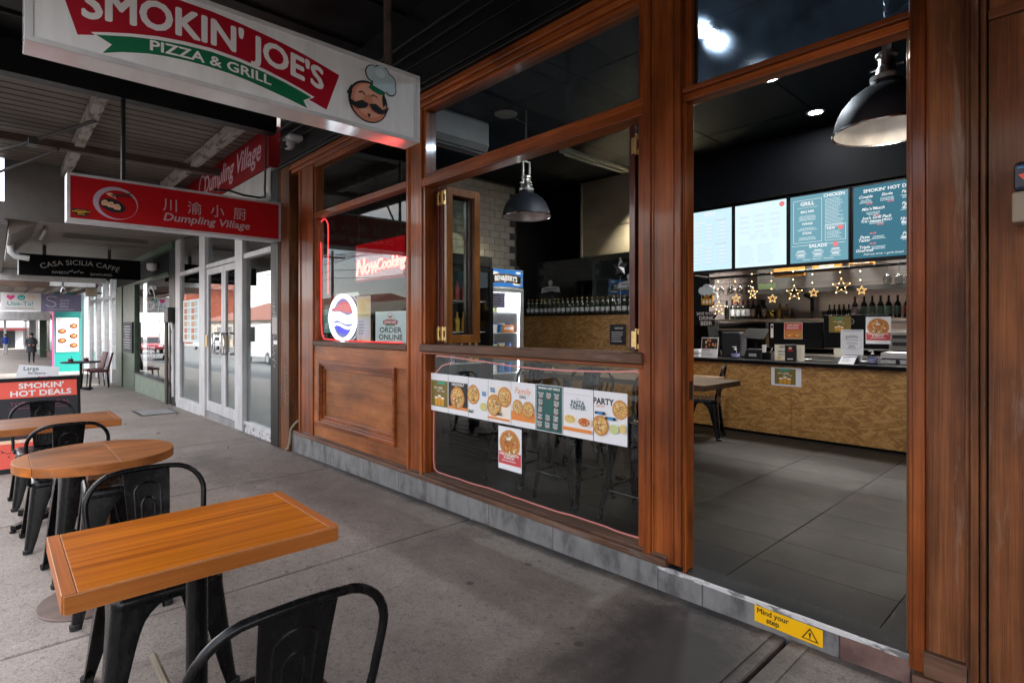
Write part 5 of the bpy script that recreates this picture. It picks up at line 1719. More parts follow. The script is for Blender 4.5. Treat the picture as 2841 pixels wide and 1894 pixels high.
t1 = rect_table(-2.235, -1.722, -2.49, -1.782, 0.60, -2.0, 'glossy orange brown rectangular timber table nearest the pizza shop window')
obj('stretcher', B().tube([(-2.62, -2.14, gz(-2.6) + 0.10), (-2.02, -2.13, gz(-2) + 0.05)], 0.014, 8), 'beige_plastic', t1)
t3 = rect_table(-5.80, -5.22, -2.62, -1.885, 0.53, -5.4, 'weathered rectangular timber table beside the chalkboard sign', worn=True)
rt = thing('round_table', 'round timber table with worn grey brown top and timber column', 'table', (-3.665, -2.2, gz(-3.66)))
RC = (-3.665, -2.205)


def disc_part(name, poly_fn, z0, z1, m):
    pts = poly_fn
    return obj(name, B().prism(pts, (RC[0], RC[1], 0), EX, EY, EZ, z0, z1), m, rt, bevel=0.0015)


RR = 0.345
cuts = [-RR, -0.275, 0.055, RR]
for i in range(3):
    a, c = cuts[i] + (0.0008 if i else 0), cuts[i + 1] - (0.0008 if i < 2 else 0)
    pts = []
    n = 20
    for k in range(n + 1):
        y = a + (c - a) * k / n
        pts.append((math.sqrt(max(RR * RR - y * y, 0)), y))
    for k in range(n + 1):
        y = c + (a - c) * k / n
        pts.append((-math.sqrt(max(RR * RR - y * y, 0)), y))
    q = []
    for p in pts:
        if not q or math.hypot(p[0] - q[-1][0], p[1] - q[-1][1]) > 1e-4:
            q.append(p)
    if math.hypot(q[0][0] - q[-1][0], q[0][1] - q[-1][1]) < 1e-4:
        q.pop()
    disc_part('top_board', q, 0.535, 0.58, ['round_top', 'old_table', 'old_table'][i] if i != 2 else 'old_table')
g = gz(-3.66)
obj('column', B().box(RC[0] - 0.048, RC[0] + 0.048, RC[1] - 0.048, RC[1] + 0.048, g + 0.012, 0.535), 'column_wood', rt, bevel=0.006)
obj('base_plate', B().lathe([(0, 0.0), (0.25, 0.0), (0.255, 0.008), (0.25, 0.014), (0, 0.018)], (RC[0], RC[1] - 0.0, g), 36), 'rust_disc', rt, smooth=True)


# ------------------------------------------------------------------ pressed steel chairs and stools
def steel_leg(sx, sy, half_top, half_bot, h, seat_drop=0.03):
    """angle shaped leg that flares into the apron arch under the seat"""
    b = B()
    zs = [0.0, 0.05, 0.22, 0.45, 0.62, 0.74, 0.82, 0.88, 0.925, 0.955, 0.98]
    ws = [0.040, 0.044, 0.058, 0.072, 0.083, 0.093, 0.104, 0.120, 0.142, 0.165, half_top - 0.004]
    H = h - seat_drop
    vs, fs = [], []
    t = 0.006
    for i, q in enumerate(zs):
        z = H * q / 0.98
        ho = half_bot + (half_top - half_bot) * (q / 0.98)
        w = min(ws[i], ho - 0.003)
        r_ = min(0.032, w * 0.55)
        prof = [(ho - w, ho), (ho - r_, ho), (ho - r_ * 0.62, ho - r_ * 0.08), (ho - r_ * 0.29, ho - r_ * 0.29), (ho - r_ * 0.08, ho - r_ * 0.62), (ho, ho - r_), (ho, ho - w)]
        inn = [(ho - w, ho - t), (ho - r_, ho - t), (ho - r_ * 0.62 - t * 0.5, ho - r_ * 0.08 - t), (ho - r_ * 0.29 - t * 0.8, ho - r_ * 0.29 - t * 0.8), (ho - r_ * 0.08 - t, ho - r_ * 0.62 - t * 0.5), (ho - t, ho - r_), (ho - t, ho - w)]
        for (a, c) in prof + list(reversed(inn)):
            vs.append((sx * a, sy * c, z))
    K = 14
    for i in range(len(zs) - 1):
        for k in range(K):
            k2 = (k + 1) % K
            fs.append((i * K + k, i * K + k2, (i + 1) * K + k2, (i + 1) * K + k))
    fs.append(tuple(range(K))); fs.append(tuple((len(zs) - 1) * K + k for k in range(K)))
    b.add(vs, fs)
    return b


def seat_mesh(hw, h, skirt=0.032):
    """square pressed seat with round corners, rolled edge and a shallow dish"""
    b = B()
    rings = [(hw + 0.001, h - skirt - 0.012, 0.034), (hw + 0.002, h - skirt, 0.034), (hw + 0.001, h - 0.014, 0.036), (hw - 0.004, h - 0.004, 0.036), (hw - 0.012, h, 0.034), (hw - 0.035, h - 0.004, 0.03), (hw - 0.08, h - 0.007, 0.03)]
    n = 6
    K = 4 * (n + 1)
    vs, fs = [], []
    for (a, z, r_) in rings:
        for q, (cx, cy) in enumerate(((1, 1), (-1, 1), (-1, -1), (1, -1))):
            for k in range(n + 1):
                t = q * math.pi / 2 + (math.pi / 2) * k / n
                vs.append((cx * (a - r_) + r_ * math.cos(t), cy * (a - r_) + r_ * math.sin(t), z))
    for i in range(len(rings) - 1):
        for k in range(K):
            k2 = (k + 1) % K
            fs.append((i * K + k, i * K + k2, (i + 1) * K + k2, (i + 1) * K + k))
    fs.append(tuple((len(rings) - 1) * K + k for k in range(K)))
    fs.append(tuple(reversed(range(K))))
    return b.add(vs, fs)


def steel_chair(h_seat, h_back, label, group, hw=0.183, spread=0.225, rails=False, name='steel_chair', back=True, cat='chair'):
    """faces +x, stands on its own origin"""
    c = thing(name, label, cat, (0, 0, 0), group)
    obj('seat', seat_mesh(hw, h_seat), 'black_steel', c, smooth=True)
    for sx in (-1, 1):
        for sy in (-1, 1):
            l_ = obj('leg', steel_leg(sx, sy, hw, spread, h_seat), 'black_steel', c, smooth=True)
            b = B().lathe([(0.0, 0.0), (0.021, 0.0), (0.024, 0.03), (0.0, 0.032)], (sx * (spread - 0.016), sy * (spread - 0.016), -0.002), 10)
            obj('foot_cap', b, 'rubber', l_)
    if rails:
        q = 0.30
        a = spread + (hw - spread) * q - 0.012
        zr = h_seat * q
        for (p0, p1) in (((-a, -a), (a, -a)), ((-a, a), (a, a)), ((-a, -a), (-a, a)), ((a, -a), (a, a))):
            obj('foot_rail', B().tube([(p0[0], p0[1], zr), (p1[0], p1[1], zr)], 0.0085, 8), 'black_steel', c, smooth=True)
    if back:
        top, xb, xt = h_back, -hw + 0.02, -hw - 0.062
        r0 = 0.0112
        pts = []
        W = 0.203
        pts.append((xb + 0.05, -hw - 0.006, h_seat - 0.035))
        pts.append((xb - 0.005, -hw - 0.016, h_seat - 0.012))
        hh = top - h_seat
        for (wy, q) in ((0.186, 0.12), (0.194, 0.30), (0.200, 0.48), (0.2045, 0.64)):
            pts.append((xb + (xt - xb) * q, -wy - 0.01, h_seat + hh * q))
        for k in range(1, 8):
            t = math.pi / 2 * k / 8
            pts.append((xb + (xt - xb) * (0.64 + 0.33 * math.sin(t)), -(0.095 + 0.1205 * math.cos(t)), h_seat + hh * (0.64 + 0.345 * math.sin(t))))
        pts += [(xt - 0.001, -0.08, top - 0.003), (xt - 0.002, 0.0, top)]
        full = pts + [(p[0], -p[1], p[2]) for p in reversed(pts[:-1])]
        obj('back_loop', B().tube(full, r0, 10), 'black_steel', c, smooth=True)
        # centre splat with pressed ribs
        n = 8
        vs, fs = [], []
        for i in range(n + 1):
            q = i / n
            z = h_seat - 0.01 + (top - 0.006 - h_seat + 0.01) * q
            x = xb - 0.004 + (xt + 0.003 - xb) * q + 0.010 * math.sin(math.pi * q)
            hwid = 0.066 + 0.020 * q
            for k in range(5):
                y = -hwid + 2 * hwid * k / 4
                vs.append((x - 0.003 * (1 - (y / hwid) ** 2), y, z))
        m = len(vs)
        vs += [(a + 0.004, d, e) for a, d, e in vs]
        for i in range(n):
            for k in range(4):
                a = i * 5 + k
                fs.append((a, a + 1, a + 6, a + 5)); fs.append((m + a, m + a + 5, m + a + 6, m + a + 1))
        for i in range(n):
            for k in (0, 4):
                a = i * 5 + k
                fs.append((a, a + 5, m + a + 5, m + a))
        for k in range(4):
            fs.append((k, k + 1, m + k + 1, m + k)); a = n * 5 + k; fs.append((a, a + 1, m + a + 1, m + a))
        sp = obj('splat', B().add(vs, fs), 'black_steel', c, smooth=True)

        def onsplat(y, q):
            z = h_seat - 0.01 + (top - 0.006 - h_seat + 0.01) * q
            return (xb - 0.003 + (xt + 0.003 - xb) * q + 0.010 * math.sin(math.pi * q), y, z)
        for (wid, q0, q1) in ((0.050, 0.10, 0.86), (0.026, 0.10, 0.70)):
            up_ = [onsplat(-wid * (0.82 + 0.18 * q), q) for q in [q0 + (q1 - 0.12 - q0) * k / 6 for k in range(7)]]
            arc_ = [onsplat(-wid * math.cos(math.pi * k / 8), q1 - 0.12 + 0.12 * math.sin(math.pi * k / 8)) for k in range(1, 8)]
            dn_ = [(p[0], -p[1], p[2]) for p in reversed(up_)]
            obj('rib', B().tube(up_ + arc_ + dn_, 0.0055, 6), 'black_steel', sp, smooth=True)
    return c


def set_at(c, x, y, rot, z=None, label=None):
    c.location = (x, y, gz(x) if z is None else z)
    c.rotation_euler = (0, 0, rot)
    if label:
        c['label'] = label
    return c


GRP = 'black steel chairs on the footpath'
ch1 = steel_chair(0.45, 0.815, 'black steel chair with rounded back, at the near end of the glossy table', GRP)
for (x, y, rot, lab) in ((-2.575, -2.125, R(1), 'black steel chair pushed under the glossy rectangular table, back toward the round table'),
                         (-4.93, -2.25, R(181), 'black steel chair between round table and weathered rectangular table'),
                         (-6.17, -2.29, R(2), 'black steel chair right in front of the chalkboard sign')):
    set_at(copy_tree(ch1), x, y, rot, label=lab)
set_at(ch1, -1.42, -2.130, R(180))
stl = steel_chair(0.64, 0, 'backless black steel stool tucked under near side of round table', 'tall backless stools at the round table', hw=0.153, spread=0.205, rails=True, name='steel_stool', back=False, cat='stool')
set_at(copy_tree(stl), -4.165, -2.185, R(4), label='backless black steel stool tucked under the far side of round table')
set_at(stl, -3.515, -2.13, R(-3))

# ------------------------------------------------------------------ chalkboard A frame
af = thing('a_frame_sign', 'black framed chalkboard A frame with red header and chalk specials', 'sign', (-7.8, -2.3, gz(-7.8)))
AB, AT = Vector((-7.66, 0, gz(-7.7))), Vector((-7.90, 0, gz(-7.8) + 0.955))
up_v = (AT - AB)
Ln = up_v.length
up_v.normalize()
nv = Vector((up_v.z, 0, -up_v.x)).normalized()
AY0, AY1 = -2.66, -1.905


def apt(y, t, d=0.0):
    return AB + Vector((0, y, 0)) + up_v * t + nv * d


def aslab(y0, y1, t0, t1, d0, d1):
    return B().hexa([apt(y0, t0, d0), apt(y1, t0, d0), apt(y1, t1, d0), apt(y0, t1, d0), apt(y0, t0, d1), apt(y1, t0, d1), apt(y1, t1, d1), apt(y0, t1, d1)])


obj('board', aslab(AY0 + 0.02, AY1 - 0.02, 0.03, Ln - 0.02, -0.012, 0.0), 'chalkboard', af)
for (y0, y1, t0, t1) in ((AY0, AY0 + 0.03, 0, Ln), (AY1 - 0.03, AY1, 0, Ln), (AY0 + 0.03, AY1 - 0.03, 0, 0.04), (AY0 + 0.03, AY1 - 0.03, Ln - 0.035, Ln)):
    obj('frame', aslab(y0, y1, t0, t1, -0.02, 0.012), 'gloss_black', af, bevel=0.003)
b = B()
for y in (AY0, AY1 - 0.03):
    b.bar((AT.x - 0.02, y + 0.015, AT.z - 0.02), (-8.42, y + 0.015, gz(-8.4)), 0.03, 0.03)
obj('back_frame', b, 'gloss_black', af)
cy = (AY0 + AY1) / 2 - 0.0
art = Art(apt(0, 0), EY, up_v, nv, lift=0.001)
art.rect(AY0 + 0.03, Ln - 0.215, AY1 - 0.03, Ln - 0.04, 'coral')
art.fat("SMOKIN'", -2.235, Ln - 0.115, 0.080, 'print_white', w=0.035, sx=1.2)
art.fat('HOT DEALS', -2.235, Ln - 0.195, 0.080, 'print_white', w=0.035, sx=1.2)
art.rect(AY0 + 0.03, 0.05, AY1 - 0.03, 0.335, 'coral')
art.rect(AY0 + 0.03, 0.30, AY1 - 0.2, 0.335, 'peach')
art.text('$6.90', -2.38, 0.305, 0.035, 'print_white', bold=0.03)
for k in range(14):
    a, c = -2.60 + 0.05 * k, 0.10 + 0.17 * ((k * 37) % 10) / 10
    (art.ring(a, c, 0.022, 0.016, 0.004, 'ink', n=12) if k % 3 == 0 else art.disc(a, c, 0.006, 0.01, 'ink', n=8, rot=k))
art.line([(-2.60 + 0.02 * k, 0.22 + 0.02 * math.sin(k)) for k in range(8)], 0.004, 'ink')
art.text("TODAY'S SPECIAL", -2.245, Ln - 0.30, 0.062, 'chalk_pink', bold=-0.01)
art.line([(-2.50, Ln - 0.325), (-2.0, Ln - 0.33)], 0.004, 'chalk_pink')
art.text('PIZZA', -2.2, Ln - 0.43, 0.06, 'chalk_pink', bold=-0.01)
art.text('*BUY ANY 2', -2.33, 0.43, 0.07, 'chalk_pink', bold=-0.012, rot=0.04)
art.text('FOR $20', -2.36, 0.355, 0.06, 'chalk_pink', bold=-0.012, rot=0.03)
art.done(af, 'lettering')
pc = thing('price_card', 'white paper price card standing on top of the chalkboard sign', 'card', (-7.92, -2.27, AT.z))
c0, uu, vv = Vector((-7.905, -2.455, AT.z - 0.03)), Vector((0, 1, -0.06)).normalized(), Vector((-0.12, 0.06, 1)).normalized()
nn = uu.cross(vv)
obj('card', B().prism([(0, 0), (0.36, 0), (0.365, 0.155), (0.03, 0.175)], c0, uu, vv, nn, -0.002, 0.0), 'paper', pc)
art = Art(c0, uu, vv, nn, lift=0.0006)
art.text('Large', 0.13, 0.115, 0.058, 'teal_print', bold=0.012)
art.text('Ben&Jerry', 0.18, 0.075, 0.036, 'navy_print', bold=0.006)
art.text('$11.50', 0.25, 0.022, 0.045, 'hot_pink', bold=0.04)
art.done(pc, 'lettering')

# ------------------------------------------------------------------ posters in the lower window
PY = 0.0465


def poster(x0, x1, z0, z1, label, draw, y=PY, N=(0, -1, 0), name='poster', grp='paper posters taped across the lower window', frame='paper'):
    p = thing(name, label, 'poster', ((x0 + x1) / 2, y, z0), grp)
    obj('sheet', B().box(x0, x1, y, y + 0.0012, z0, z1), frame, p)
    a = Art((x0, y, z0), EX, EZ, N)
    draw(a, x1 - x0, z1 - z0)
    a.done(p, 'print')
    return p


def pizza(a, x, z, r_, ry=None, cut=True, base='cheese_print'):
    ry = ry or r_
    rn = random.Random(int(x * 999) + int(z * 777))
    lump = [1 + rn.uniform(-0.025, 0.025) for _ in range(30)]
    for (k_, m_) in ((1.0, 'pizza_brown'), (0.96, 'crust_print'), (0.86, 'sauce_print'), (0.82, base)):
        a.poly([(x + r_ * k_ * lump[k] * math.cos(k * 0.2094), z + ry * k_ * lump[k] * math.sin(k * 0.2094)) for k in range(30)], m_)
    for (n_, sz, inks) in ((26, 0.13, ['foam_print', 'cheese_print', 'pasta_print', 'crust_print']), (22, 0.085, ['sauce_print', 'pizza_brown', 'poster_red', 'crust_print']), (22, 0.06, ['olive_print', 'dull_green', 'salad_print', 'hair'])):
        for k in range(n_):
            t, q = rn.uniform(0, 6.28), math.sqrt(rn.random()) * 0.72
            u0 = rn.uniform(0, 3)
            a._put([(x + r_ * (q * math.cos(t) + sz * rn.uniform(0.6, 1.2) * math.cos(u + u0)), z + ry * (q * math.sin(t) + sz * rn.uniform(0.6, 1.0) * math.sin(u + u0))) for u in (0, 1.26, 2.5, 3.8, 5.0)],
                   [(0, 1, 2, 3, 4)], rn.choice(inks))
        a.next()
    if cut:
        a.line([(x - r_ * 0.8, z - ry * 0.35), (x + r_ * 0.8, z + ry * 0.35)], r_ * 0.025, 'pizza_brown')
        a.line([(x - r_ * 0.3, z + ry * 0.8), (x + r_ * 0.3, z - ry * 0.8)], r_ * 0.025, 'pizza_brown')


def mugs(a, x, z, s_):
    for k in range(3):
        cx = x + (k - 1) * 0.36 * s_
        h = s_ * (0.62 if k == 1 else 0.5)
        a.poly([(cx - 0.14 * s_, z), (cx + 0.14 * s_, z), (cx + 0.17 * s_, z + h), (cx - 0.17 * s_, z + h)], 'beer_print')
        a.disc(cx, z + h, 0.19 * s_, 0.07 * s_, 'foam_print', n=16)


def d_beer(a, w, h):
    a.rect(0.004, h * 0.13, w - 0.004, h * 0.82, 'olive_print')
    a.disc(w * 0.62, h * 0.76, w * 0.26, h * 0.04, 'mint_print')
    a.text('BUY 2 BEER', w * 0.45, h * 0.60, w * 0.095, 'foam_print', bold=0.03)
    a.text('GET 1 FREE', w * 0.6, h * 0.525, w * 0.085, 'cream_paper', bold=0.01)
    mugs(a, w * 0.52, h * 0.16, w * 0.52)


def d_half(a, w, h):
    a.rect(0.003, h * 0.20, w - 0.003, h * 0.82, 'black_print')
    a.rect(0.003, h * 0.13, w - 0.003, h * 0.205, 'orange_print')
    a.text('HALF/HALF', w * 0.5, h * 0.735, w * 0.125, 'print_white', bold=0.04)
    a.text('Pizza', w * 0.5, h * 0.655, w * 0.15, 'cheese_print', bold=0.0, shear=0.3)
    pizza(a, w * 0.48, h * 0.43, w * 0.36)
    a.line([(w * 0.2, h * 0.33), (w * 0.78, h * 0.50)], 0.004, 'black_print')


def cans(a, x, z, s_):
    for k in range(2):
        xx = x + k * 0.55 * s_
        a.poly([(xx, z), (xx + 0.4 * s_, z + 0.1 * s_), (xx + 0.25 * s_, z + 0.75 * s_), (xx - 0.15 * s_, z + 0.65 * s_)], 'blue_print')
        a.rect(xx + 0.02 * s_, z + 0.3 * s_, xx + 0.2 * s_, z + 0.46 * s_, 'print_white')


def d_deal1(a, w, h):
    pizza(a, w * 0.26, h * 0.58, w * 0.32)
    cans(a, w * 0.74, h * 0.58, w * 0.2)
    a.disc(w * 0.80, h * 0.32, w * 0.17, h * 0.10, 'salad_print'); a.disc(w * 0.80, h * 0.33, w * 0.10, h * 0.06, 'pasta_print')
    a.text('deal', w * 0.16, h * 0.13, w * 0.16, 'black_print', bold=0.02, shear=0.2)


def d_deal2(a, w, h):
    a.rect(0.003, h * 0.12, w - 0.003, h * 0.85, 'foam_print')
    pizza(a, w * 0.74, h * 0.62, w * 0.30)
    pizza(a, w * 0.28, h * 0.40, w * 0.32)
    cans(a, w * 0.14, h * 0.70, w * 0.2)
    a.text('deal', w * 0.54, h * 0.185, w * 0.15, 'black_print', bold=0.02, shear=0.2)
    a.rect(0.003, h * 0.08, w - 0.003, h * 0.125, 'orange_print')


def d_family(a, w, h):
    a.rect(0.003, h * 0.13, w - 0.003, h * 0.34, 'orange_print')
    a.text('Family', w * 0.5, h * 0.74, w * 0.26, 'orange_print', bold=0.0, shear=0.3)
    a.text('DEAL', w * 0.5, h * 0.645, w * 0.12, 'black_print', bold=0.02)
    pizza(a, w * 0.28, h * 0.43, w * 0.22); pizza(a, w * 0.73, h * 0.40, w * 0.24)


def d_hot(a, w, h):
    a.rect(0.004, 0.004, w - 0.004, h - 0.004, 'teal_print')
    a.text('SMOKIN’ HOT DEALS', w * 0.5, h * 0.905, w * 0.085, 'print_white', bold=0.06)
    for r_ in range(5):
        for c_ in range(3):
            if (r_ in (1, 2) and c_ == 1): continue
            x, z = w * (0.20 + 0.30 * c_), h * (0.80 - 0.155 * r_)
            a.text(['Couple', 'Single', 'Family', "Mix'n", 'Grill', 'Parma', 'Deal', 'Buster', 'Pasta', 'Taster', 'Party', 'Triple', 'Starter', 'Drink', 'Bread'][r_ * 3 + c_], x, z, w * 0.075, 'print_white', shear=0.2, bold=0.02)
            a.greek(x - w * 0.10, z - h * 0.015, w * 0.2, 3, h * 0.022, h * 0.011, 'print_white', seed=r_ * 5 + c_, align='CENTER')
            a.rect(x - w * 0.04, z - h * 0.095, x + w * 0.04, z - h * 0.078, 'coral')


def d_pasta(a, w, h):
    a.line([(w * 0.04, h * 0.87), (w * 0.96, h * 0.87)], 0.0012, 'grey_print')
    a.text('PASTA', w * 0.5, h * 0.665, w * 0.155, 'teal_print', bold=0.05)
    a.text('TASTER', w * 0.5, h * 0.575, w * 0.155, 'teal_print', bold=0.05)
    a.text('chef', w * 0.5, h * 0.78, w * 0.06, 'grey_print')
    for (x, z, m) in ((w * 0.24, h * 0.36, 'pasta_print'), (w * 0.73, h * 0.34, 'sauce_print')):
        a.disc(x, z, w * 0.23, h * 0.105, 'foam_print'); a.disc(x, z, w * 0.19, h * 0.085, m)
        for k in range(9):
            a.disc(x + w * 0.13 * math.cos(k * 2.4), z + h * 0.05 * math.sin(k * 2.4), w * 0.03, h * 0.012, ['sauce_print', 'cheese_print', 'salad_print'][k % 3], n=8, rot=k)
    a.rect(0.003, h * 0.13, w - 0.003, h * 0.20, 'orange_print')


def d_party(a, w, h):
    a.text('PARTY', w * 0.30, h * 0.745, w * 0.21, 'black_print', bold=0.06)
    a.text('Starter', w * 0.22, h * 0.685, w * 0.10, 'orange_print', shear=0.3)
    pizza(a, w * 0.80, h * 0.68, w * 0.23); pizza(a, w * 0.22, h * 0.33, w * 0.25)
    for (x, z) in ((w * 0.22, h * 0.57), (w * 0.54, h * 0.49)):
        a.poly([(x - w * 0.16, z - h * 0.02), (x + w * 0.12, z - h * 0.03), (x + w * 0.18, z), (x + w * 0.12, z + h * 0.035), (x - w * 0.16, z + h * 0.03)], 'black_print')
        a.rect(x - w * 0.09, z - h * 0.022, x + w * 0.08, z + h * 0.026, 'blue_print')
    a.disc(w * 0.64, h * 0.30, w * 0.14, h * 0.09, 'salad_print'); a.disc(w * 0.90, h * 0.33, w * 0.09, h * 0.09, 'pasta_print')


def d_marg(a, w, h):
    a.rect(0.004, h * 0.13, w - 0.004, h * 0.42, 'poster_red')
    pizza(a, w * 0.5, h * 0.62, w * 0.44, w * 0.40, base='pizza_brown')
    a.disc(w * 0.48, h * 0.73, w * 0.10, h * 0.03, 'foam_print')
    a.text('FREE MARGARITA', w * 0.5, h * 0.34, w * 0.105, 'print_white', bold=0.05)
    a.text('IS BACK!', w * 0.5, h * 0.265, w * 0.12, 'print_white', bold=0.05)
    a.greek(w * 0.2, h * 0.23, w * 0.6, 1, 0.01, h * 0.02, 'print_white', ragged=0)


for (x0, x1, dz, lab, fn) in ((-3.845, -3.607, 0, 'white edged poster of three beer mugs, at the end of the poster row', d_beer),
                              (-3.603, -3.352, 0, 'black poster headed HALF/HALF with one cut pizza', d_half),
                              (-3.348, -3.117, -0.002, 'white poster with one pizza and blue cans at its corner', d_deal1),
                              (-3.113, -2.87, -0.001, 'poster of two overlapping pizzas and blue cans', d_deal2),
                              (-2.866, -2.628, 0, 'white poster headed Family DEAL above two pizzas', d_family),
                              (-2.622, -2.384, 0.001, 'dark teal poster full of white deal lists', d_hot),
                              (-2.378, -2.136, 0, 'white poster headed PASTA TASTER with two pasta plates', d_pasta),
                              (-2.131, -1.888, 0, 'white poster headed PARTY with two pizzas and two bottles', d_party)):
    poster(x0, x1, 0.556 + dz, 0.862 + dz, lab, fn)
poster(-3.002, -2.762, 0.234, 0.537, 'white and red free margarita pizza poster taped alone below the row', d_marg)

# ------------------------------------------------------------------ lit signs in the small window
GY = 0.075
ls = thing('red_light_strip', 'red LED strip looped along edges of the small window', 'light strip', (-5.95, GY, 1.1))
pts = [(-5.856, GY, 1.60), (-5.858, GY, 1.9), (-5.850, GY, 2.28)]
for k in range(0, 9):
    t = math.pi * k / 8
    pts.append((-5.965 + 0.112 * math.cos(t), GY, 2.33 + 0.105 * math.sin(t)))
pts += [(-6.004, GY - 0.012, 2.1), (-6.004, GY - 0.012, 1.6), (-6.002, GY - 0.012, 1.3), (-5.99, GY - 0.01, 1.16), (-5.93, GY - 0.01, 1.107), (-5.6, GY - 0.01, 1.098), (-5.0, GY - 0.012, 1.096), (-4.3, GY - 0.012, 1.10)]
obj('strip', B().tube(pts, 0.0075, 6), 'led_red', ls, smooth=True)
nc = thing('neon_script_sign', 'glowing red LED script sign reading Now Cooking with red halo sheet behind', 'sign', (-4.75, 0.14, 1.8))
obj('backing', B().box(-5.32, -4.42, 0.13, 0.136, 1.72, 2.06), 'clear', nc)


def script_tubes(parent, s_, x, y, z, size, m, shear=0.25, name='letter_tube', r_=0.0055, rise=0.0):
    cu = bpy.data.curves.new('tube', 'FONT'); cu.body = s_; cu.size = size; cu.shear = shear; cu.fill_mode = 'NONE'; cu.bevel_depth = r_; cu.bevel_resolution = 1; cu.resolution_u = 3
    o = bpy.data.objects.new('tube', cu); COL.objects.link(o)
    dg = bpy.context.evaluated_depsgraph_get()
    me = bpy.data.meshes.new_from_object(o.evaluated_get(dg))
    b = B()
    b.add([(x + v.co.x, y - v.co.z, z + v.co.y + rise * v.co.x) for v in me.vertices], [tuple(p.vertices) for p in me.polygons])
    bpy.data.objects.remove(o); bpy.data.curves.remove(cu)
    return obj(name, b, m, parent)


script_tubes(nc, 'Now', -5.30, 0.118, 1.765, 0.22, 'led_letter', rise=0.03)
script_tubes(nc, 'Cooking', -4.88, 0.118, 1.795, 0.150, 'led_letter', rise=0.02)
obj('halo_sheet', B().box(-5.34, -4.40, 0.137, 0.141, 1.70, 2.08), 'led_glow', nc)  # added sheet emits the red halo around the letters
for x in (-5.28, -4.46):
    obj('hanger', B().tube([(x, 0.14, 2.06), (x, 0.14, 2.9)], 0.002, 4), 'dark_metal', nc)

ov = thing('oval_neon_sign', 'glowing oval neon sign in red white and blue on window ledge', 'sign', (-5.56, 0.11, 1.1))
obj('backing', B().box(-5.89, -5.25, 0.125, 0.131, 1.085, 1.60), 'clear', ov)
ocx, ocz, oa, oc = -5.56, 1.335, 0.285, 0.232
obj('glow_plate', B().prism([(ocx + 0.305 * math.cos(k * 0.1963), ocz + 0.25 * math.sin(k * 0.1963)) for k in range(32)], (0, 0.121, 0), EX, EZ, (0, -1, 0), -0.001, 0.001), 'led_haze', ov)  # added plate, its glow is the halo behind the tubes
ring = [(ocx + oa * math.cos(2 * math.pi * k / 40), 0.10, ocz + oc * math.sin(2 * math.pi * k / 40)) for k in range(40)]
obj('white_tube', B().tube(ring, 0.022, 8, closed=True), 'led_white', ov, smooth=True)
wave = lambda dz: [(ocx - 0.25 + 0.5 * k / 16, 0.10, ocz + dz + 0.022 * math.sin(2 * math.pi * k / 16)) for k in range(17)]
obj('white_tube', B().tube(wave(0.0), 0.046, 8), 'led_white', ov, smooth=True)
obj('white_tube', B().tube(wave(-0.085), 0.014, 8), 'led_white', ov, smooth=True)
obj('rose_tube', B().tube(wave(0.085), 0.014, 8), 'led_rose', ov, smooth=True)
pts = []
for k in range(21):
    t = math.pi * (0.12 + 0.76 * k / 20)
    pts.append((ocx + 0.225 * math.cos(t), ocz + 0.175 * math.sin(t)))
obj('red_field', B().prism(pts + [(ocx - 0.2, ocz + 0.08), (ocx, ocz + 0.075), (ocx + 0.2, ocz + 0.07)], (0, 0.115, 0), EX, EZ, (0, -1, 0), -0.002, 0.002), 'led_rose', ov)
pts = []
for k in range(21):
    t = -math.pi * (0.12 + 0.76 * k / 20)
    pts.append((ocx + 0.225 * math.cos(t), ocz + 0.175 * math.sin(t)))
obj('blue_field', B().prism(pts + [(ocx - 0.2, ocz - 0.07), (ocx, ocz - 0.10), (ocx + 0.2, ocz - 0.08)], (0, 0.115, 0), EX, EZ, (0, -1, 0), -0.002, 0.002), 'led_blue', ov)

cd = thing('green_card', 'small teal green card standing at the edge of the small window', 'card', (-6.0, 0.1, 1.17))
obj('card', B().box(-6.02, -5.80, 0.09, 0.093, 1.175, 1.43), 'teal', cd)
art = Art((-6.02, 0.09, 1.175), EX, EZ, (0, -1, 0)); art.text('eat', 0.14, 0.13, 0.07, 'pale_card', rot=1.57); art.greek(0.05, 0.1, 0.1, 3, 0.022, 0.01, 'pale_card'); art.done(cd, 'print')
fl_ = thing('flyer', 'tall printed flyer with a green glass drawing between oval neon and order sign', 'flyer', (-5.1, 0.1, 1.1))
obj('sheet', B().box(-5.24, -4.96, 0.10, 0.102, 1.10, 1.55), 'cream_paper', fl_)
art = Art((-5.24, 0.10, 1.10), EX, EZ, (0, -1, 0)); art.rect(0.02, 0.25, 0.26, 0.42, 'pasta_print'); art.disc(0.13, 0.34, 0.06, 0.06, 'cheese_print'); art.rect(0.02, 0.03, 0.26, 0.22, 'mauve_letter'); art.greek(0.04, 0.2, 0.15, 5, 0.03, 0.012, 'grey_print'); art.done(fl_, 'print')
oo = thing('order_sign', 'pale sign reading ORDER ONLINE with small cook emblem', 'sign', (-4.5, 0.07, 1.1))
obj('sheet', B().box(-4.80, -4.17, 0.066, 0.068, 1.092, 1.385), 'pale_card', oo)
art = Art((-4.80, 0.066, 1.092), EX, EZ, (0, -1, 0))
art.text('ORDER', 0.275, 0.098, 0.068, 'black_print', bold=0.045, sx=1.75)
art.text('ONLINE', 0.275, 0.032, 0.068, 'black_print', bold=0.045, sx=1.72)
art.poly([(0.15, 0.175), (0.40, 0.172), (0.41, 0.205), (0.34, 0.218), (0.27, 0.222), (0.20, 0.218), (0.14, 0.205)], 'banner_red')
art.text("SMOKIN' JOE'S", 0.275, 0.184, 0.026, 'print_white', bold=0.05, sx=1.2)
art.poly([(0.18, 0.160), (0.37, 0.158), (0.35, 0.174), (0.20, 0.174)], 'banner_green')
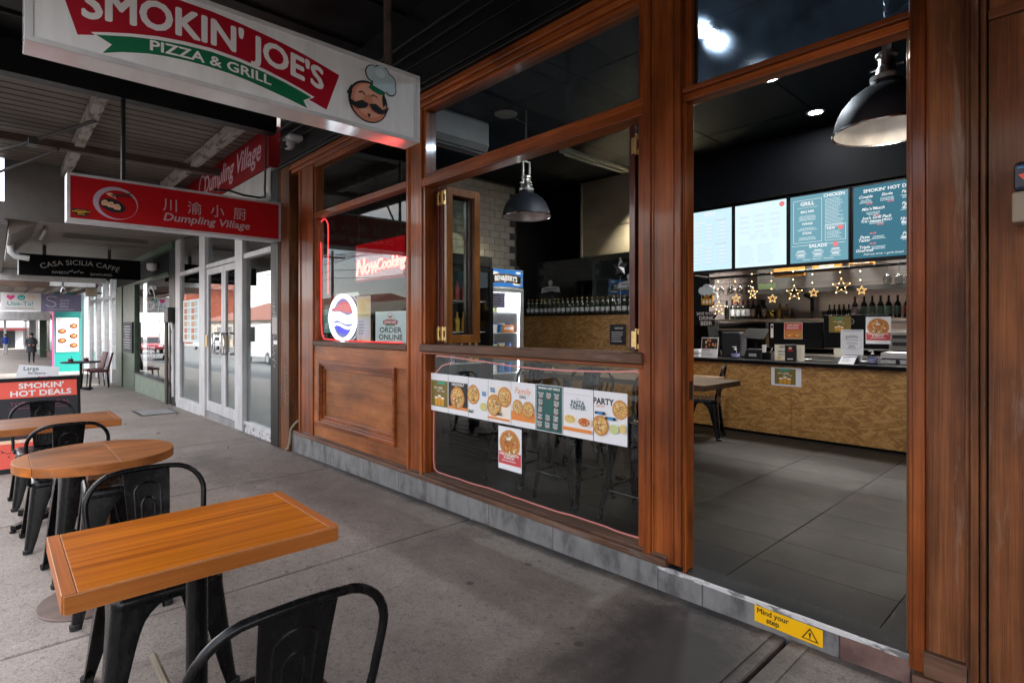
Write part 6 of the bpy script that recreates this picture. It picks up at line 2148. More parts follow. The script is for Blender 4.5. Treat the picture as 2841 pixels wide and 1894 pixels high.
art.disc(0.275, 0.243, 0.035, 0.018, 'skin_print'); art.disc(0.275, 0.262, 0.04, 0.016, 'ink'); art.disc(0.275, 0.263, 0.034, 0.012, 'print_white'); art.line([(0.245, 0.238), (0.275, 0.244), (0.305, 0.238)], 0.006, 'ink')
art.greek(0.05, 0.016, 0.5, 1, 0.01, 0.006, 'grey_print', ragged=0)
art.done(oo, 'print')
ls2 = thing('pink_light_strip', 'pink red LED strip around the edge of the poster window', 'light strip', (-2.8, GY, 0.05))
pts = [(-3.56, 0.066, 0.965), (-3.72, 0.066, 0.925), (-3.81, 0.066, 0.86), (-3.83, 0.066, 0.75), (-3.832, 0.064, 0.4), (-3.834, 0.064, 0.15), (-3.82, 0.062, 0.075), (-3.77, 0.062, 0.05)]
rn = random.Random(4)
for k in range(1, 22):
    x = -3.77 + (1.98) * k / 22
    pts.append((x, 0.062, 0.052 + rn.uniform(-0.004, 0.006)))
pts.append((-1.79, 0.062, 0.056))
obj('strip', B().tube(pts, 0.0048, 6), 'led_pink', ls2, smooth=True)
pts = [(-3.80, 0.066, 0.995), (-3.78, 0.066, 1.005), (-3.5, 0.066, 0.998), (-3.2, 0.066, 0.985), (-2.9, 0.066, 0.968), (-2.6, 0.066, 0.962), (-2.3, 0.066, 0.968), (-2.0, 0.066, 0.98), (-1.84, 0.066, 0.992), (-1.79, 0.066, 0.985)]
obj('strip', B().tube(pts, 0.0052, 6), 'led_pink', ls2, smooth=True)

# ------------------------------------------------------------------ step sticker, ash box, stone
sk_ = thing('step_sticker', 'yellow Mind your step warning sticker on the grey door step', 'sticker', (-0.99, -0.016, -0.1))
U_ = Vector((1, 0, -0.02)).normalized()
o_ = Vector((-1.135, -0.0085, -0.122))
obj('sticker', B().prism([(0, 0), (0.292, 0), (0.292, 0.074), (0, 0.074)], o_, U_, EZ, (0, -1, 0), -0.002, 0.001), 'yellow_sticker', sk_)
art = Art(o_ + Vector((0, -0.001, 0)), U_, EZ, (0, -1, 0))
art.fat('Mind your', 0.083, 0.044, 0.034, 'ink', w=0.018)
art.fat('step', 0.083, 0.013, 0.034, 'ink', w=0.018)
tri = [(0.207, 0.012), (0.277, 0.012), (0.242, 0.066)]
art.poly(tri, 'ink')
art.poly([(0.2155, 0.0165), (0.2685, 0.0165), (0.242, 0.0575)], 'yellow_sticker')
art.poly([(0.2395, 0.027), (0.2445, 0.027), (0.2465, 0.046), (0.2375, 0.046)], 'ink')
art.disc(0.242, 0.0215, 0.003, 0.003, 'ink', n=10)
art.done(sk_, 'lettering')
ab = thing('wall_box', 'navy and beige plastic box on the timber wall by the door', 'box', (-0.17, -0.06, 1.6))
obj('lid', B().box(-0.226, -0.09, -0.10, -0.001, 1.70, 1.80), 'navy_plastic', ab, bevel=0.014)
obj('box', B().box(-0.230, -0.088, -0.104, -0.001, 1.595, 1.699), 'beige_plastic', ab, bevel=0.008)
art = Art((-0.226, -0.1005, 1.70), EX, EZ, (0, -1, 0)); art.poly([(0.012, 0.055), (0.05, 0.06), (0.03, 0.03)], 'coral'); art.rect(0.01, 0.075, 0.08, 0.08, 'blue_print'); art.done(ab, 'print')
ds_ = thing('door_stop', 'round black rubber stop lying at the foot of pilaster', 'door stop', (-0.44, -0.09, gz(0)))
obj('stop', B().lathe([(0, 0), (0.032, 0), (0.034, 0.02), (0.026, 0.035), (0, 0.038)], (-0.435, -0.085, gz(-0.4)), 16), 'rubber', ds_, smooth=True)


# ------------------------------------------------------------------ lamps and lights in the shop
def area(parent_name, loc, size, power, col=(1, 0.96, 0.9), rot=(0, 0, 0), spread=None):
    l = bpy.data.lights.new(parent_name, 'AREA'); l.shape = 'DISK'; l.size = size; l.energy = power; l.color = col
    if spread: l.spread = spread
    o = bpy.data.objects.new(parent_name, l); COL.objects.link(o); o.location = loc; o.rotation_euler = rot
    o['kind'] = 'helper'
    return o


labs = {(0, 1.30): 'lit round ceiling downlight seen through dusty glass over the door', (0, 2.42): 'lit round ceiling downlight second from the doorway', (0, 3.56): 'lit round ceiling downlight furthest from the doorway, before the menu screens'}
for (x, y) in ((-2.06, 1.30), (-2.06, 2.42), (-2.07, 3.56)):
    d = thing('downlight', labs[(0, y)], 'downlight', (x, y, 3.44), 'ceiling downlights')
    obj('trim', B().lathe([(0.062, 0.0), (0.066, -0.006), (0.085, -0.006), (0.09, 0.0)], (x, y, 3.44), 24), 'white_paint', d, smooth=True)
    obj('diffuser', B().lathe([(0.0, -0.004), (0.06, -0.004), (0.06, 0.0), (0, 0.0)], (x, y, 3.439), 24), 'down_on', d)
    area('downlight_lamp', (x, y, 3.425), 0.11, 4.2 if y > 2 else 8.5, (1, 0.96, 0.9) if y > 2 else (0.8, 0.9, 1.0))
d = thing('downlight', 'unlit round ceiling downlight behind glass over the servery window', 'downlight', (-4.27, 1.27, 3.44), 'ceiling downlights')
obj('trim', B().lathe([(0.0, -0.003), (0.07, -0.003), (0.11, -0.008), (0.12, 0.0)], (-4.27, 1.27, 3.44), 24), 'ac_white', d, smooth=True)
ac = thing('air_conditioner', 'cream split air conditioner high behind glass above servery window', 'air conditioner', (-4.2, 0.6, 3.1))
b = B().prism([(0, 0.03), (0.02, 0.0), (0.19, 0.0), (0.22, 0.06), (0.22, 0.26), (0.20, 0.29), (0, 0.29)], (-4.30, 0.18, 2.92), EX, EZ, EY, 0.0, 0.70)
obj('body', b, 'ac_white', ac, bevel=0.006)
obj('outlet', B().box(-4.19, -4.12, 0.22, 0.84, 2.912, 2.921), 'dark_metal', ac)
obj('flap', B().hexa([(-4.20, 0.21, 2.918), (-4.11, 0.21, 2.900), (-4.11, 0.85, 2.900), (-4.20, 0.85, 2.918), (-4.20, 0.21, 2.922), (-4.11, 0.21, 2.904), (-4.11, 0.85, 2.904), (-4.20, 0.85, 2.922)]), 'ac_white', ac)
obj('hanger', B().box(-4.32, -4.29, 0.3, 0.75, 3.1, 3.44), 'matte_black', ac)
bl = thing('batten_light', 'unlit cream fluorescent batten on black ceiling behind servery opening', 'batten light', (-4.57, 3.1, 3.4))
obj('body', B().box(-4.63, -4.53, 2.48, 3.80, 3.375, 3.435), 'ac_white', bl, bevel=0.008)
obj('tube', B().tube([(-4.58, 2.53, 3.355), (-4.58, 3.75, 3.355)], 0.014, 8), 'ac_white', bl)


def pendant(x, y, zr, lit, label, chain_top=3.44):
    p = thing('pendant_lamp', label, 'lamp', (x, y, zr), 'industrial pendant lamps')
    s_ = 0.245
    prof = [(0.245, 0.0), (0.243, 0.02), (0.232, 0.075), (0.205, 0.135), (0.165, 0.185), (0.115, 0.222), (0.075, 0.238), (0.072, 0.262)]
    obj('shade', B().lathe(prof + [(0.068, 0.262), (0.071, 0.236), (0.112, 0.218), (0.160, 0.181), (0.200, 0.132), (0.228, 0.073), (0.240, 0.004), (0.245, 0.0)], (x, y, zr), 40, open_=True), 'lamp_shade', p, smooth=True)
    obj('reflector', B().lathe([(0.2395, 0.004), (0.2265, 0.072), (0.1985, 0.131), (0.1585, 0.179), (0.1105, 0.216), (0.05, 0.23), (0, 0.232)], (x, y, zr - 0.001), 40, open_=True), 'lamp_inner', p, smooth=True)
    obj('rim', B().lathe([(0.249, -0.004), (0.252, 0.002), (0.249, 0.01), (0.244, 0.006), (0.244, -0.002), (0.249, -0.004)], (x, y, zr), 40, open_=True), 'chrome', p, smooth=True)
    obj('collar', B().lathe([(0.074, 0.262), (0.076, 0.285), (0.05, 0.295), (0.045, 0.33), (0.036, 0.345), (0.036, 0.385), (0.05, 0.392), (0.05, 0.405), (0.028, 0.42), (0.0, 0.425)], (x, y, zr), 20), 'brushed', p, smooth=True)
    b = B()
    for s2 in (-1, 1):
        b.bar((x, y + 0.045 * s2, zr + 0.34), (x, y + 0.045 * s2, zr + 0.56), 0.022, 0.008, up=(0, 1, 0))
    b.bar((x, y - 0.049, zr + 0.56), (x, y + 0.049, zr + 0.56), 0.022, 0.008)
    b.tube([(x - 0.075, y, zr + 0.335), (x + 0.075, y, zr + 0.335)], 0.006, 6); b.tube([(x, y - 0.085, zr + 0.335), (x, y + 0.085, zr + 0.335)], 0.006, 6)
    obj('yoke', b, 'brushed', p)
    b = B()
    z = zr + 0.565
    k = 0
    while z < chain_top:
        pts = []
        for q in range(10):
            t = 2 * math.pi * q / 10
            u, w = 0.009 * math.cos(t), 0.019 * math.sin(t)
            pts.append((x + (u if k % 2 else 0), y + (0 if k % 2 else u), z + 0.018 + w))
        b.tube(pts, 0.0028, 5, closed=True)
        z += 0.030; k += 1
    obj('chain', b, 'brushed', p)
    if lit:
        obj('bulb', B().lathe([(0, 0.0), (0.03, 0.006), (0.042, 0.03), (0.035, 0.06), (0.02, 0.09), (0, 0.1)], (x, y, zr + 0.085), 16), 'bulb_on', p, smooth=True)
        area('pendant_bulb', (x, y, zr + 0.07), 0.1, 0.5, (1, 0.86, 0.68))
    return p


pendant(-0.80, 0.80, 2.262, True, 'lit black dome pendant lamp with silver inside hanging in the doorway')
pendant(-4.06, 1.36, 2.36, False, 'unlit black dome pendant lamp hanging inside the servery window')
obj_ = B().tube([(-1.22, 1.00, 2.875), (-0.84, 0.84, 2.845), (-0.4, 0.62, 2.92), (0.2, 0.4, 3.02)], 0.011, 7)
tag(obj(
    'conduit_rail', obj_, 'dark_metal', base=(-0.8, 0.8, 2.84)), 'thin dark rail carrying the doorway pendant lamp chain', 'rail')

# ------------------------------------------------------------------ counter
co = thing('counter', 'chipboard fronted service counter with thick black top', 'counter', (-2.2, 4.1, ZF))
for i, (x0, x1) in enumerate(((-3.70, -2.482), (-2.478, -1.26), (-1.256, 0.3))):
    obj('front_panel', B().box(x0, x1, 4.02, 4.05, ZF + 0.03, 0.80), 'osb', co)
obj('kick', B().box(-3.70, 0.3, 4.035, 4.06, ZF, ZF + 0.029), 'matte_black', co)
obj('end_panel', B().box(-3.73, -3.701, 4.02, 4.9, ZF, 0.80), 'osb', co)
obj('benchtop', B().box(-3.75, 0.3, 3.985, 4.95, 0.801, 0.842), 'bench_black', co, bevel=0.004)
obj('carcass', B().box(-3.70, 0.3, 4.9, 4.94, ZF, 0.80), 'matte_black', co)


def wposter(x0, x1, z0, z1, y, label, draw, grp=None, name='poster', sheet='paper'):
    return poster(x0, x1, z0, z1, label, draw, y=y, name=name, grp=grp, frame=sheet)


def d_beer_side(a, w, h):
    a.rect(w * 0.12, h * 0.08, w * 0.82, h * 0.94, 'olive_print')
    a.disc(w * 0.45, h * 0.86, w * 0.2, h * 0.06, 'mint_print')
    a.text('BUY 2 BEER', w * 0.42, h * 0.64, w * 0.075, 'foam_print', bold=0.03)
    a.text('GET 1 FREE', w * 0.55, h * 0.54, w * 0.065, 'cream_paper')
    mugs(a, w * 0.47, h * 0.1, w * 0.38)


wposter(-2.70, -2.37, 0.565, 0.775, 4.017, 'beer poster on white paper stuck to chipboard counter front', d_beer_side)

# tall chipboard screen with bottles and glass
pa = thing('chipboard_partition', 'tall chipboard partition with black shelf top holding the small bottles', 'partition', (-5.0, 3.5, ZF))
obj('panel', B().box(-6.36, -5.250, 3.50, 3.53, ZF, 1.405), 'osb', pa)
obj('panel', B().box(-5.240, -3.76, 3.495, 3.525, ZF, 1.405), 'osb', pa)
obj('joint', B().box(-5.252, -5.238, 3.505, 3.54, ZF, 1.405), 'matte_black', pa)
obj('shelf_top', B().box(-6.38, -3.74, 3.48, 3.80, 1.406, 1.43), 'matte_black', pa, bevel=0.003)
gp = thing('glass_screen', 'clear glass sneeze screen in two panes on the bottle partition', 'screen', (-5, 3.6, 1.43))
obj('pane', B().box(-6.36, -5.262, 3.66, 3.668, 1.431, 2.24), 'screen_pane', gp)
obj('pane', B().box(-5.256, -3.76, 3.66, 3.668, 1.431, 2.26), 'screen_pane', gp)
art = Art((-5.6, 3.66, 1.7), EX, EZ, (0, -1, 0), lift=0.0008)
for ox in (-0.28, 1.18):
    art.poly([(ox - 0.2, 0.06), (ox - 0.18, 0.14), (ox, 0.165), (ox + 0.18, 0.14), (ox + 0.2, 0.06), (ox, 0.085)], 'vinyl_film')
    art.text("SMOKIN' JOE'S", ox, 0.10, 0.042, 'ink', bold=0.03)
    art.disc(ox, 0.21, 0.045, 0.045, 'vinyl_film')
art.done(gp, 'decal')


def bottle_mesh(h, r_, neck, shoulder):
    return [(0, 0.0), (r_, 0.0), (r_, shoulder * h), (r_ * 0.85, (shoulder + 0.06) * h), (neck * 1.15, (shoulder + 0.15) * h), (neck, (shoulder + 0.2) * h), (neck, h * 0.97), (neck * 1.15, h * 0.97), (neck * 1.15, h), (0, h)]


proto = None
rn = random.Random(8)
for i in range(27):
    x = -6.26 + i * 0.091
    lab = 'small glass beer bottle with silver label standing in the row on partition'
    if proto is None:
        t = thing('beer_bottle', lab, 'bottle', (0, 0, 0), 'beer bottles in a row on the partition')
        obj('glass', B().lathe(bottle_mesh(0.225, 0.030, 0.012, 0.55), (0, 0, 0), 12), 'beer_glass', t, smooth=True)
        obj('label', B().lathe([(0.0303, 0.03), (0.0308, 0.031), (0.0308, 0.085), (0.0303, 0.086)], (0, 0, 0), 12), 'vinyl_film', t, smooth=True)
        obj('neck_label', B().lathe([(0.0175, 0.16), (0.0148, 0.18), (0.0142, 0.18), (0.017, 0.16)], (0, 0, 0), 12), 'silver_letter', t, smooth=True)
        obj('cap', B().lathe([(0.014, 0.215), (0.015, 0.216), (0.014, 0.227), (0, 0.228)], (0, 0, 0), 12), 'gold_foil', t, smooth=True)
        proto = t
    else:
        t = copy_tree(proto)
    t['label'] = ORD[i] + ' small beer bottle from the fridge end of the row on partition'
    t.location = (x, 3.565 + rn.uniform(-0.008, 0.008), 1.4302)
    t.rotation_euler = (0, 0, rn.uniform(0, 6))
no = thing('notice', 'black notice with white lines stuck on chipboard partition', 'notice', (-4.5, 3.49, 1.1))
obj('sheet', B().box(-4.62, -4.36, 3.488, 3.494, 1.0, 1.27), 'ink', no)
art = Art((-4.62, 3.488, 1.0), EX, EZ, (0, -1, 0)); art.text('RESERVED', 0.15, 0.21, 0.03, 'print_white', bold=0.02); art.greek(0.03, 0.17, 0.2, 5, 0.03, 0.010, 'print_white', seed=3); art.done(no, 'print')

# golden lit steel flue behind the partition
hf = thing('steel_flue', 'large golden stainless steel exhaust casing behind bottle partition', 'exhaust casing', (-4.5, 4.1, 2.2))
obj('casing', B().box(-5.56, -3.76, 4.02, 4.6, 2.30, 3.44), 'golden_steel', hf, bevel=0.004)
obj('seam', B().box(-5.56, -3.76, 4.012, 4.02, 2.72, 2.728), 'golden_steel', hf)
obj('corner', B().box(-5.575, -5.545, 4.005, 4.02, 2.30, 3.44), 'brushed', hf)
area('flue_fill_lamp', (-3.98, 3.80, 3.05), 0.06, 46, (1, 0.93, 0.78), rot=(R(55), 0, R(40)), spread=R(70))  # added lamp that brightens the steel casing
ss = thing('added_spot', 'small added spotlight to brighten golden exhaust casing', 'light', (-3.98, 3.8, 3.1))
obj('housing', B().tube([(-3.97, 3.78, 3.16), (-3.985, 3.80, 3.07)], [0.03, 0.045], 12), 'matte_black', ss, smooth=True)
obj('lens', B().lathe([(0, 0), (0.03, 0), (0.03, 0.003), (0, 0.003)], (-3.985, 3.80, 3.064), 12), 'tube_on', ss)
obj('stem', B().tube([(-3.97, 3.78, 3.16), (-3.97, 3.78, 3.44)], 0.01, 6), 'matte_black', ss)
wb = thing('kitchen_wall', 'dark painted wall beyond the partition toward the kitchen', 'wall', (-6, 4.9, 0))
obj('wall', B().box(-6.41, -5.58, 4.30, 4.4, ZF, 3.44), 'matte_black', wb)

# fridges
ff = thing('ice_cream_fridge', 'upright white ice cream fridge with lit blue header and bright shelves', 'fridge', (-5.9, 2.35, ZF))
obj('cabinet', B().box(-6.22, -6.18, 2.06, 2.71, ZF, 2.0).box(-6.18, -5.52, 2.06, 2.10, ZF, 2.0).box(-6.18, -5.52, 2.67, 2.71, ZF, 2.0).box(-6.18, -5.52, 2.10, 2.67, ZF, 0.12).box(-6.18, -5.50, 2.06, 2.71, 1.76, 2.01), 'aluminium', ff, bevel=0.008)
obj('lining', B().box(-6.178, -6.17, 2.102, 2.668, 0.121, 1.758), 'sign_white', ff)
obj('header', B().box(-5.50, -5.492, 2.08, 2.69, 1.775, 2.0), 'hdr_lit', ff)
art = Art((-5.492, 2.385, 1.885), EY, EZ, EX)
art.disc(-0.2, 0.06, 0.07, 0.02, 'hdr_white', n=14); art.disc(0.2, -0.07, 0.08, 0.02, 'hdr_white', n=14); art.disc(0.22, 0.08, 0.05, 0.016, 'hdr_white', n=14)
bw2 = lambda y, z: (y, z - 0.35 * y * y)
art.poly([bw2(-0.27, -0.055), bw2(-0.13, -0.055), bw2(0, -0.055), bw2(0.13, -0.055), bw2(0.27, -0.055), bw2(0.27, 0.06), bw2(0.13, 0.06), bw2(0, 0.06), bw2(-0.13, 0.06), bw2(-0.27, 0.06)], 'beer_print')
art.poly([bw2(-0.26, -0.046), bw2(-0.13, -0.046), bw2(0, -0.046), bw2(0.13, -0.046), bw2(0.26, -0.046), bw2(0.26, 0.051), bw2(0.13, 0.051), bw2(0, 0.051), bw2(-0.13, 0.051), bw2(-0.26, 0.051)], 'ink')
art.text("BEN&JERRY'S", 0, -0.030, 0.095, 'hdr_white', bold=0.055, sx=0.75, warp=lambda x, y: (x, y - 0.35 * x * x))
art.done(ff, 'lettering')
for y in (2.115, 2.655):
    obj('light_tube', B().tube([(-5.54, y, 0.2), (-5.54, y, 1.72)], 0.013, 8), 'fridge_tube', ff)
dr_ = obj('door', B().box(-5.52, -5.49, 2.06, 2.12, 0.1, 1.755).box(-5.52, -5.49, 2.65, 2.71, 0.1, 1.755).box(-5.519, -5.491, 2.12, 2.65, 0.1, 0.16).box(-5.519, -5.491, 2.12, 2.65, 1.70, 1.755), 'aluminium', ff, bevel=0.004)
obj('door_pane', B().box(-5.507, -5.503, 2.12, 2.65, 0.16, 1.70), 'clear', dr_)
rn = random.Random(6)
for k, z in enumerate((0.35, 0.62, 0.89, 1.16, 1.43)):
    obj('shelf', B().box(-6.15, -5.56, 2.11, 2.66, z - 0.012, z), 'sign_white', ff)
    for j in range(4):
        y = 2.19 + j * 0.125
        if k == 4 and j > 1: continue
        mm = ['hdr_blue', 'salad_print', 'cheese_print', 'ice_purple', 'print_white', 'blue_print'][(k * 3 + j) % 6]
        tb = thing('ice_cream_tub', ['printed ice cream tub on the lowest fridge shelf', 'printed ice cream tub on the second fridge shelf', 'printed ice cream tub on the middle fridge shelf', 'printed ice cream tub on the fourth fridge shelf', 'printed ice cream pack on the top fridge shelf'][k] + ', ' + ORD[j] + ' from the drinks fridge side',
                   'tub', (-5.66, y, z), 'ice cream tubs in the fridge')
        obj('tub', B().lathe([(0, 0), (0.042, 0), (0.05, 0.11), (0, 0.11)], (-5.66, y, z + 0.0005), 14), mm, tb, smooth=True)
        obj('lid', B().lathe([(0.052, 0.11), (0.053, 0.125), (0, 0.126)], (-5.66, y, z), 14), ['print_white', 'hdr_blue'][j % 2], tb, smooth=True)
pk = thing('orange_pack', 'orange and white food pack lying on upper fridge shelf', 'packet', (-5.7, 2.5, 1.16))
nt_ = thing('fridge_note', 'mauve handwritten note stuck inside the ice cream fridge door', 'note', (-5.48, 2.2, 1.5))
obj('sheet', B().box(-5.489, -5.487, 2.13, 2.36, 1.49, 1.68), 'ice_purple', nt_)
art = Art((-5.487, 2.13, 1.49), EY, EZ, EX); art.greek(0.03, 0.16, 0.17, 4, 0.035, 0.012, 'ink', seed=2); art.done(nt_, 'writing')
obj('pack', B().box(-5.75, -5.60, 2.42, 2.64, 1.1605, 1.27), 'orange_print', pk, bevel=0.02)
obj('band', B().box(-5.7495, -5.5985, 2.45, 2.61, 1.20, 1.235), 'print_white', pk)
area('fridge_glow', (-5.85, 2.38, 1.70), 0.3, 2.4, (0.93, 0.97, 1.0))
df = thing('drinks_fridge', 'tall black framed drinks fridge standing in front of ice cream fridge', 'fridge', (-5.5, 1.6, ZF))
obj('cabinet', B().box(-6.0, -5.95, 1.12, 1.86, ZF, 2.1).box(-5.95, -5.30, 1.12, 1.16, ZF, 2.1).box(-5.95, -5.30, 1.82, 1.86, ZF, 2.1).box(-5.95, -5.3, 1.16, 1.82, ZF, 0.2).box(-5.95, -5.28, 1.12, 1.86, 1.98, 2.11), 'gloss_black', df, bevel=0.006)
obj('lining', B().box(-5.948, -5.94, 1.165, 1.815, 0.2, 1.98), 'grey_print', df)
d_ = obj('door', B().box(-5.30, -5.26, 1.12, 1.18, 0.1, 1.97).box(-5.30, -5.26, 1.80, 1.86, 0.1, 1.97).box(-5.299, -5.261, 1.18, 1.80, 0.1, 0.2).box(-5.299, -5.261, 1.18, 1.80, 1.91, 1.97), 'gloss_black', df, bevel=0.004)
obj('door_pane', B().box(-5.283, -5.278, 1.18, 1.80, 0.2, 1.91), 'clear', d_)
obj('handle', B().tube([(-5.24, 1.16, 0.8), (-5.22, 1.16, 0.85), (-5.22, 1.16, 1.3), (-5.24, 1.16, 1.35)], 0.012, 7), 'chrome', d_)
for y in (1.19,):
    obj('light_tube', B().tube([(-5.33, y, 0.3), (-5.33, y, 1.9)], 0.010, 8), 'fridge_tube', df)
for k, z in enumerate((0.42, 0.80, 1.18, 1.56)):
    obj('shelf', B().box(-5.93, -5.36, 1.17, 1.81, z - 0.012, z), 'sign_white', df)
    for j in range(6):
        y = 1.24 + j * 0.1
        cn = thing('drink_bottle', ['soft drink bottle on the lowest drinks fridge shelf', 'soft drink bottle on the second drinks fridge shelf', 'soft drink bottle on the third drinks fridge shelf', 'soft drink bottle on the top drinks fridge shelf'][k] + ', ' + ORD[j] + ' from the window side', 'bottle', (-5.45, y, z), 'soft drinks in the black fridge')
        obj('bottle', B().lathe(bottle_mesh(0.24, 0.034, 0.013, 0.6), (-5.45, y, z + 0.0005), 10), ['poster_red', 'blue_print', 'ink', 'beer_print'][(j // 2 + k) % 4], cn, smooth=True)

for o in [df] + [q for q in COL.objects if q.name.startswith('drink_bottle')]:
    o.location.y += 0.10

# ------------------------------------------------------------------ menu screens
SY = 4.0


def screen(x0, x1, z0, z1, m, label, draw, inset=0.022):
    t = thing('menu_screen', label, 'screen', ((x0 + x1) / 2, SY, z0), 'menu screens above the counter')
    obj('bezel', B().box(x0 - inset, x1 + inset, SY + 0.002, SY + 0.06, z0 - inset * 1.6, z1 + inset), 'gloss_black', t, bevel=0.004)
    obj('display', B().box(x0, x1, SY, SY + 0.003, z0, z1), m, t)
    a = Art((x0, SY, z0), EX, EZ, (0, -1, 0))
    draw(a, x1 - x0, z1 - z0)
    a.done(t, 'menu_text')
    return t


T_, F_, D_ = 'screen_text', 'screen_faint', 'screen_red'


def blk(a, x, z, w, n, seed, head=True, m=T_):
    if head:
        a._put([(x - w * 0.3, z), (x + w * 0.3, z), (x + w * 0.3, z + 0.011), (x - w * 0.3, z + 0.011)], [(0, 1, 2, 3)], m)
    a.greek(x - w / 2, z - 0.006, w, n, 0.0125, 0.006, F_, seed=seed, align='CENTER')


def s_pizza(a, w, h):
    a.text('PIZZA', w * 0.52, h * 0.915, 0.058, T_, bold=0.06)
    a.text('Gourmet thin base & vegetable', w * 0.55, h * 0.878, 0.022, T_, shear=0.25)
    for z, t_ in ((0.80, 'TRADITIONAL'), (0.41, 'GOURMET')):
        a.text(t_, w * 0.28, h * z, 0.030, T_, bold=0.05)
        a.text('13.90  16.90  19.90', w * 0.76, h * (z + 0.01), 0.018, D_, bold=0.03)
        for c_ in range(3):
            for r_ in range(5):
                blk(a, w * (0.19 + 0.31 * c_), h * (z - 0.045 - 0.06 * r_), w * 0.24, 2, r_ * 3 + c_)


def s_pasta(a, w, h):
    a.text('PASTA', w * 0.20, h * 0.90, 0.060, T_, bold=0.06)
    a.greek(w * 0.42, h * 0.95, w * 0.3, 2, 0.022, 0.010, T_, seed=1)
    a.disc(w * 0.92, h * 0.93, 0.030, 0.030, D_)
    for c_ in range(3):
        for r_ in range(4):
            blk(a, w * (0.19 + 0.30 * c_), h * (0.83 - 0.085 * r_), w * 0.24, 3, r_ * 7 + c_)
    a.line([(w * 0.04, h * 0.53), (w * 0.96, h * 0.53)], 0.003, T_)
    a.text('RISOTTO', w * 0.16, h * 0.475, 0.030, T_, bold=0.05)
    for c_ in range(3):
        a.greek(w * (0.30 + 0.22 * c_), h * 0.51, w * 0.18, 5, 0.014, 0.006, F_, seed=c_)
    for L in ([(w * 0.04, h * 0.38), (w * 0.95, h * 0.38)], [(w * 0.04, h * 0.03), (w * 0.95, h * 0.03)], [(w * 0.04, h * 0.03), (w * 0.04, h * 0.38)], [(w * 0.95, h * 0.03), (w * 0.95, h * 0.38)]):
        a.line(L, 0.004, T_)
    a.greek(w * 0.08, h * 0.35, w * 0.34, 17, 0.014, 0.006, F_, seed=20); a.greek(w * 0.46, h * 0.35, w * 0.34, 17, 0.014, 0.006, F_, seed=21)
    a.text('SIDES', w * 0.91, h * 0.28, 0.055, T_, bold=0.06, rot=-1.5708, align='CENTER')


def s_grill(a, w, h):
    for L in ([(0.06, 0.93), (0.56, 0.93)], [(0.06, 0.30), (0.56, 0.30)], [(0.06, 0.30), (0.06, 0.93)], [(0.56, 0.30), (0.56, 0.93)],
              [(0.62, 0.52), (0.96, 0.52)], [(0.62, 0.30), (0.96, 0.30)], [(0.62, 0.30), (0.62, 0.52)], [(0.96, 0.30), (0.96, 0.52)], [(0.03, 0.255), (0.95, 0.255)]):
        a.line([(w * p, h * q) for p, q in L], 0.004, T_)
    a.text('GRILL', w * 0.31, h * 0.85, 0.056, T_, bold=0.06)
    a.text('All served with chips & salad', w * 0.31, h * 0.81, 0.018, T_, shear=0.25)
    a.text('CHICKEN', w * 0.77, h * 0.93, 0.048, T_, bold=0.06)
    for t_, z in (('BBQ RIBS', 0.74), ('WINGS', 0.56), ('STEAK', 0.42)):
        a.text(t_, w * 0.31, h * z, 0.034, T_, bold=0.05)
        blk(a, w * 0.31, h * (z - 0.035), w * 0.36, 5 if z > 0.7 else 3, int(z * 100), head=False)
    a.greek(w * 0.62, h * 0.90, w * 0.32, 22, 0.0145, 0.006, F_, seed=33)
    a.text('KIDS', w * 0.72, h * 0.455, 0.038, T_, bold=0.06); a.disc(w * 0.88, h * 0.47, 0.026, 0.026, D_)
    a.greek(w * 0.65, h * 0.43, w * 0.26, 6, 0.014, 0.006, F_, seed=34)
    a.text('SALADS', w * 0.5, h * 0.215, 0.052, T_, bold=0.06); a.disc(w * 0.80, h * 0.235, 0.027, 0.027, D_)
    for c_ in range(3):
        blk(a, w * (0.2 + 0.3 * c_), h * (0.165), w * 0.22, 3, c_ + 50); blk(a, w * (0.2 + 0.3 * c_), h * 0.10, w * 0.2, 2, c_ + 60)
    a.text('Vegetarian  •  Gluten free  •  Kids portions', w * 0.5, h * 0.035, 0.018, T_, bold=0.02)


def s_hot(a, w, h):
    a.text('SMOKIN’ HOT DEALS', w * 0.55, h * 0.905, 0.048, T_, bold=0.05, sx=1.05)
    items = (('Couple', 0.19, 0.83, '35.90'), ('Single', 0.50, 0.83, '25.90'), ('Family', 0.80, 0.83, '42.90'), ("Mix'n'Match", 0.30, 0.655, '49.90'), ("Joe's Grill Pack", 0.35, 0.53, '49.90'),
             ('Parma', 0.80, 0.67, '34.90'), ('Hunger', 0.80, 0.47, '49.90'), ('Pasta', 0.18, 0.27, '56.90'), ('Party', 0.80, 0.27, '56.90'), ('Triple', 0.18, 0.13, '56.90'))
    for i, (t_, x, z, pr) in enumerate(items):
        a.text(t_, w * x, h * z, 0.042, T_, shear=0.25, bold=0.02)
        blk(a, w * (x if z > 0.3 or x > 0.7 else x + 0.2), h * (z - 0.018 if z > 0.3 or x > 0.7 else z + 0.03), w * 0.22, 3, i + 70, head=False, m=T_)
        a.text(pr, w * (x + (0.12 if z < 0.3 else 0.05)), h * (z - 0.095 if z > 0.3 else z + 0.05), 0.026, D_, bold=0.04)
    for t_, x, z in (('Deal', 0.80, 0.625), ('Buster', 0.80, 0.425), ('Taster', 0.18, 0.225), ('Starter', 0.80, 0.225), ('Gourmet', 0.18, 0.085)):
        a.text(t_, w * x, h * z, 0.042, T_, shear=0.25, bold=0.02)
    a.text('THE Ultimate MEAL!', w * 0.35, h * 0.485, 0.032, T_, bold=0.03)
    a.text('Add any drink + garlic bread', w * 0.45, h * 0.035, 0.030, T_, shear=0.25)


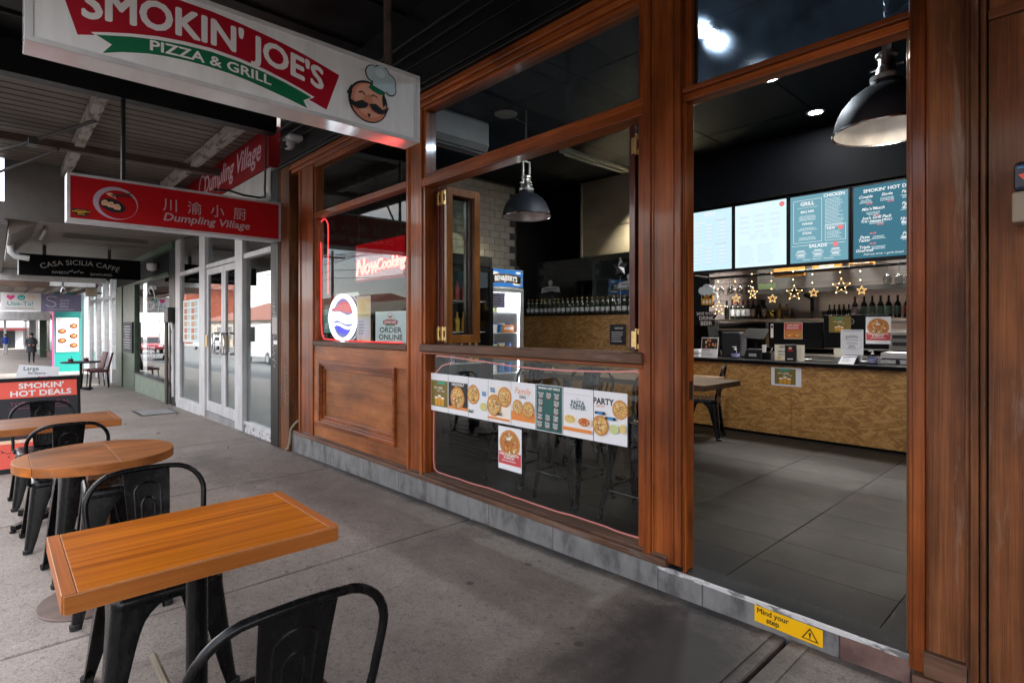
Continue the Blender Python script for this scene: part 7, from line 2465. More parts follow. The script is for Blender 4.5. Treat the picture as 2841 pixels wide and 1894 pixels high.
screen(-3.755, -3.168, 1.952, 2.702, 'screen_a', 'bright blue menu screen headed PIZZA, beside the doorpost', s_pizza)
screen(-3.122, -2.525, 1.952, 2.700, 'screen_b', 'bright blue menu screen headed PASTA, between the pizza and grill screens', s_pasta)
screen(-2.480, -1.897, 1.952, 2.698, 'screen_c', 'teal menu screen headed GRILL and CHICKEN', s_grill)
screen(-1.848, -1.245, 1.952, 2.697, 'screen_d', 'dark teal menu screen headed SMOKIN HOT DEALS', s_hot)
bh_ = thing('bulkhead', 'black bulkhead above the menu screens hung from the ceiling', 'bulkhead', (-2, 4.2, 2.7))
obj('face', B().box(-3.76, 0.3, 4.065, 4.14, 1.93, 3.44), 'ceiling_black', bh_)
obj('lip', B().box(-3.76, 0.3, 3.97, 4.064, 2.735, 2.76), 'matte_black', bh_)

# ------------------------------------------------------------------ kitchen behind the counter
ho = thing('range_hood', 'large stainless steel range hood across the back of the kitchen', 'range hood', (-2.0, 6.2, 1.75))
obj('canopy', B().hexa([(-3.72, 6.0, 1.80), (0.2, 6.0, 1.76), (0.2, 6.68, 1.76), (-3.72, 6.68, 1.80), (-3.72, 6.0, 3.2), (0.2, 6.0, 3.2), (0.2, 6.68, 3.2), (-3.72, 6.68, 3.2)]), 'brushed', ho, bevel=0.004)
obj('lip', B().box(-3.73, 0.2, 5.98, 6.04, 1.735, 1.80), 'dark_metal', ho)
obj('sticker', B().box(-3.70, -3.45, 5.993, 5.9995, 1.81, 1.89), 'dull_green', ho)
bb_ = thing('back_bench', 'stainless steel back bench and shelf holding wine bottles', 'bench', (-3, 6.3, ZF))
obj('splashback', B().box(-3.85, 0.2, 6.62, 6.65, 0.9, 1.8), 'brushed', bb_)
obj('shelf', B().box(-4.62, 0.2, 6.28, 6.6, 1.325, 1.362), 'brushed', bb_, bevel=0.003)
obj('under_shelf', B().box(-4.62, 0.2, 6.0, 6.55, 1.18, 1.205), 'brushed', bb_)
obj('bench', B().box(-4.62, 0.2, 5.75, 6.6, 0.80, 0.84), 'brushed', bb_)
for x in (-4.5, -3.2, -1.5):
    obj('upright', B().box(x, x + 0.04, 6.2, 6.24, 0.84, 1.325), 'brushed', bb_)
obj('cabinet', B().box(-4.62, 0.2, 5.8, 6.6, ZF, 0.80), 'matte_black', bb_)
obj('pipe', B().tube([(-3.1, 6.5, 1.36), (-3.1, 6.5, 1.66), (-3.2, 6.45, 1.73)], 0.03, 8), 'dark_metal', bb_)


def wine(x, y, z, kind, label, grp, h=0.305):
    t = thing('wine_bottle', label, 'bottle', (x, y, z), grp)
    obj('glass', B().lathe(bottle_mesh(h, 0.038, 0.0145, 0.60), (x, y, z), 14), 'bottle_glass', t, smooth=True)
    if kind != 'bare':
        lm = {'white': 'paper', 'mint': 'mint_label', 'coral': 'coral'}[kind]
        obj('label', B().lathe([(0.0383, 0.05), (0.0388, 0.052), (0.0388, 0.16), (0.0383, 0.162)], (x, y, z), 14), lm, t, smooth=True)
    if kind == 'white':
        obj('capsule', B().lathe([(0.0155, h * 0.80), (0.0165, h * 0.81), (0.0165, h + 0.001), (0, h + 0.002)], (x, y, z), 10), 'wine_cap', t, smooth=True)
    return t


labs = {'white': 'red capped wine bottle with white label', 'bare': 'dark wine bottle without label', 'mint': 'dark bottle with a mint green label', 'coral': 'dark bottle with a coral label'}
for i, (x, k) in enumerate([(-4.40, 'bare'), (-4.305, 'white'), (-4.215, 'white'), (-4.125, 'white'), (-4.045, 'white'), (-3.955, 'white'), (-3.87, 'bare'), (-3.775, 'white')]):
    wine(x, 6.4, 1.3625, k, labs[k] + ', ' + ORD[i] + ' bottle from the beer sign by pink tiles', 'wine bottles by the pink tiles')
for i, (x, k, h) in enumerate([(-2.50, 'white', 0.305), (-2.385, 'mint', 0.31), (-2.285, 'mint', 0.31), (-2.185, 'mint', 0.31), (-2.09, 'mint', 0.31), (-1.985, 'mint', 0.31), (-1.875, 'coral', 0.31), (-1.77, 'white', 0.31)]):
    wine(x, 6.4, 1.3625, k, labs[k] + ', ' + ORD[i] + ' after the small green bottles', 'bottles on the shelf over the monitor', h)
proto = None
for i in range(5):
    t = thing('small_bottle', ORD[i] + ' small dark green bottle without label, counting from the trays', 'bottle', (-2.83 + 0.063 * i, 6.4, 1.3625), 'small green bottles on the back shelf')
    obj('glass', B().lathe(bottle_mesh(0.20, 0.028, 0.011, 0.55), (-2.83 + 0.063 * i, 6.4, 1.3625), 12), 'bottle_glass', t, smooth=True)
sk2 = thing('gold_skull_bottle', 'gold skull shaped bottle on the back shelf', 'bottle', (-3.66, 6.4, 1.3625))
obj('skull', B().lathe([(0, 0), (0.035, 0.0), (0.04, 0.03), (0.055, 0.06), (0.06, 0.095), (0.045, 0.13), (0, 0.145)], (-3.66, 6.4, 1.3625), 14), 'gold_foil', sk2, smooth=True)
for s_ in (-1, 1):
    obj('eye', B().lathe([(0, 0), (0.013, 0.006), (0.016, 0.016), (0.0, 0.032)], (-3.66 + 0.022 * s_, 6.348, 1.44), 8), 'ink', sk2, smooth=True)
dc = thing('decanter', 'amber liquor decanter with ball stopper on the back shelf', 'bottle', (-3.54, 6.4, 1.3625))
obj('glass', B().lathe([(0, 0), (0.055, 0), (0.055, 0.10), (0.05, 0.14), (0.02, 0.19), (0.018, 0.23), (0, 0.23)], (-3.54, 6.4, 1.3625), 14), 'amber_glass', dc, smooth=True)
obj('stopper', B().lathe([(0, 0.231), (0.02, 0.24), (0.028, 0.26), (0.015, 0.285), (0, 0.29)], (-3.54, 6.4, 1.3625), 12), 'drink_glass', dc, smooth=True)
lq = thing('whisky_bottle', 'square whisky bottle with dark label beside decanter', 'bottle', (-3.43, 6.4, 1.3625))
obj('glass', B().box(-3.475, -3.385, 6.37, 6.43, 1.363, 1.53).box(-3.445, -3.415, 6.385, 6.415, 1.53, 1.60), 'amber_glass', lq, bevel=0.008)
obj('label', B().box(-3.47, -3.39, 6.366, 6.3695, 1.40, 1.50), 'ink', lq)
tr = thing('tray_stack', 'stack of pale trays on the back shelf beside the small green bottles', 'trays', (-3.1, 6.4, 1.3625))
for k in range(4):
    obj('tray', B().box(-3.02, -2.90 + 0.0, 6.3, 6.55, 1.363 + 0.03 * k, 1.386 + 0.03 * k), 'white_paint', tr, bevel=0.004)
    obj('tray', B().box(-3.25, -3.03, 6.3, 6.55, 1.363 + 0.028 * k, 1.385 + 0.028 * k), 'grey_print', tr, bevel=0.004)
for i, (x0, x1, z0, t_, lab) in enumerate(((-3.32, -2.90, 1.945, '', 'kraft pizza box hung on range hood without a word tag, nearest the tiles'), (-2.80, -2.44, 1.985, 'FAMILY', 'kraft pizza box tagged FAMILY on the range hood'), (-2.355, -2.065, 2.01, 'LARGE', 'kraft pizza box tagged LARGE on the range hood'))):
    pb = thing('pizza_box', lab, 'box', ((x0 + x1) / 2, 5.6, z0), 'pizza boxes shown on the range hood')
    obj('box', B().box(x0, x1, 5.62, 5.66, z0, z0 + 0.36), 'pizza_box', pb, bevel=0.006)
    obj('lid_edge', B().box(x0 + 0.004, x1 - 0.004, 5.612, 5.62, z0 + 0.04, z0 + 0.355), 'pizza_box', pb, bevel=0.004)
    obj('hook', B().box((x0 + x1) / 2 - 0.1, (x0 + x1) / 2 + 0.1, 5.66, 5.99, z0 + 0.2, z0 + 0.21), 'dark_metal', pb)
    if t_:
        art = Art(((x0 + x1) / 2, 5.612, z0 + 0.06), EX, EZ, (0, -1, 0)); art.rect(-0.09, -0.012, 0.09, 0.03, 'cream_paper'); art.text(t_, 0, -0.002, 0.028, 'ink', bold=0.04); art.done(pb, 'tag')


def stemglass(x, y, z, label, grp, s_=1.0):
    t = thing('wine_glass', label, 'glass', (x, y, z), grp)
    pr = [(0.034, 0.0), (0.034, -0.003), (0.005, -0.012), (0.0045, -0.09), (0.012, -0.10), (0.034, -0.125), (0.042, -0.155), (0.040, -0.19), (0.034, -0.215), (0.0325, -0.215), (0.0385, -0.19), (0.0405, -0.155), (0.032, -0.127), (0.0, -0.106)]
    obj('bowl', B().lathe([(r_ * s_, q * s_) for r_, q in pr], (x, y, z), 16), 'drink_glass', t, smooth=True)


for i in range(5):
    stemglass(-1.66 + 0.095 * i, 4.5 + 0.05 * (i % 2), 1.915, ORD[i] + ' upside down wine glass from the left in rack near pilaster', 'wine glasses hanging near the pilaster')
for i in range(7):
    stemglass(-3.72 + 0.085 * i, 4.62 + 0.06 * (i % 3), 1.88, ORD[i] + ' upside down wine glass from the doorpost above beer mug sign', 'wine glasses hanging above the beer sign', 0.92)
rk = thing('glass_rack', 'dark rack under the screens holding upside down wine glasses', 'rack', (-2.5, 4.5, 1.92))
for y in (4.46, 4.54, 4.62, 4.70):
    obj('rail', B().tube([(-3.8, y, 1.925 if False else 1.90), (-1.2, y, 1.925)], 0.006, 6), 'dark_metal', rk)
for x in (-3.75, -1.25):
    obj('bracket', B().box(x, x + 0.02, 4.14, 4.75, 1.905 if x < -3 else 1.93, 1.92 if x < -3 else 1.945), 'dark_metal', rk)

# star lights hanging under the screens
stars = [(-3.43, 1.475, 0.085, 0), (-3.205, 1.592, 0.05, 0), (-2.995, 1.652, 0.07, 1.2), (-2.76, 1.575, 0.048, 0.4), (-2.512, 1.635, 0.083, 0.2), (-2.304, 1.625, 0.045, 0.1), (-2.022, 1.685, 0.085, 0.1), (-1.826, 1.630, 0.043, 0.2)]
sl = ['star light low beside the beer mug sign', 'tiny star light above the wine bottles', 'star light turned edge on', 'tiny star light between the wine bottles and skull', 'big open star light under the grill screen', 'tiny star light between the two big open stars', 'big open star light under the hot deals screen', 'tiny star light above the mint labelled bottles']
for i, (x, z, r_, tw_) in enumerate(stars):
    t = thing('star_light', 'warm glowing ' + sl[i], 'star light', (x, 4.2, z), 'star lights strung under the menu screens')
    pts = []
    U_ = Vector((math.cos(tw_), math.sin(tw_), 0))
    for k in range(10):
        a = math.pi / 2 + k * math.pi / 5
        q = r_ if k % 2 == 0 else r_ * 0.45
        pts.append(Vector((x, 4.2, z)) + U_ * (q * math.cos(a)) + Vector((0, 0, q * math.sin(a))))
    obj('outline', B().tube(pts, 0.0042 if r_ > 0.06 else 0.009, 6, closed=True), 'star_edge', t)
    b = B()
    for p in pts:
        b.lathe([(0, -0.006), (0.006, 0), (0, 0.006)], p, 6)
    obj('led', b, 'fairy', t)
    b = B().tube([(x, 4.2, z + r_), (x, 4.2, 1.93)], 0.0012, 4)
    obj('wire', b, 'dark_metal', t)
    b = B()
    zz = z + r_ + 0.07
    while zz < 1.90:
        b.lathe([(0, -0.007), (0.007, 0), (0, 0.007)], (x - 0.012, 4.2, zz), 6); zz += 0.095
    obj('led', b, 'fairy', t)

# things on the counter
BZ = 0.8425


def monitor(x0, x1, z0, z1, y, label, lean=0.0):
    t = thing('monitor', label, 'monitor', ((x0 + x1) / 2, y, BZ), None)
    obj('casing', B().hexa([(x0, y, z0), (x1, y, z0), (x1, y + 0.05, z0), (x0, y + 0.05, z0), (x0 - 0.01, y + lean, z1), (x1 - 0.01, y + lean, z1), (x1 - 0.01, y + 0.05 + lean, z1), (x0 - 0.01, y + 0.05 + lean, z1)]), 'matte_black', t, bevel=0.008)
    xc = (x0 + x1) / 2
    obj('stand', B().box(xc - 0.04, xc + 0.04, y + 0.051, y + 0.09, BZ + 0.012, (z0 + z1) / 2), 'grey_print', t)
    obj('foot', B().box(xc - 0.13, xc + 0.13, y - 0.02, y + 0.18, BZ, BZ + 0.012), 'grey_print', t, bevel=0.004)
    return t


m1 = monitor(-2.905, -2.285, 0.985, 1.295, 4.45, 'back of black till monitor carrying a red price notice')
art = Art((-2.905, 4.45, 0.985), EX, EZ, (0, -1, 0)); art.rect(0.02, 0.12, 0.055, 0.29, 'print_white'); art.rect(0.025, 0.24, 0.05, 0.27, 'navy_print'); art.done(m1, 'sticker')
m2 = monitor(-2.275, -1.64, 1.0, 1.375, 4.45, 'back of black monitor with round maker badge, carrying beer and pizza posters')
art = Art((-1.95, 4.449, 1.30), EX, EZ, (0, -1, 0)); art.ring(-0.05, 0.0, 0.035, 0.035, 0.006, 'grey_print'); art.text('hp', -0.05, -0.012, 0.038, 'grey_print', shear=0.25, bold=0.01); art.done(m2, 'badge')


def d_price(a, w, h):
    a.rect(0.003, 0.003, w - 0.003, h - 0.003, 'pizza_brown'); a.rect(0.003, h * 0.55, w - 0.003, h * 0.93, 'poster_red')
    a.text('MENU DEALS', w * 0.5, h * 0.8, w * 0.11, 'print_white', bold=0.04); a.greek(w * 0.15, h * 0.72, w * 0.7, 2, h * 0.07, h * 0.03, 'print_white', ragged=0.1)
    for k in range(6): a.disc(w * (0.15 + 0.14 * k), h * (0.15 + 0.06 * (k % 3)), w * 0.08, h * 0.06, ['sauce_print', 'cheese_print', 'crust_print'][k % 3], n=10)


wposter(-2.715, -2.505, 1.095, 1.29, 4.43, 'red and brown price notice stuck on the black till monitor', d_price)
wposter(-2.215, -1.99, 1.175, 1.36, 4.42, 'beer offer poster on the monitor beside the round badge', d_beer_side, sheet='olive_print')
wposter(-1.845, -1.61, 1.055, 1.35, 4.42, 'free margarita pizza poster on the monitor by the doorpost', d_marg)


def d_pogo(a, w, h):
    a.greek(w * 0.1, h * 0.96, w * 0.8, 1, 0.01, h * 0.02, 'grey_print', ragged=0)
    a.ring(w * 0.5, h * 0.48, w * 0.46, h * 0.30, 0.002, 'grey_print')
    a.text('pogo', w * 0.5, h * 0.66, w * 0.26, 'grey_print', bold=0.02)
    a.text('Card surcharge', w * 0.5, h * 0.57, w * 0.09, 'black_print')
    a.greek(w * 0.2, h * 0.50, w * 0.6, 2, h * 0.05, h * 0.018, 'grey_print', align='CENTER'); a.greek(w * 0.3, h * 0.36, w * 0.4, 1, h * 0.05, h * 0.03, 'black_print', align='CENTER'); a.greek(w * 0.25, h * 0.28, w * 0.5, 1, h * 0.05, h * 0.02, 'black_print', align='CENTER')


wposter(-2.04, -1.82, 0.935, 1.21, 4.24, 'pale notice with a circle and card surcharge words on the counter', d_pogo)
b = B().box(-2.0, -1.86, 4.246, 4.27, BZ, 0.936)
tag(obj('notice_stand', b, 'grey_print', base=(-1.93, 4.25, BZ)), 'small grey stand under the card surcharge notice', 'stand')


def d_get(a, w, h):
    a.text('GET', w * 0.26, h * 0.78, h * 0.20, 'black_print', bold=0.04); a.text('DEALS', w * 0.24, h * 0.52, h * 0.16, 'black_print', bold=0.03); a.text('WITH US', w * 0.26, h * 0.32, h * 0.13, 'black_print', bold=0.02)
    a.disc(w * 0.16, h * 0.16, w * 0.08, h * 0.10, 'cheese_print')
    for k in range(6): a.disc(w * 0.86, h * (0.15 + 0.14 * k), w * 0.015, h * 0.02, 'ink', n=8)


wposter(-2.735, -2.40, 0.845, 1.03, 4.20, 'cream handwritten GET notice leaning on the counter', d_get, sheet='cream_paper')
bx_ = thing('black_flyer_box', 'black flyer holder with small cook emblem before the cream notice', 'flyer holder', (-2.535, 4.15, BZ))
obj('box', B().box(-2.595, -2.475, 4.14, 4.17, BZ, 1.035), 'ink', bx_, bevel=0.006)
art = Art((-2.595, 4.14, BZ), EX, EZ, (0, -1, 0)); art.disc(0.06, 0.15, 0.02, 0.014, 'skin_print'); art.rect(0.03, 0.115, 0.09, 0.13, 'banner_red'); art.rect(0.03, 0.02, 0.09, 0.03, 'print_white'); art.done(bx_, 'print')
pf = thing('photo_notice', 'white notice with a brown crowd photo standing on the counter near doorpost', 'notice', (-3.55, 4.15, BZ))
obj('sheet', B().hexa([(-3.66, 4.15, BZ), (-3.43, 4.15, BZ), (-3.43, 4.156, BZ), (-3.66, 4.156, BZ), (-3.66, 4.19, 1.10), (-3.43, 4.19, 1.10), (-3.43, 4.196, 1.10), (-3.66, 4.196, 1.10)]), 'paper', pf)
art = Art((-3.66, 4.149, BZ), EX, (0, 0.155, 1), (0, -1, 0.155), lift=0.001)
art.rect(0.008, 0.115, 0.222, 0.25, 'hair')
rn = random.Random(9)
for k in range(14): art.disc(0.03 + 0.18 * rn.random(), 0.13 + 0.1 * rn.random(), 0.012, 0.02, rn.choice(['skin_shade', 'pizza_brown', 'cream_paper', 'dark_cloth']), n=8)
art.text("what's on", 0.07, 0.09, 0.028, 'black_print', bold=0.03); art.greek(0.02, 0.07, 0.16, 3, 0.02, 0.006, 'grey_print'); art.done(pf, 'print')
ppx = thing('paper_stack', 'short white paper box beside the crowd photo notice', 'box', (-3.7, 4.2, BZ))
obj('box', B().box(-3.74, -3.675, 4.12, 4.25, BZ, 0.945), 'paper', ppx, bevel=0.004)
obj('band', B().box(-3.741, -3.674, 4.119, 4.251, 0.88, 0.90), 'grey_print', ppx)
for (x, lab) in ((-3.215, 'clear sanitiser pump bottle beside the card reader'), (-1.725, 'clear sanitiser pump bottle beside the white till drawer')):
    s_ = thing('sanitiser_bottle', lab, 'bottle', (x, 4.2, BZ))
    obj('bottle', B().lathe([(0, 0), (0.048, 0), (0.05, 0.01), (0.048, 0.075), (0.03, 0.10), (0.014, 0.108), (0, 0.108)], (x, 4.2, BZ), 16), 'sanitiser', s_, smooth=True)
    obj('pump', B().lathe([(0.015, 0.108), (0.015, 0.122), (0.005, 0.124), (0.005, 0.142), (0, 0.142)], (x, 4.2, BZ), 10).box(x - 0.035, x + 0.01, 4.193, 4.207, BZ + 0.138, BZ + 0.15), 'print_white', s_)
    obj('label', B().lathe([(0.0495, 0.02), (0.051, 0.021), (0.0495, 0.06)], (x, 4.2, BZ), 16), 'mauve', s_, smooth=True)
po = thing('card_reader', 'black card payment terminal on a stand on the counter', 'card reader', (-3.0, 4.3, BZ))
obj('terminal', B().hexa([(-3.13, 4.22, BZ), (-2.90, 4.22, BZ), (-2.90, 4.40, BZ), (-3.13, 4.40, BZ), (-3.12, 4.28, 0.96), (-2.91, 4.28, 0.96), (-2.91, 4.38, 0.97), (-3.12, 4.38, 0.97)]), 'gloss_black', po, bevel=0.01)
obj('screen', B().box(-3.06, -2.97, 4.232, 4.24, 0.875, 0.91), 'grey_print', po)
pt = thing('till_screen', 'black angled touch screen till on a pole behind card reader', 'till', (-3.1, 4.5, BZ))
obj('screen', B().hexa([(-3.28, 4.45, 1.10), (-2.97, 4.45, 1.08), (-2.97, 4.48, 1.08), (-3.28, 4.48, 1.10), (-3.25, 4.60, 1.22), (-2.95, 4.60, 1.21), (-2.95, 4.63, 1.21), (-3.25, 4.63, 1.22)]), 'matte_black', pt, bevel=0.008)
obj('pole', B().tube([(-3.12, 4.55, BZ), (-3.12, 4.55, 1.15)], 0.025, 10), 'matte_black', pt)
obj('base', B().box(-3.25, -3.0, 4.45, 4.65, BZ, BZ + 0.02), 'matte_black', pt)
tl = thing('till_box', 'black till computer at end of the counter next to doorpost', 'till', (-3.75, 4.45, BZ))
obj('body', B().hexa([(-3.92, 4.36, BZ + 0.10), (-3.62, 4.36, BZ + 0.10), (-3.60, 4.6, BZ), (-3.92, 4.6, BZ), (-3.92, 4.40, 1.27), (-3.70, 4.40, 1.27), (-3.66, 4.6, 1.27), (-3.92, 4.6, 1.27)]), 'matte_black', tl, bevel=0.006)
obj('printer', B().box(-3.55, -3.30, 4.5, 4.72, BZ, 1.17), 'dark_cloth', tl, bevel=0.02)
cb_ = thing('pen_cup', 'black cup holding pens and a white bottle opener on counter', 'cup', (-2.84, 4.22, BZ))
obj('cup', B().lathe([(0, 0), (0.05, 0), (0.055, 0.09), (0.05, 0.09), (0.046, 0.01), (0, 0.008)], (-2.84, 4.22, BZ), 16), 'matte_black', cb_, smooth=True)
obj('opener', B().hexa([(-2.88, 4.22, BZ + 0.02), (-2.85, 4.22, BZ + 0.02), (-2.85, 4.23, BZ + 0.02), (-2.88, 4.23, BZ + 0.02), (-2.885, 4.20, BZ + 0.18), (-2.835, 4.20, BZ + 0.18), (-2.835, 4.21, BZ + 0.18), (-2.885, 4.21, BZ + 0.18)]), 'print_white', cb_)
obj('pen', B().tube([(-2.82, 4.22, BZ + 0.02), (-2.76, 4.2, BZ + 0.14)], 0.004, 6), 'print_white', cb_)
tp = thing('tent_card', 'white and blue tent card standing on the counter', 'card', (-1.95, 4.12, BZ))
b = B().hexa([(-2.02, 4.08, BZ), (-1.87, 4.08, BZ), (-1.87, 4.084, BZ), (-2.02, 4.084, BZ), (-1.99, 4.14, 0.93), (-1.85, 4.14, 0.93), (-1.85, 4.144, 0.93), (-1.99, 4.144, 0.93)])
obj('card', b, 'paper', tp)
obj('back', B().hexa([(-1.98, 4.20, BZ), (-1.84, 4.20, BZ), (-1.84, 4.204, BZ), (-1.98, 4.204, BZ), (-1.99, 4.146, 0.93), (-1.85, 4.146, 0.93), (-1.85, 4.15, 0.93), (-1.99, 4.15, 0.93)]), 'mauve', tp)
art = Art((-2.02, 4.0795, BZ), (1, 0, 0), (0.03, 0.06, 0.0875), (0, -1, 0.68), lift=0.001); art.rect(0.01, 0.085, 0.14, 0.1, 'mauve'); art.greek(0.015, 0.075, 0.1, 4, 0.014, 0.005, 'grey_print'); art.done(tp, 'print')
cr = thing('cash_register', 'white cash drawer on the counter by the pilaster', 'cash register', (-1.5, 4.6, BZ))
obj('body', B().box(-1.70, -1.38, 4.40, 4.72, BZ, 0.965), 'white_paint', cr, bevel=0.006)
obj('slot', B().box(-1.69, -1.39, 4.394, 4.40, 0.895, 0.905), 'ink', cr)
obj('clip', B().box(-1.56, -1.53, 4.385, 4.40, 0.85, 0.89), 'ink', cr)
pp2 = thing('paper_note', 'small cream note leaning behind the card surcharge notice', 'note', (-2.1, 4.34, BZ))
obj('sheet', B().box(-2.14, -2.03, 4.34, 4.342, 0.90, 1.0), 'cream_paper', pp2)
obj('clip', B().box(-2.10, -2.07, 4.336, 4.346, BZ, 0.9), 'grey_print', pp2)
ov_ = thing('oven', 'stainless pizza oven with dark slots behind the counter near pilaster', 'oven', (-1.2, 5.6, 0.84))
obj('body', B().box(-1.95, -0.4, 5.76, 6.25, 0.842, 1.175), 'brushed', ov_, bevel=0.006)
for z in (0.93, 1.03, 1.12):
    obj('slot', B().box(-1.9, -0.5, 5.75, 5.762, z - 0.03, z + 0.015), 'ink', ov_)
mg = thing('beer_mug_sign', 'cut out beer mug sign with white foam hanging over counter end', 'sign', (-3.58, 4.2, 1.65))
mpts = [(-0.075, -0.115), (0.065, -0.115), (0.075, -0.10), (0.075, 0.05), (-0.085, 0.05), (-0.085, -0.10)]
obj('mug', B().prism(mpts, (-3.585, 4.2, 1.64), EX, EZ, (0, -1, 0), 0, 0.01), 'beer_print', mg)
obj('handle', B().tube([(-3.51, 4.195, 1.68), (-3.46, 4.195, 1.67), (-3.455, 4.195, 1.60), (-3.51, 4.195, 1.57)], 0.012, 8), 'hat_light', mg, smooth=True)
b = B()
for (a, c, r_) in ((-0.07, 0.07, 0.05), (-0.01, 0.10, 0.055), (0.05, 0.075, 0.045), (-0.04, 0.05, 0.04), (0.03, 0.045, 0.04)):
    b.prism([(a + r_ * math.cos(k * 0.45), c + r_ * math.sin(k * 0.45)) for k in range(14)], (-3.585, 4.19, 1.64), EX, EZ, (0, -1, 0), 0.0, 0.008 + r_ * 0.05)
obj('foam', b, 'hat_light', mg)
art = Art((-3.585, 4.19, 1.64), EX, EZ, (0, -1, 0))
for k in range(3): art.disc(-0.05 + 0.045 * k, -0.075, 0.016, 0.025, 'foam_print', n=14)
art.rect(-0.075, -0.03, 0.065, 0.02, 'ink'); art.text('BEER', -0.005, -0.02, 0.038, 'beer_print', bold=0.05); art.done(mg, 'lettering')
obj('wire', B().tube([(-3.60, 4.205, 1.75), (-3.60, 4.205, 1.93)], 0.002, 4), 'dark_metal', mg)
sw = thing('drink_sign', 'cut out sign reading SAVE WATER DRINK BEER under the mug', 'sign', (-3.6, 4.2, 1.35))
obj('backing', B().prism([(-0.15, 0.07), (0.15, 0.085), (0.15, 0.05), (0.11, -0.02), (0.115, -0.115), (-0.10, -0.115), (-0.105, -0.02), (-0.155, 0.04)], (-3.60, 4.205, 1.36), EX, EZ, (0, -1, 0), 0, 0.006), 'ink', sw)
art = Art((-3.60, 4.199, 1.36), EX, EZ, (0, -1, 0))
art.text('SAVE WATER', 0, 0.035, 0.052, 'print_white', bold=0.03, sx=0.9); art.text('DRINK', 0.0, -0.03, 0.068, 'print_white', bold=0.03); art.text('BEER', 0.0, -0.10, 0.074, 'print_white', bold=0.03); art.done(sw, 'lettering')
obj('wire', B().tube([(-3.60, 4.203, 1.43), (-3.60, 4.203, 1.52)], 0.002, 4), 'dark_metal', sw)
area('kitchen_light', (-3.0, 5.4, 3.35), 0.5, 40, (1, 0.95, 0.88))
area('kitchen_light', (-1.2, 5.3, 3.35), 0.5, 37, (1, 0.95, 0.88))
for i, (x, y) in enumerate(((-3.0, 5.4), (-1.2, 5.3))):
    d = thing('panel_light', ['round lit ceiling light over kitchen behind the pasta screen', 'round lit ceiling light over kitchen behind the hot deals screen'][i], 'ceiling light', (x, y, 3.44))
    obj('rim', B().lathe([(0.25, 0.0), (0.26, -0.02), (0.28, -0.02), (0.285, 0.0)], (x, y, 3.44), 24), 'white_paint', d, smooth=True)
    obj('diffuser', B().lathe([(0, -0.012), (0.25, -0.012), (0.25, 0.0)], (x, y, 3.44), 24), 'tube_on', d)

# ------------------------------------------------------------------ seats and tables inside
GI = 'black steel bar chairs inside the window'
bc = steel_chair(0.65, 0.95, 'black steel bar chair behind the party and pasta posters', GI, hw=0.165, spread=0.225, rails=True, name='bar_chair')
set_at(copy_tree(bc), -2.74, 0.56, R(-92), ZF, 'black steel bar chair behind the family and teal deal posters')
set_at(copy_tree(bc), -3.36, 0.60, R(-88), ZF, 'black steel bar chair behind the half and half poster')
set_at(bc, -2.12, 0.56, R(-90), ZF)
ic = steel_chair(0.45, 0.83, 'black steel chair beside timber table by the counter', 'black steel chairs inside', name='steel_chair')
set_at(copy_tree(ic), -3.85, 2.0, R(200), ZF, 'black steel chair inside, near the drinks fridge')
set_at(ic, -3.24, 3.42, R(200), ZF)
it = thing('inside_table', 'pale timber table by the counter just inside the doorway', 'table', (-3.45, 3.1, ZF))
obj('tabletop', B().box(-3.70, -2.86, 2.60, 3.19, 0.66, 0.70), 'bench_wood', it, bevel=0.003)
obj('pole', B().tube([(-3.34, 2.9, ZF + 0.03), (-3.34, 2.9, 0.66)], 0.03, 12), 'black_steel', it)
obj('base', B().box(-3.6, -3.08, 2.87, 2.93, ZF, ZF + 0.03).box(-3.37, -3.31, 2.63, 3.17, ZF + 0.0005, ZF + 0.0295), 'black_steel', it)
it = thing('inside_table', 'pale timber bar table inside the poster window behind the bar chairs', 'table', (-2.8, 1.0, ZF))
obj('tabletop', B().box(-3.7, -1.9, 0.95, 1.5, 0.80, 0.84), 'bench_wood', it, bevel=0.003)
for x in (-3.4, -2.6):
    obj('pole', B().tube([(x, 1.22, ZF + 0.03), (x, 1.22, 0.80)], 0.03, 12), 'black_steel', it)
    obj('base', B().box(x - 0.22, x + 0.22, 1.19, 1.25, ZF, ZF + 0.03), 'black_steel', it)
cr = thing('black_crate', 'black slatted plastic crate on shop floor behind poster window', 'crate', (-4.2, 0.9, ZF))
b = B()
for k in range(9):
    b.box(-4.55, -3.95, 0.75, 0.78, ZF + 0.04 * k, ZF + 0.04 * k + 0.025); b.box(-3.98, -3.95, 0.75, 1.25, ZF + 0.04 * k, ZF + 0.04 * k + 0.025)
obj('slats', b, 'matte_black', cr)
obj('back', B().box(-4.55, -3.99, 0.79, 1.25, ZF, ZF + 0.36), 'matte_black', cr)
bln = thing('star_balloon', 'silver grey star balloon on a string above bottles', 'balloon', (-4.75, 3.3, 1.95))
pts = []
for k in range(10):
    a = math.pi / 2 + k * math.pi / 5
    q = 0.13 if k % 2 == 0 else 0.07
    pts.append((q * math.cos(a), q * math.sin(a)))
o_ = Vector((-4.35, 3.35, 2.02))
vs = [o_ + Vector((a, 0, c)) for a, c in pts] + [o_ + Vector((0, -0.05, 0)), o_ + Vector((0, 0.05, 0))]
fs = []
for k in range(10):
    fs.append((k, (k + 1) % 10, 10)); fs.append(((k + 1) % 10, k, 11))
obj('foil', B().add(vs, fs), 'brushed', bln, smooth=False)
obj('string', B().tube([(-4.35, 3.35, 1.90), (-4.35, 3.36, 1.44)], 0.0015, 4), 'print_white', bln)


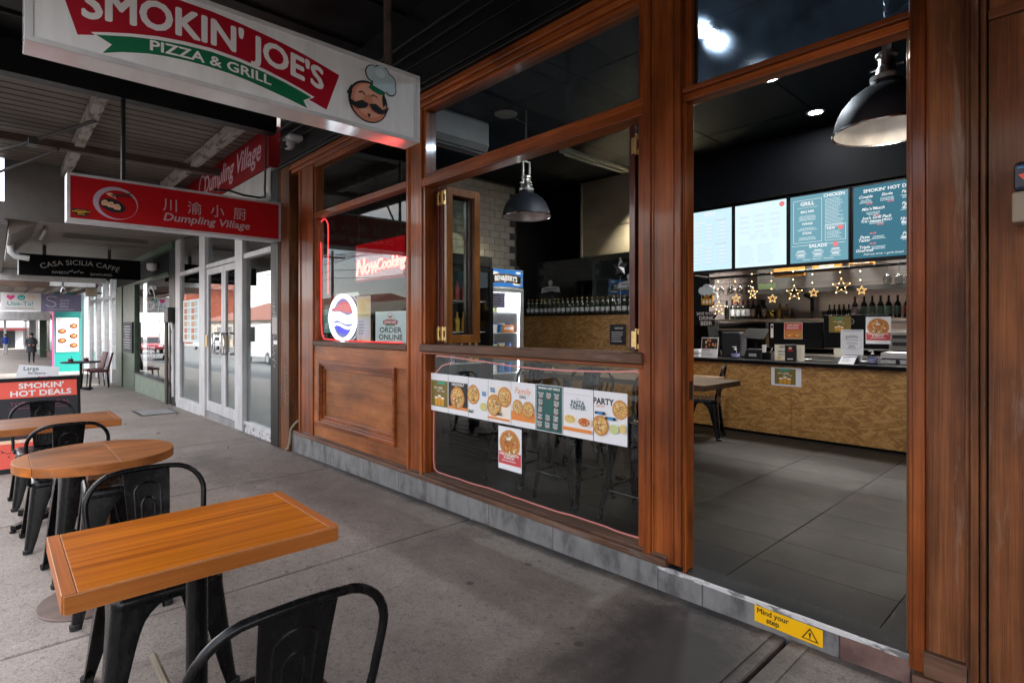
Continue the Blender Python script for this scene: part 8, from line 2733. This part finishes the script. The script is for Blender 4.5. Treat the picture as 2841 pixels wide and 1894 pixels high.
# ------------------------------------------------------------------ the other side of the street (seen mirrored in the shop glass)
def block(name, label, x0, x1, y0, y1, h, m, roof=None, wins=True, roof_m='roof_tile', wm='dark_window'):
    g = gz((x0 + x1) / 2)
    t = thing(name, label, 'building', ((x0 + x1) / 2, y1, g))
    obj('wall', B().box(x0, x1, y0, y1, g - 1.5, g + h), m, t)
    if roof:
        b = B()
        ym = (y0 + y1) / 2
        e = 0.5
        vs = [(x0 - e, y0 - e, g + h), (x1 + e, y0 - e, g + h), (x1 + e, y1 + e, g + h), (x0 - e, y1 + e, g + h), (x0 + 5, ym, g + h + roof), (x1 - 5, ym, g + h + roof)]
        b.add(vs, [(0, 1, 5, 4), (1, 2, 5), (2, 3, 4, 5), (3, 0, 4), (0, 3, 2, 1)])
        obj('roof', b, roof_m, t)
    if wins:
        n = max(2, int((x1 - x0) / 4))
        for k in range(n):
            a = x0 + (x1 - x0) * (k + 0.18) / n; c = x0 + (x1 - x0) * (k + 0.82) / n
            w = obj('window_frame', B().box(a, c, y1, y1 + 0.08, g + 0.5, g + 2.6), 'white_paint', t)
            obj('pane', B().box(a + 0.12, c - 0.12, y1 + 0.081, y1 + 0.10, g + 0.62, g + 2.5), wm, w)
            if h > 5.5:
                w = obj('window_frame', B().box(a, c, y1, y1 + 0.08, g + 3.9, g + 5.3), 'white_paint', t)
                obj('pane', B().box(a + 0.1, c - 0.1, y1 + 0.081, y1 + 0.10, g + 4.0, g + 5.2), wm, w)
        obj('shop_awning', B().box(x0, x1, y1, y1 + 2.4, g + 3.05, g + 3.25), 'board_grey', t)
    return t


hall = block('brick_hall', 'long pale walled hall with red tiled hip roof across the street', -112, -58, -44, -25, 3.6, 'cream_render', roof=3.4, wins=False)
for k in range(9):
    x = -109 + 5.8 * k
    w = obj('window_frame', B().box(x, x + 2.4, -25.0, -24.92, gz(x) + 0.9, gz(x) + 3.0), 'grey_render', hall)
    obj('pane', B().box(x + 0.2, x + 2.2, -24.919, -24.9, gz(x) + 1.0, gz(x) + 2.9), 'dark_window', w)
art = Art((-84, -24.98, gz(-84) + 3.05), (-1, 0, 0), EZ, EY, lift=0.01)
art.text("S' MARYS HALL", 0, 0, 0.5, 'print_white', bold=0.03)
art.done(hall, 'lettering')
block('cream_shop', 'cream rendered two storey shop across the street from the pizza shop', -24, -8, -36, -23.2, 6.4, 'cream_render')
block('grey_shop', 'grey rendered shop with a curved parapet look across the street', -38, -24.2, -36, -23.2, 5.6, 'grey_render')
block('white_shop', 'pale low shop across the street near the brick hall', -57.5, -38.2, -36, -23.2, 4.4, 'cream_render')
block('brown_shop', 'brown brick shop across the street facing the doorway', -7.8, 9, -36, -23.2, 6.8, 'red_brick')
block('long_shop', 'long grey shop row across the street behind the viewer', 9.2, 50, -36, -23.2, 6.0, 'grey_render')
tw_ = block('brick_tower', 'tall red brick tower with hip roof far across the street', -150, -138, -40, -28, 12, 'red_brick', roof=3.5, wins=False)


def car(x, y, rot, m, label, L=4.6, W=1.8, H=1.5, van=False):
    t = thing('parked_car' if not van else 'white_van', label, 'car' if not van else 'van', (0, 0, 0), None)
    if van:
        prof = [(-L / 2, 0.35), (L / 2 - 0.05, 0.35), (L / 2, 0.6), (L / 2 - 0.1, 1.0), (L / 2 - 0.75, 1.2), (L / 2 - 1.3, H), (-L / 2 + 0.1, H + 0.02), (-L / 2, H - 0.2)]
        gl = [(L / 2 - 0.85, 1.2), (L / 2 - 1.35, H - 0.12), (L / 2 - 2.3, H - 0.12), (L / 2 - 2.3, 1.2)]
    else:
        prof = [(-L / 2, 0.35), (L / 2 - 0.05, 0.35), (L / 2, 0.55), (L / 2 - 0.1, 0.80), (L / 2 - 1.1, 0.95), (-L / 2 + 0.1, 0.98), (-L / 2, 0.8)]
        gl = [(L / 2 - 1.15, 0.955), (L / 2 - 1.85, H - 0.06), (-L / 2 + 0.55, H - 0.08), (-L / 2 + 0.12, 0.98)]
    obj('body', B().prism(prof, (0, 0, 0), EX, EZ, EY, -W / 2, W / 2), m, t, bevel=0.06)
    if van:
        for s_ in (-1, 1):
            obj('side_window', B().prism(gl, (0, s_ * (W / 2 + 0.004), 0), EX, EZ, EY, -0.004, 0.004), 'dark_window', t)
        obj('windscreen', B().hexa([(L / 2 - 0.80, -W / 2 + 0.1, 1.22), (L / 2 - 0.80, W / 2 - 0.1, 1.22), (L / 2 - 0.85, W / 2 - 0.1, 1.22), (L / 2 - 0.85, -W / 2 + 0.1, 1.22), (L / 2 - 1.27, -W / 2 + 0.15, H - 0.08), (L / 2 - 1.27, W / 2 - 0.15, H - 0.08), (L / 2 - 1.33, W / 2 - 0.15, H - 0.08), (L / 2 - 1.33, -W / 2 + 0.15, H - 0.08)]), 'dark_window', t)
    else:
        obj('glasshouse', B().prism(gl, (0, 0, 0), EX, EZ, EY, -W / 2 + 0.08, W / 2 - 0.08), 'dark_window', t, bevel=0.05)
        obj('roof', B().prism([(gl[1][0] - 0.1, H - 0.09), (gl[1][0] - 0.2, H), (gl[2][0] + 0.15, H - 0.01), (gl[2][0] + 0.02, H - 0.10)], (0, 0, 0), EX, EZ, EY, -W / 2 + 0.07, W / 2 - 0.07), m, t, bevel=0.03)
    for sx in (L / 2 - 0.85, -L / 2 + 0.85):
        for s_ in (-1, 1):
            w = obj('wheel', B().prism([(0.32 * math.cos(k * 0.3927), 0.32 * math.sin(k * 0.3927)) for k in range(16)], (sx, s_ * (W / 2 - 0.1), 0.32), EX, EZ, EY, -0.11, 0.11), 'rubber', t)
            obj('rim', B().prism([(0.2 * math.cos(k * 0.5236), 0.2 * math.sin(k * 0.5236)) for k in range(12)], (sx, s_ * (W / 2 - 0.1), 0.32), EX, EZ, EY, -0.115, 0.115), 'aluminium', w)
    for s_ in (-1, 1):
        obj('tail_light', B().box(-L / 2 - 0.02, -L / 2 + 0.05, s_ * (W / 2 - 0.12) - 0.1, s_ * (W / 2 - 0.12) + 0.1, 0.72, 0.98 if not van else 1.3), 'tail_red', t)
        obj('headlight', B().box(L / 2 - 0.14, L / 2 + 0.01, s_ * (W / 2 - 0.28) - 0.16, s_ * (W / 2 - 0.28) + 0.16, 0.62, 0.74), 'print_white', t)
    obj('number_plate', B().box(-L / 2 - 0.025, -L / 2 - 0.005, -0.22, 0.22, 0.62, 0.74), 'print_white', t)
    t.location = (x, y, gz(x) - 0.13); t.rotation_euler = (0, -math.atan(0.0165) * math.cos(rot), rot)
    return t


car(-37.0, -12.5, R(180), 'silver_car', 'silver station wagon driving away across the road')
car(-31.0, -8.5, R(180), 'white_car', 'white delivery van on the near traffic lane', L=5.0, W=1.95, H=2.1, van=True)
car(-60.0, -7.5, R(0), 'red_car', 'dark red car coming along the near lane')
car(-70.0, -15.0, R(180), 'white_car', 'white car far along the road before brick hall')
car(-14.0, -17.8, R(180), 'silver_car', 'silver car parked along the far kerb by cream shop')
car(-50.0, -17.8, R(180), 'red_car', 'red car parked along the far kerb by pale low shop')
bs = thing('bus', 'white and lime bus with large windscreen coming along the road', 'bus', (0, 0, 0))
obj('body', B().box(-5.5, 5.5, -1.25, 1.25, 0.35, 3.1), 'white_car', bs, bevel=0.12)
obj('windscreen', B().box(5.47, 5.52, -1.12, 1.12, 1.0, 2.6), 'dark_window', bs, bevel=0.02)
obj('destination', B().box(5.47, 5.53, -0.95, 0.95, 2.65, 2.95), 'indicator', bs)
obj('stripe', B().box(-5.5, 5.53, -1.26, 1.26, 0.62, 0.78), 'bus_yellow', bs)
for s_ in (-1, 1):
    obj('side_window', B().box(-5.0, 4.8, s_ * 1.252 - 0.01, s_ * 1.252 + 0.01, 1.3, 2.5), 'dark_window', bs)
    obj('headlight', B().box(5.46, 5.54, s_ * 0.95 - 0.18, s_ * 0.95 + 0.18, 0.75, 0.95), 'print_white', bs)
    for sx in (-3.2, 3.6):
        obj('wheel', B().prism([(0.46 * math.cos(k * 0.3927), 0.46 * math.sin(k * 0.3927)) for k in range(16)], (sx, s_ * 1.15, 0.46), EX, EZ, EY, -0.13, 0.13), 'rubber', bs)
bs.location = (-84.0, -8.0, gz(-84) - 0.13)

ws = thing('road_sign', 'yellow diamond road sign with red plate across the street', 'sign', (-52, -19.6, gz(-52)))
g = gz(-52)
obj('post', B().tube([(-52, -19.6, g), (-52, -19.6, g + 2.9)], 0.04, 8), 'aluminium', ws)
obj('diamond', B().prism([(-1.2, 0), (0, 0.6), (1.2, 0), (0, -0.6)], (-52, -19.54, g + 2.6), EX, EZ, EY, 0, 0.02), 'yellow_sticker', ws)
obj('plate', B().box(-53, -51, -19.56, -19.54, g + 1.6, g + 1.95), 'sign_red', ws)
for i, x in enumerate((-20, -48, -76, -104, 8)):
    p_ = thing('power_pole', ['timber power pole across the street by the cream shop', 'timber power pole across the street by pale low shop', 'timber power pole before the brick hall', 'timber power pole at the far end of brick hall', 'timber power pole across the street behind viewer'][i], 'pole', (x, -19.7, gz(x)), 'power poles along the far kerb')
    obj('shaft', B().tube([(x, -19.7, gz(x) - 0.2), (x, -19.7, gz(x) + 9)], [0.16, 0.11], 9), 'rust_beam', p_)
    obj('cross_arm', B().box(x - 0.06, x + 0.06, -20.9, -18.5, gz(x) + 8.3, gz(x) + 8.45), 'rust_beam', p_)
b = B()
for y, z in ((-20.7, 8.5), (-20.1, 8.5), (-19.2, 8.5), (-18.7, 8.5), (-19.6, 7.2), (-19.6, 6.5), (-12, 6.3)):
    pts = []
    xs_ = [8, -20, -48, -76, -104]
    for i in range(4):
        for k in range(8):
            q = k / 8
            x = xs_[i] + (xs_[i + 1] - xs_[i]) * q
            pts.append((x, y, gz(x) + z - 0.7 * 4 * q * (1 - q)))
    b.tube(pts, 0.022, 4)
tag(obj('overhead_wires', b, 'dark_metal', base=(-40, -19.7, 7)), 'black power and tram wires strung over the road', 'wires')
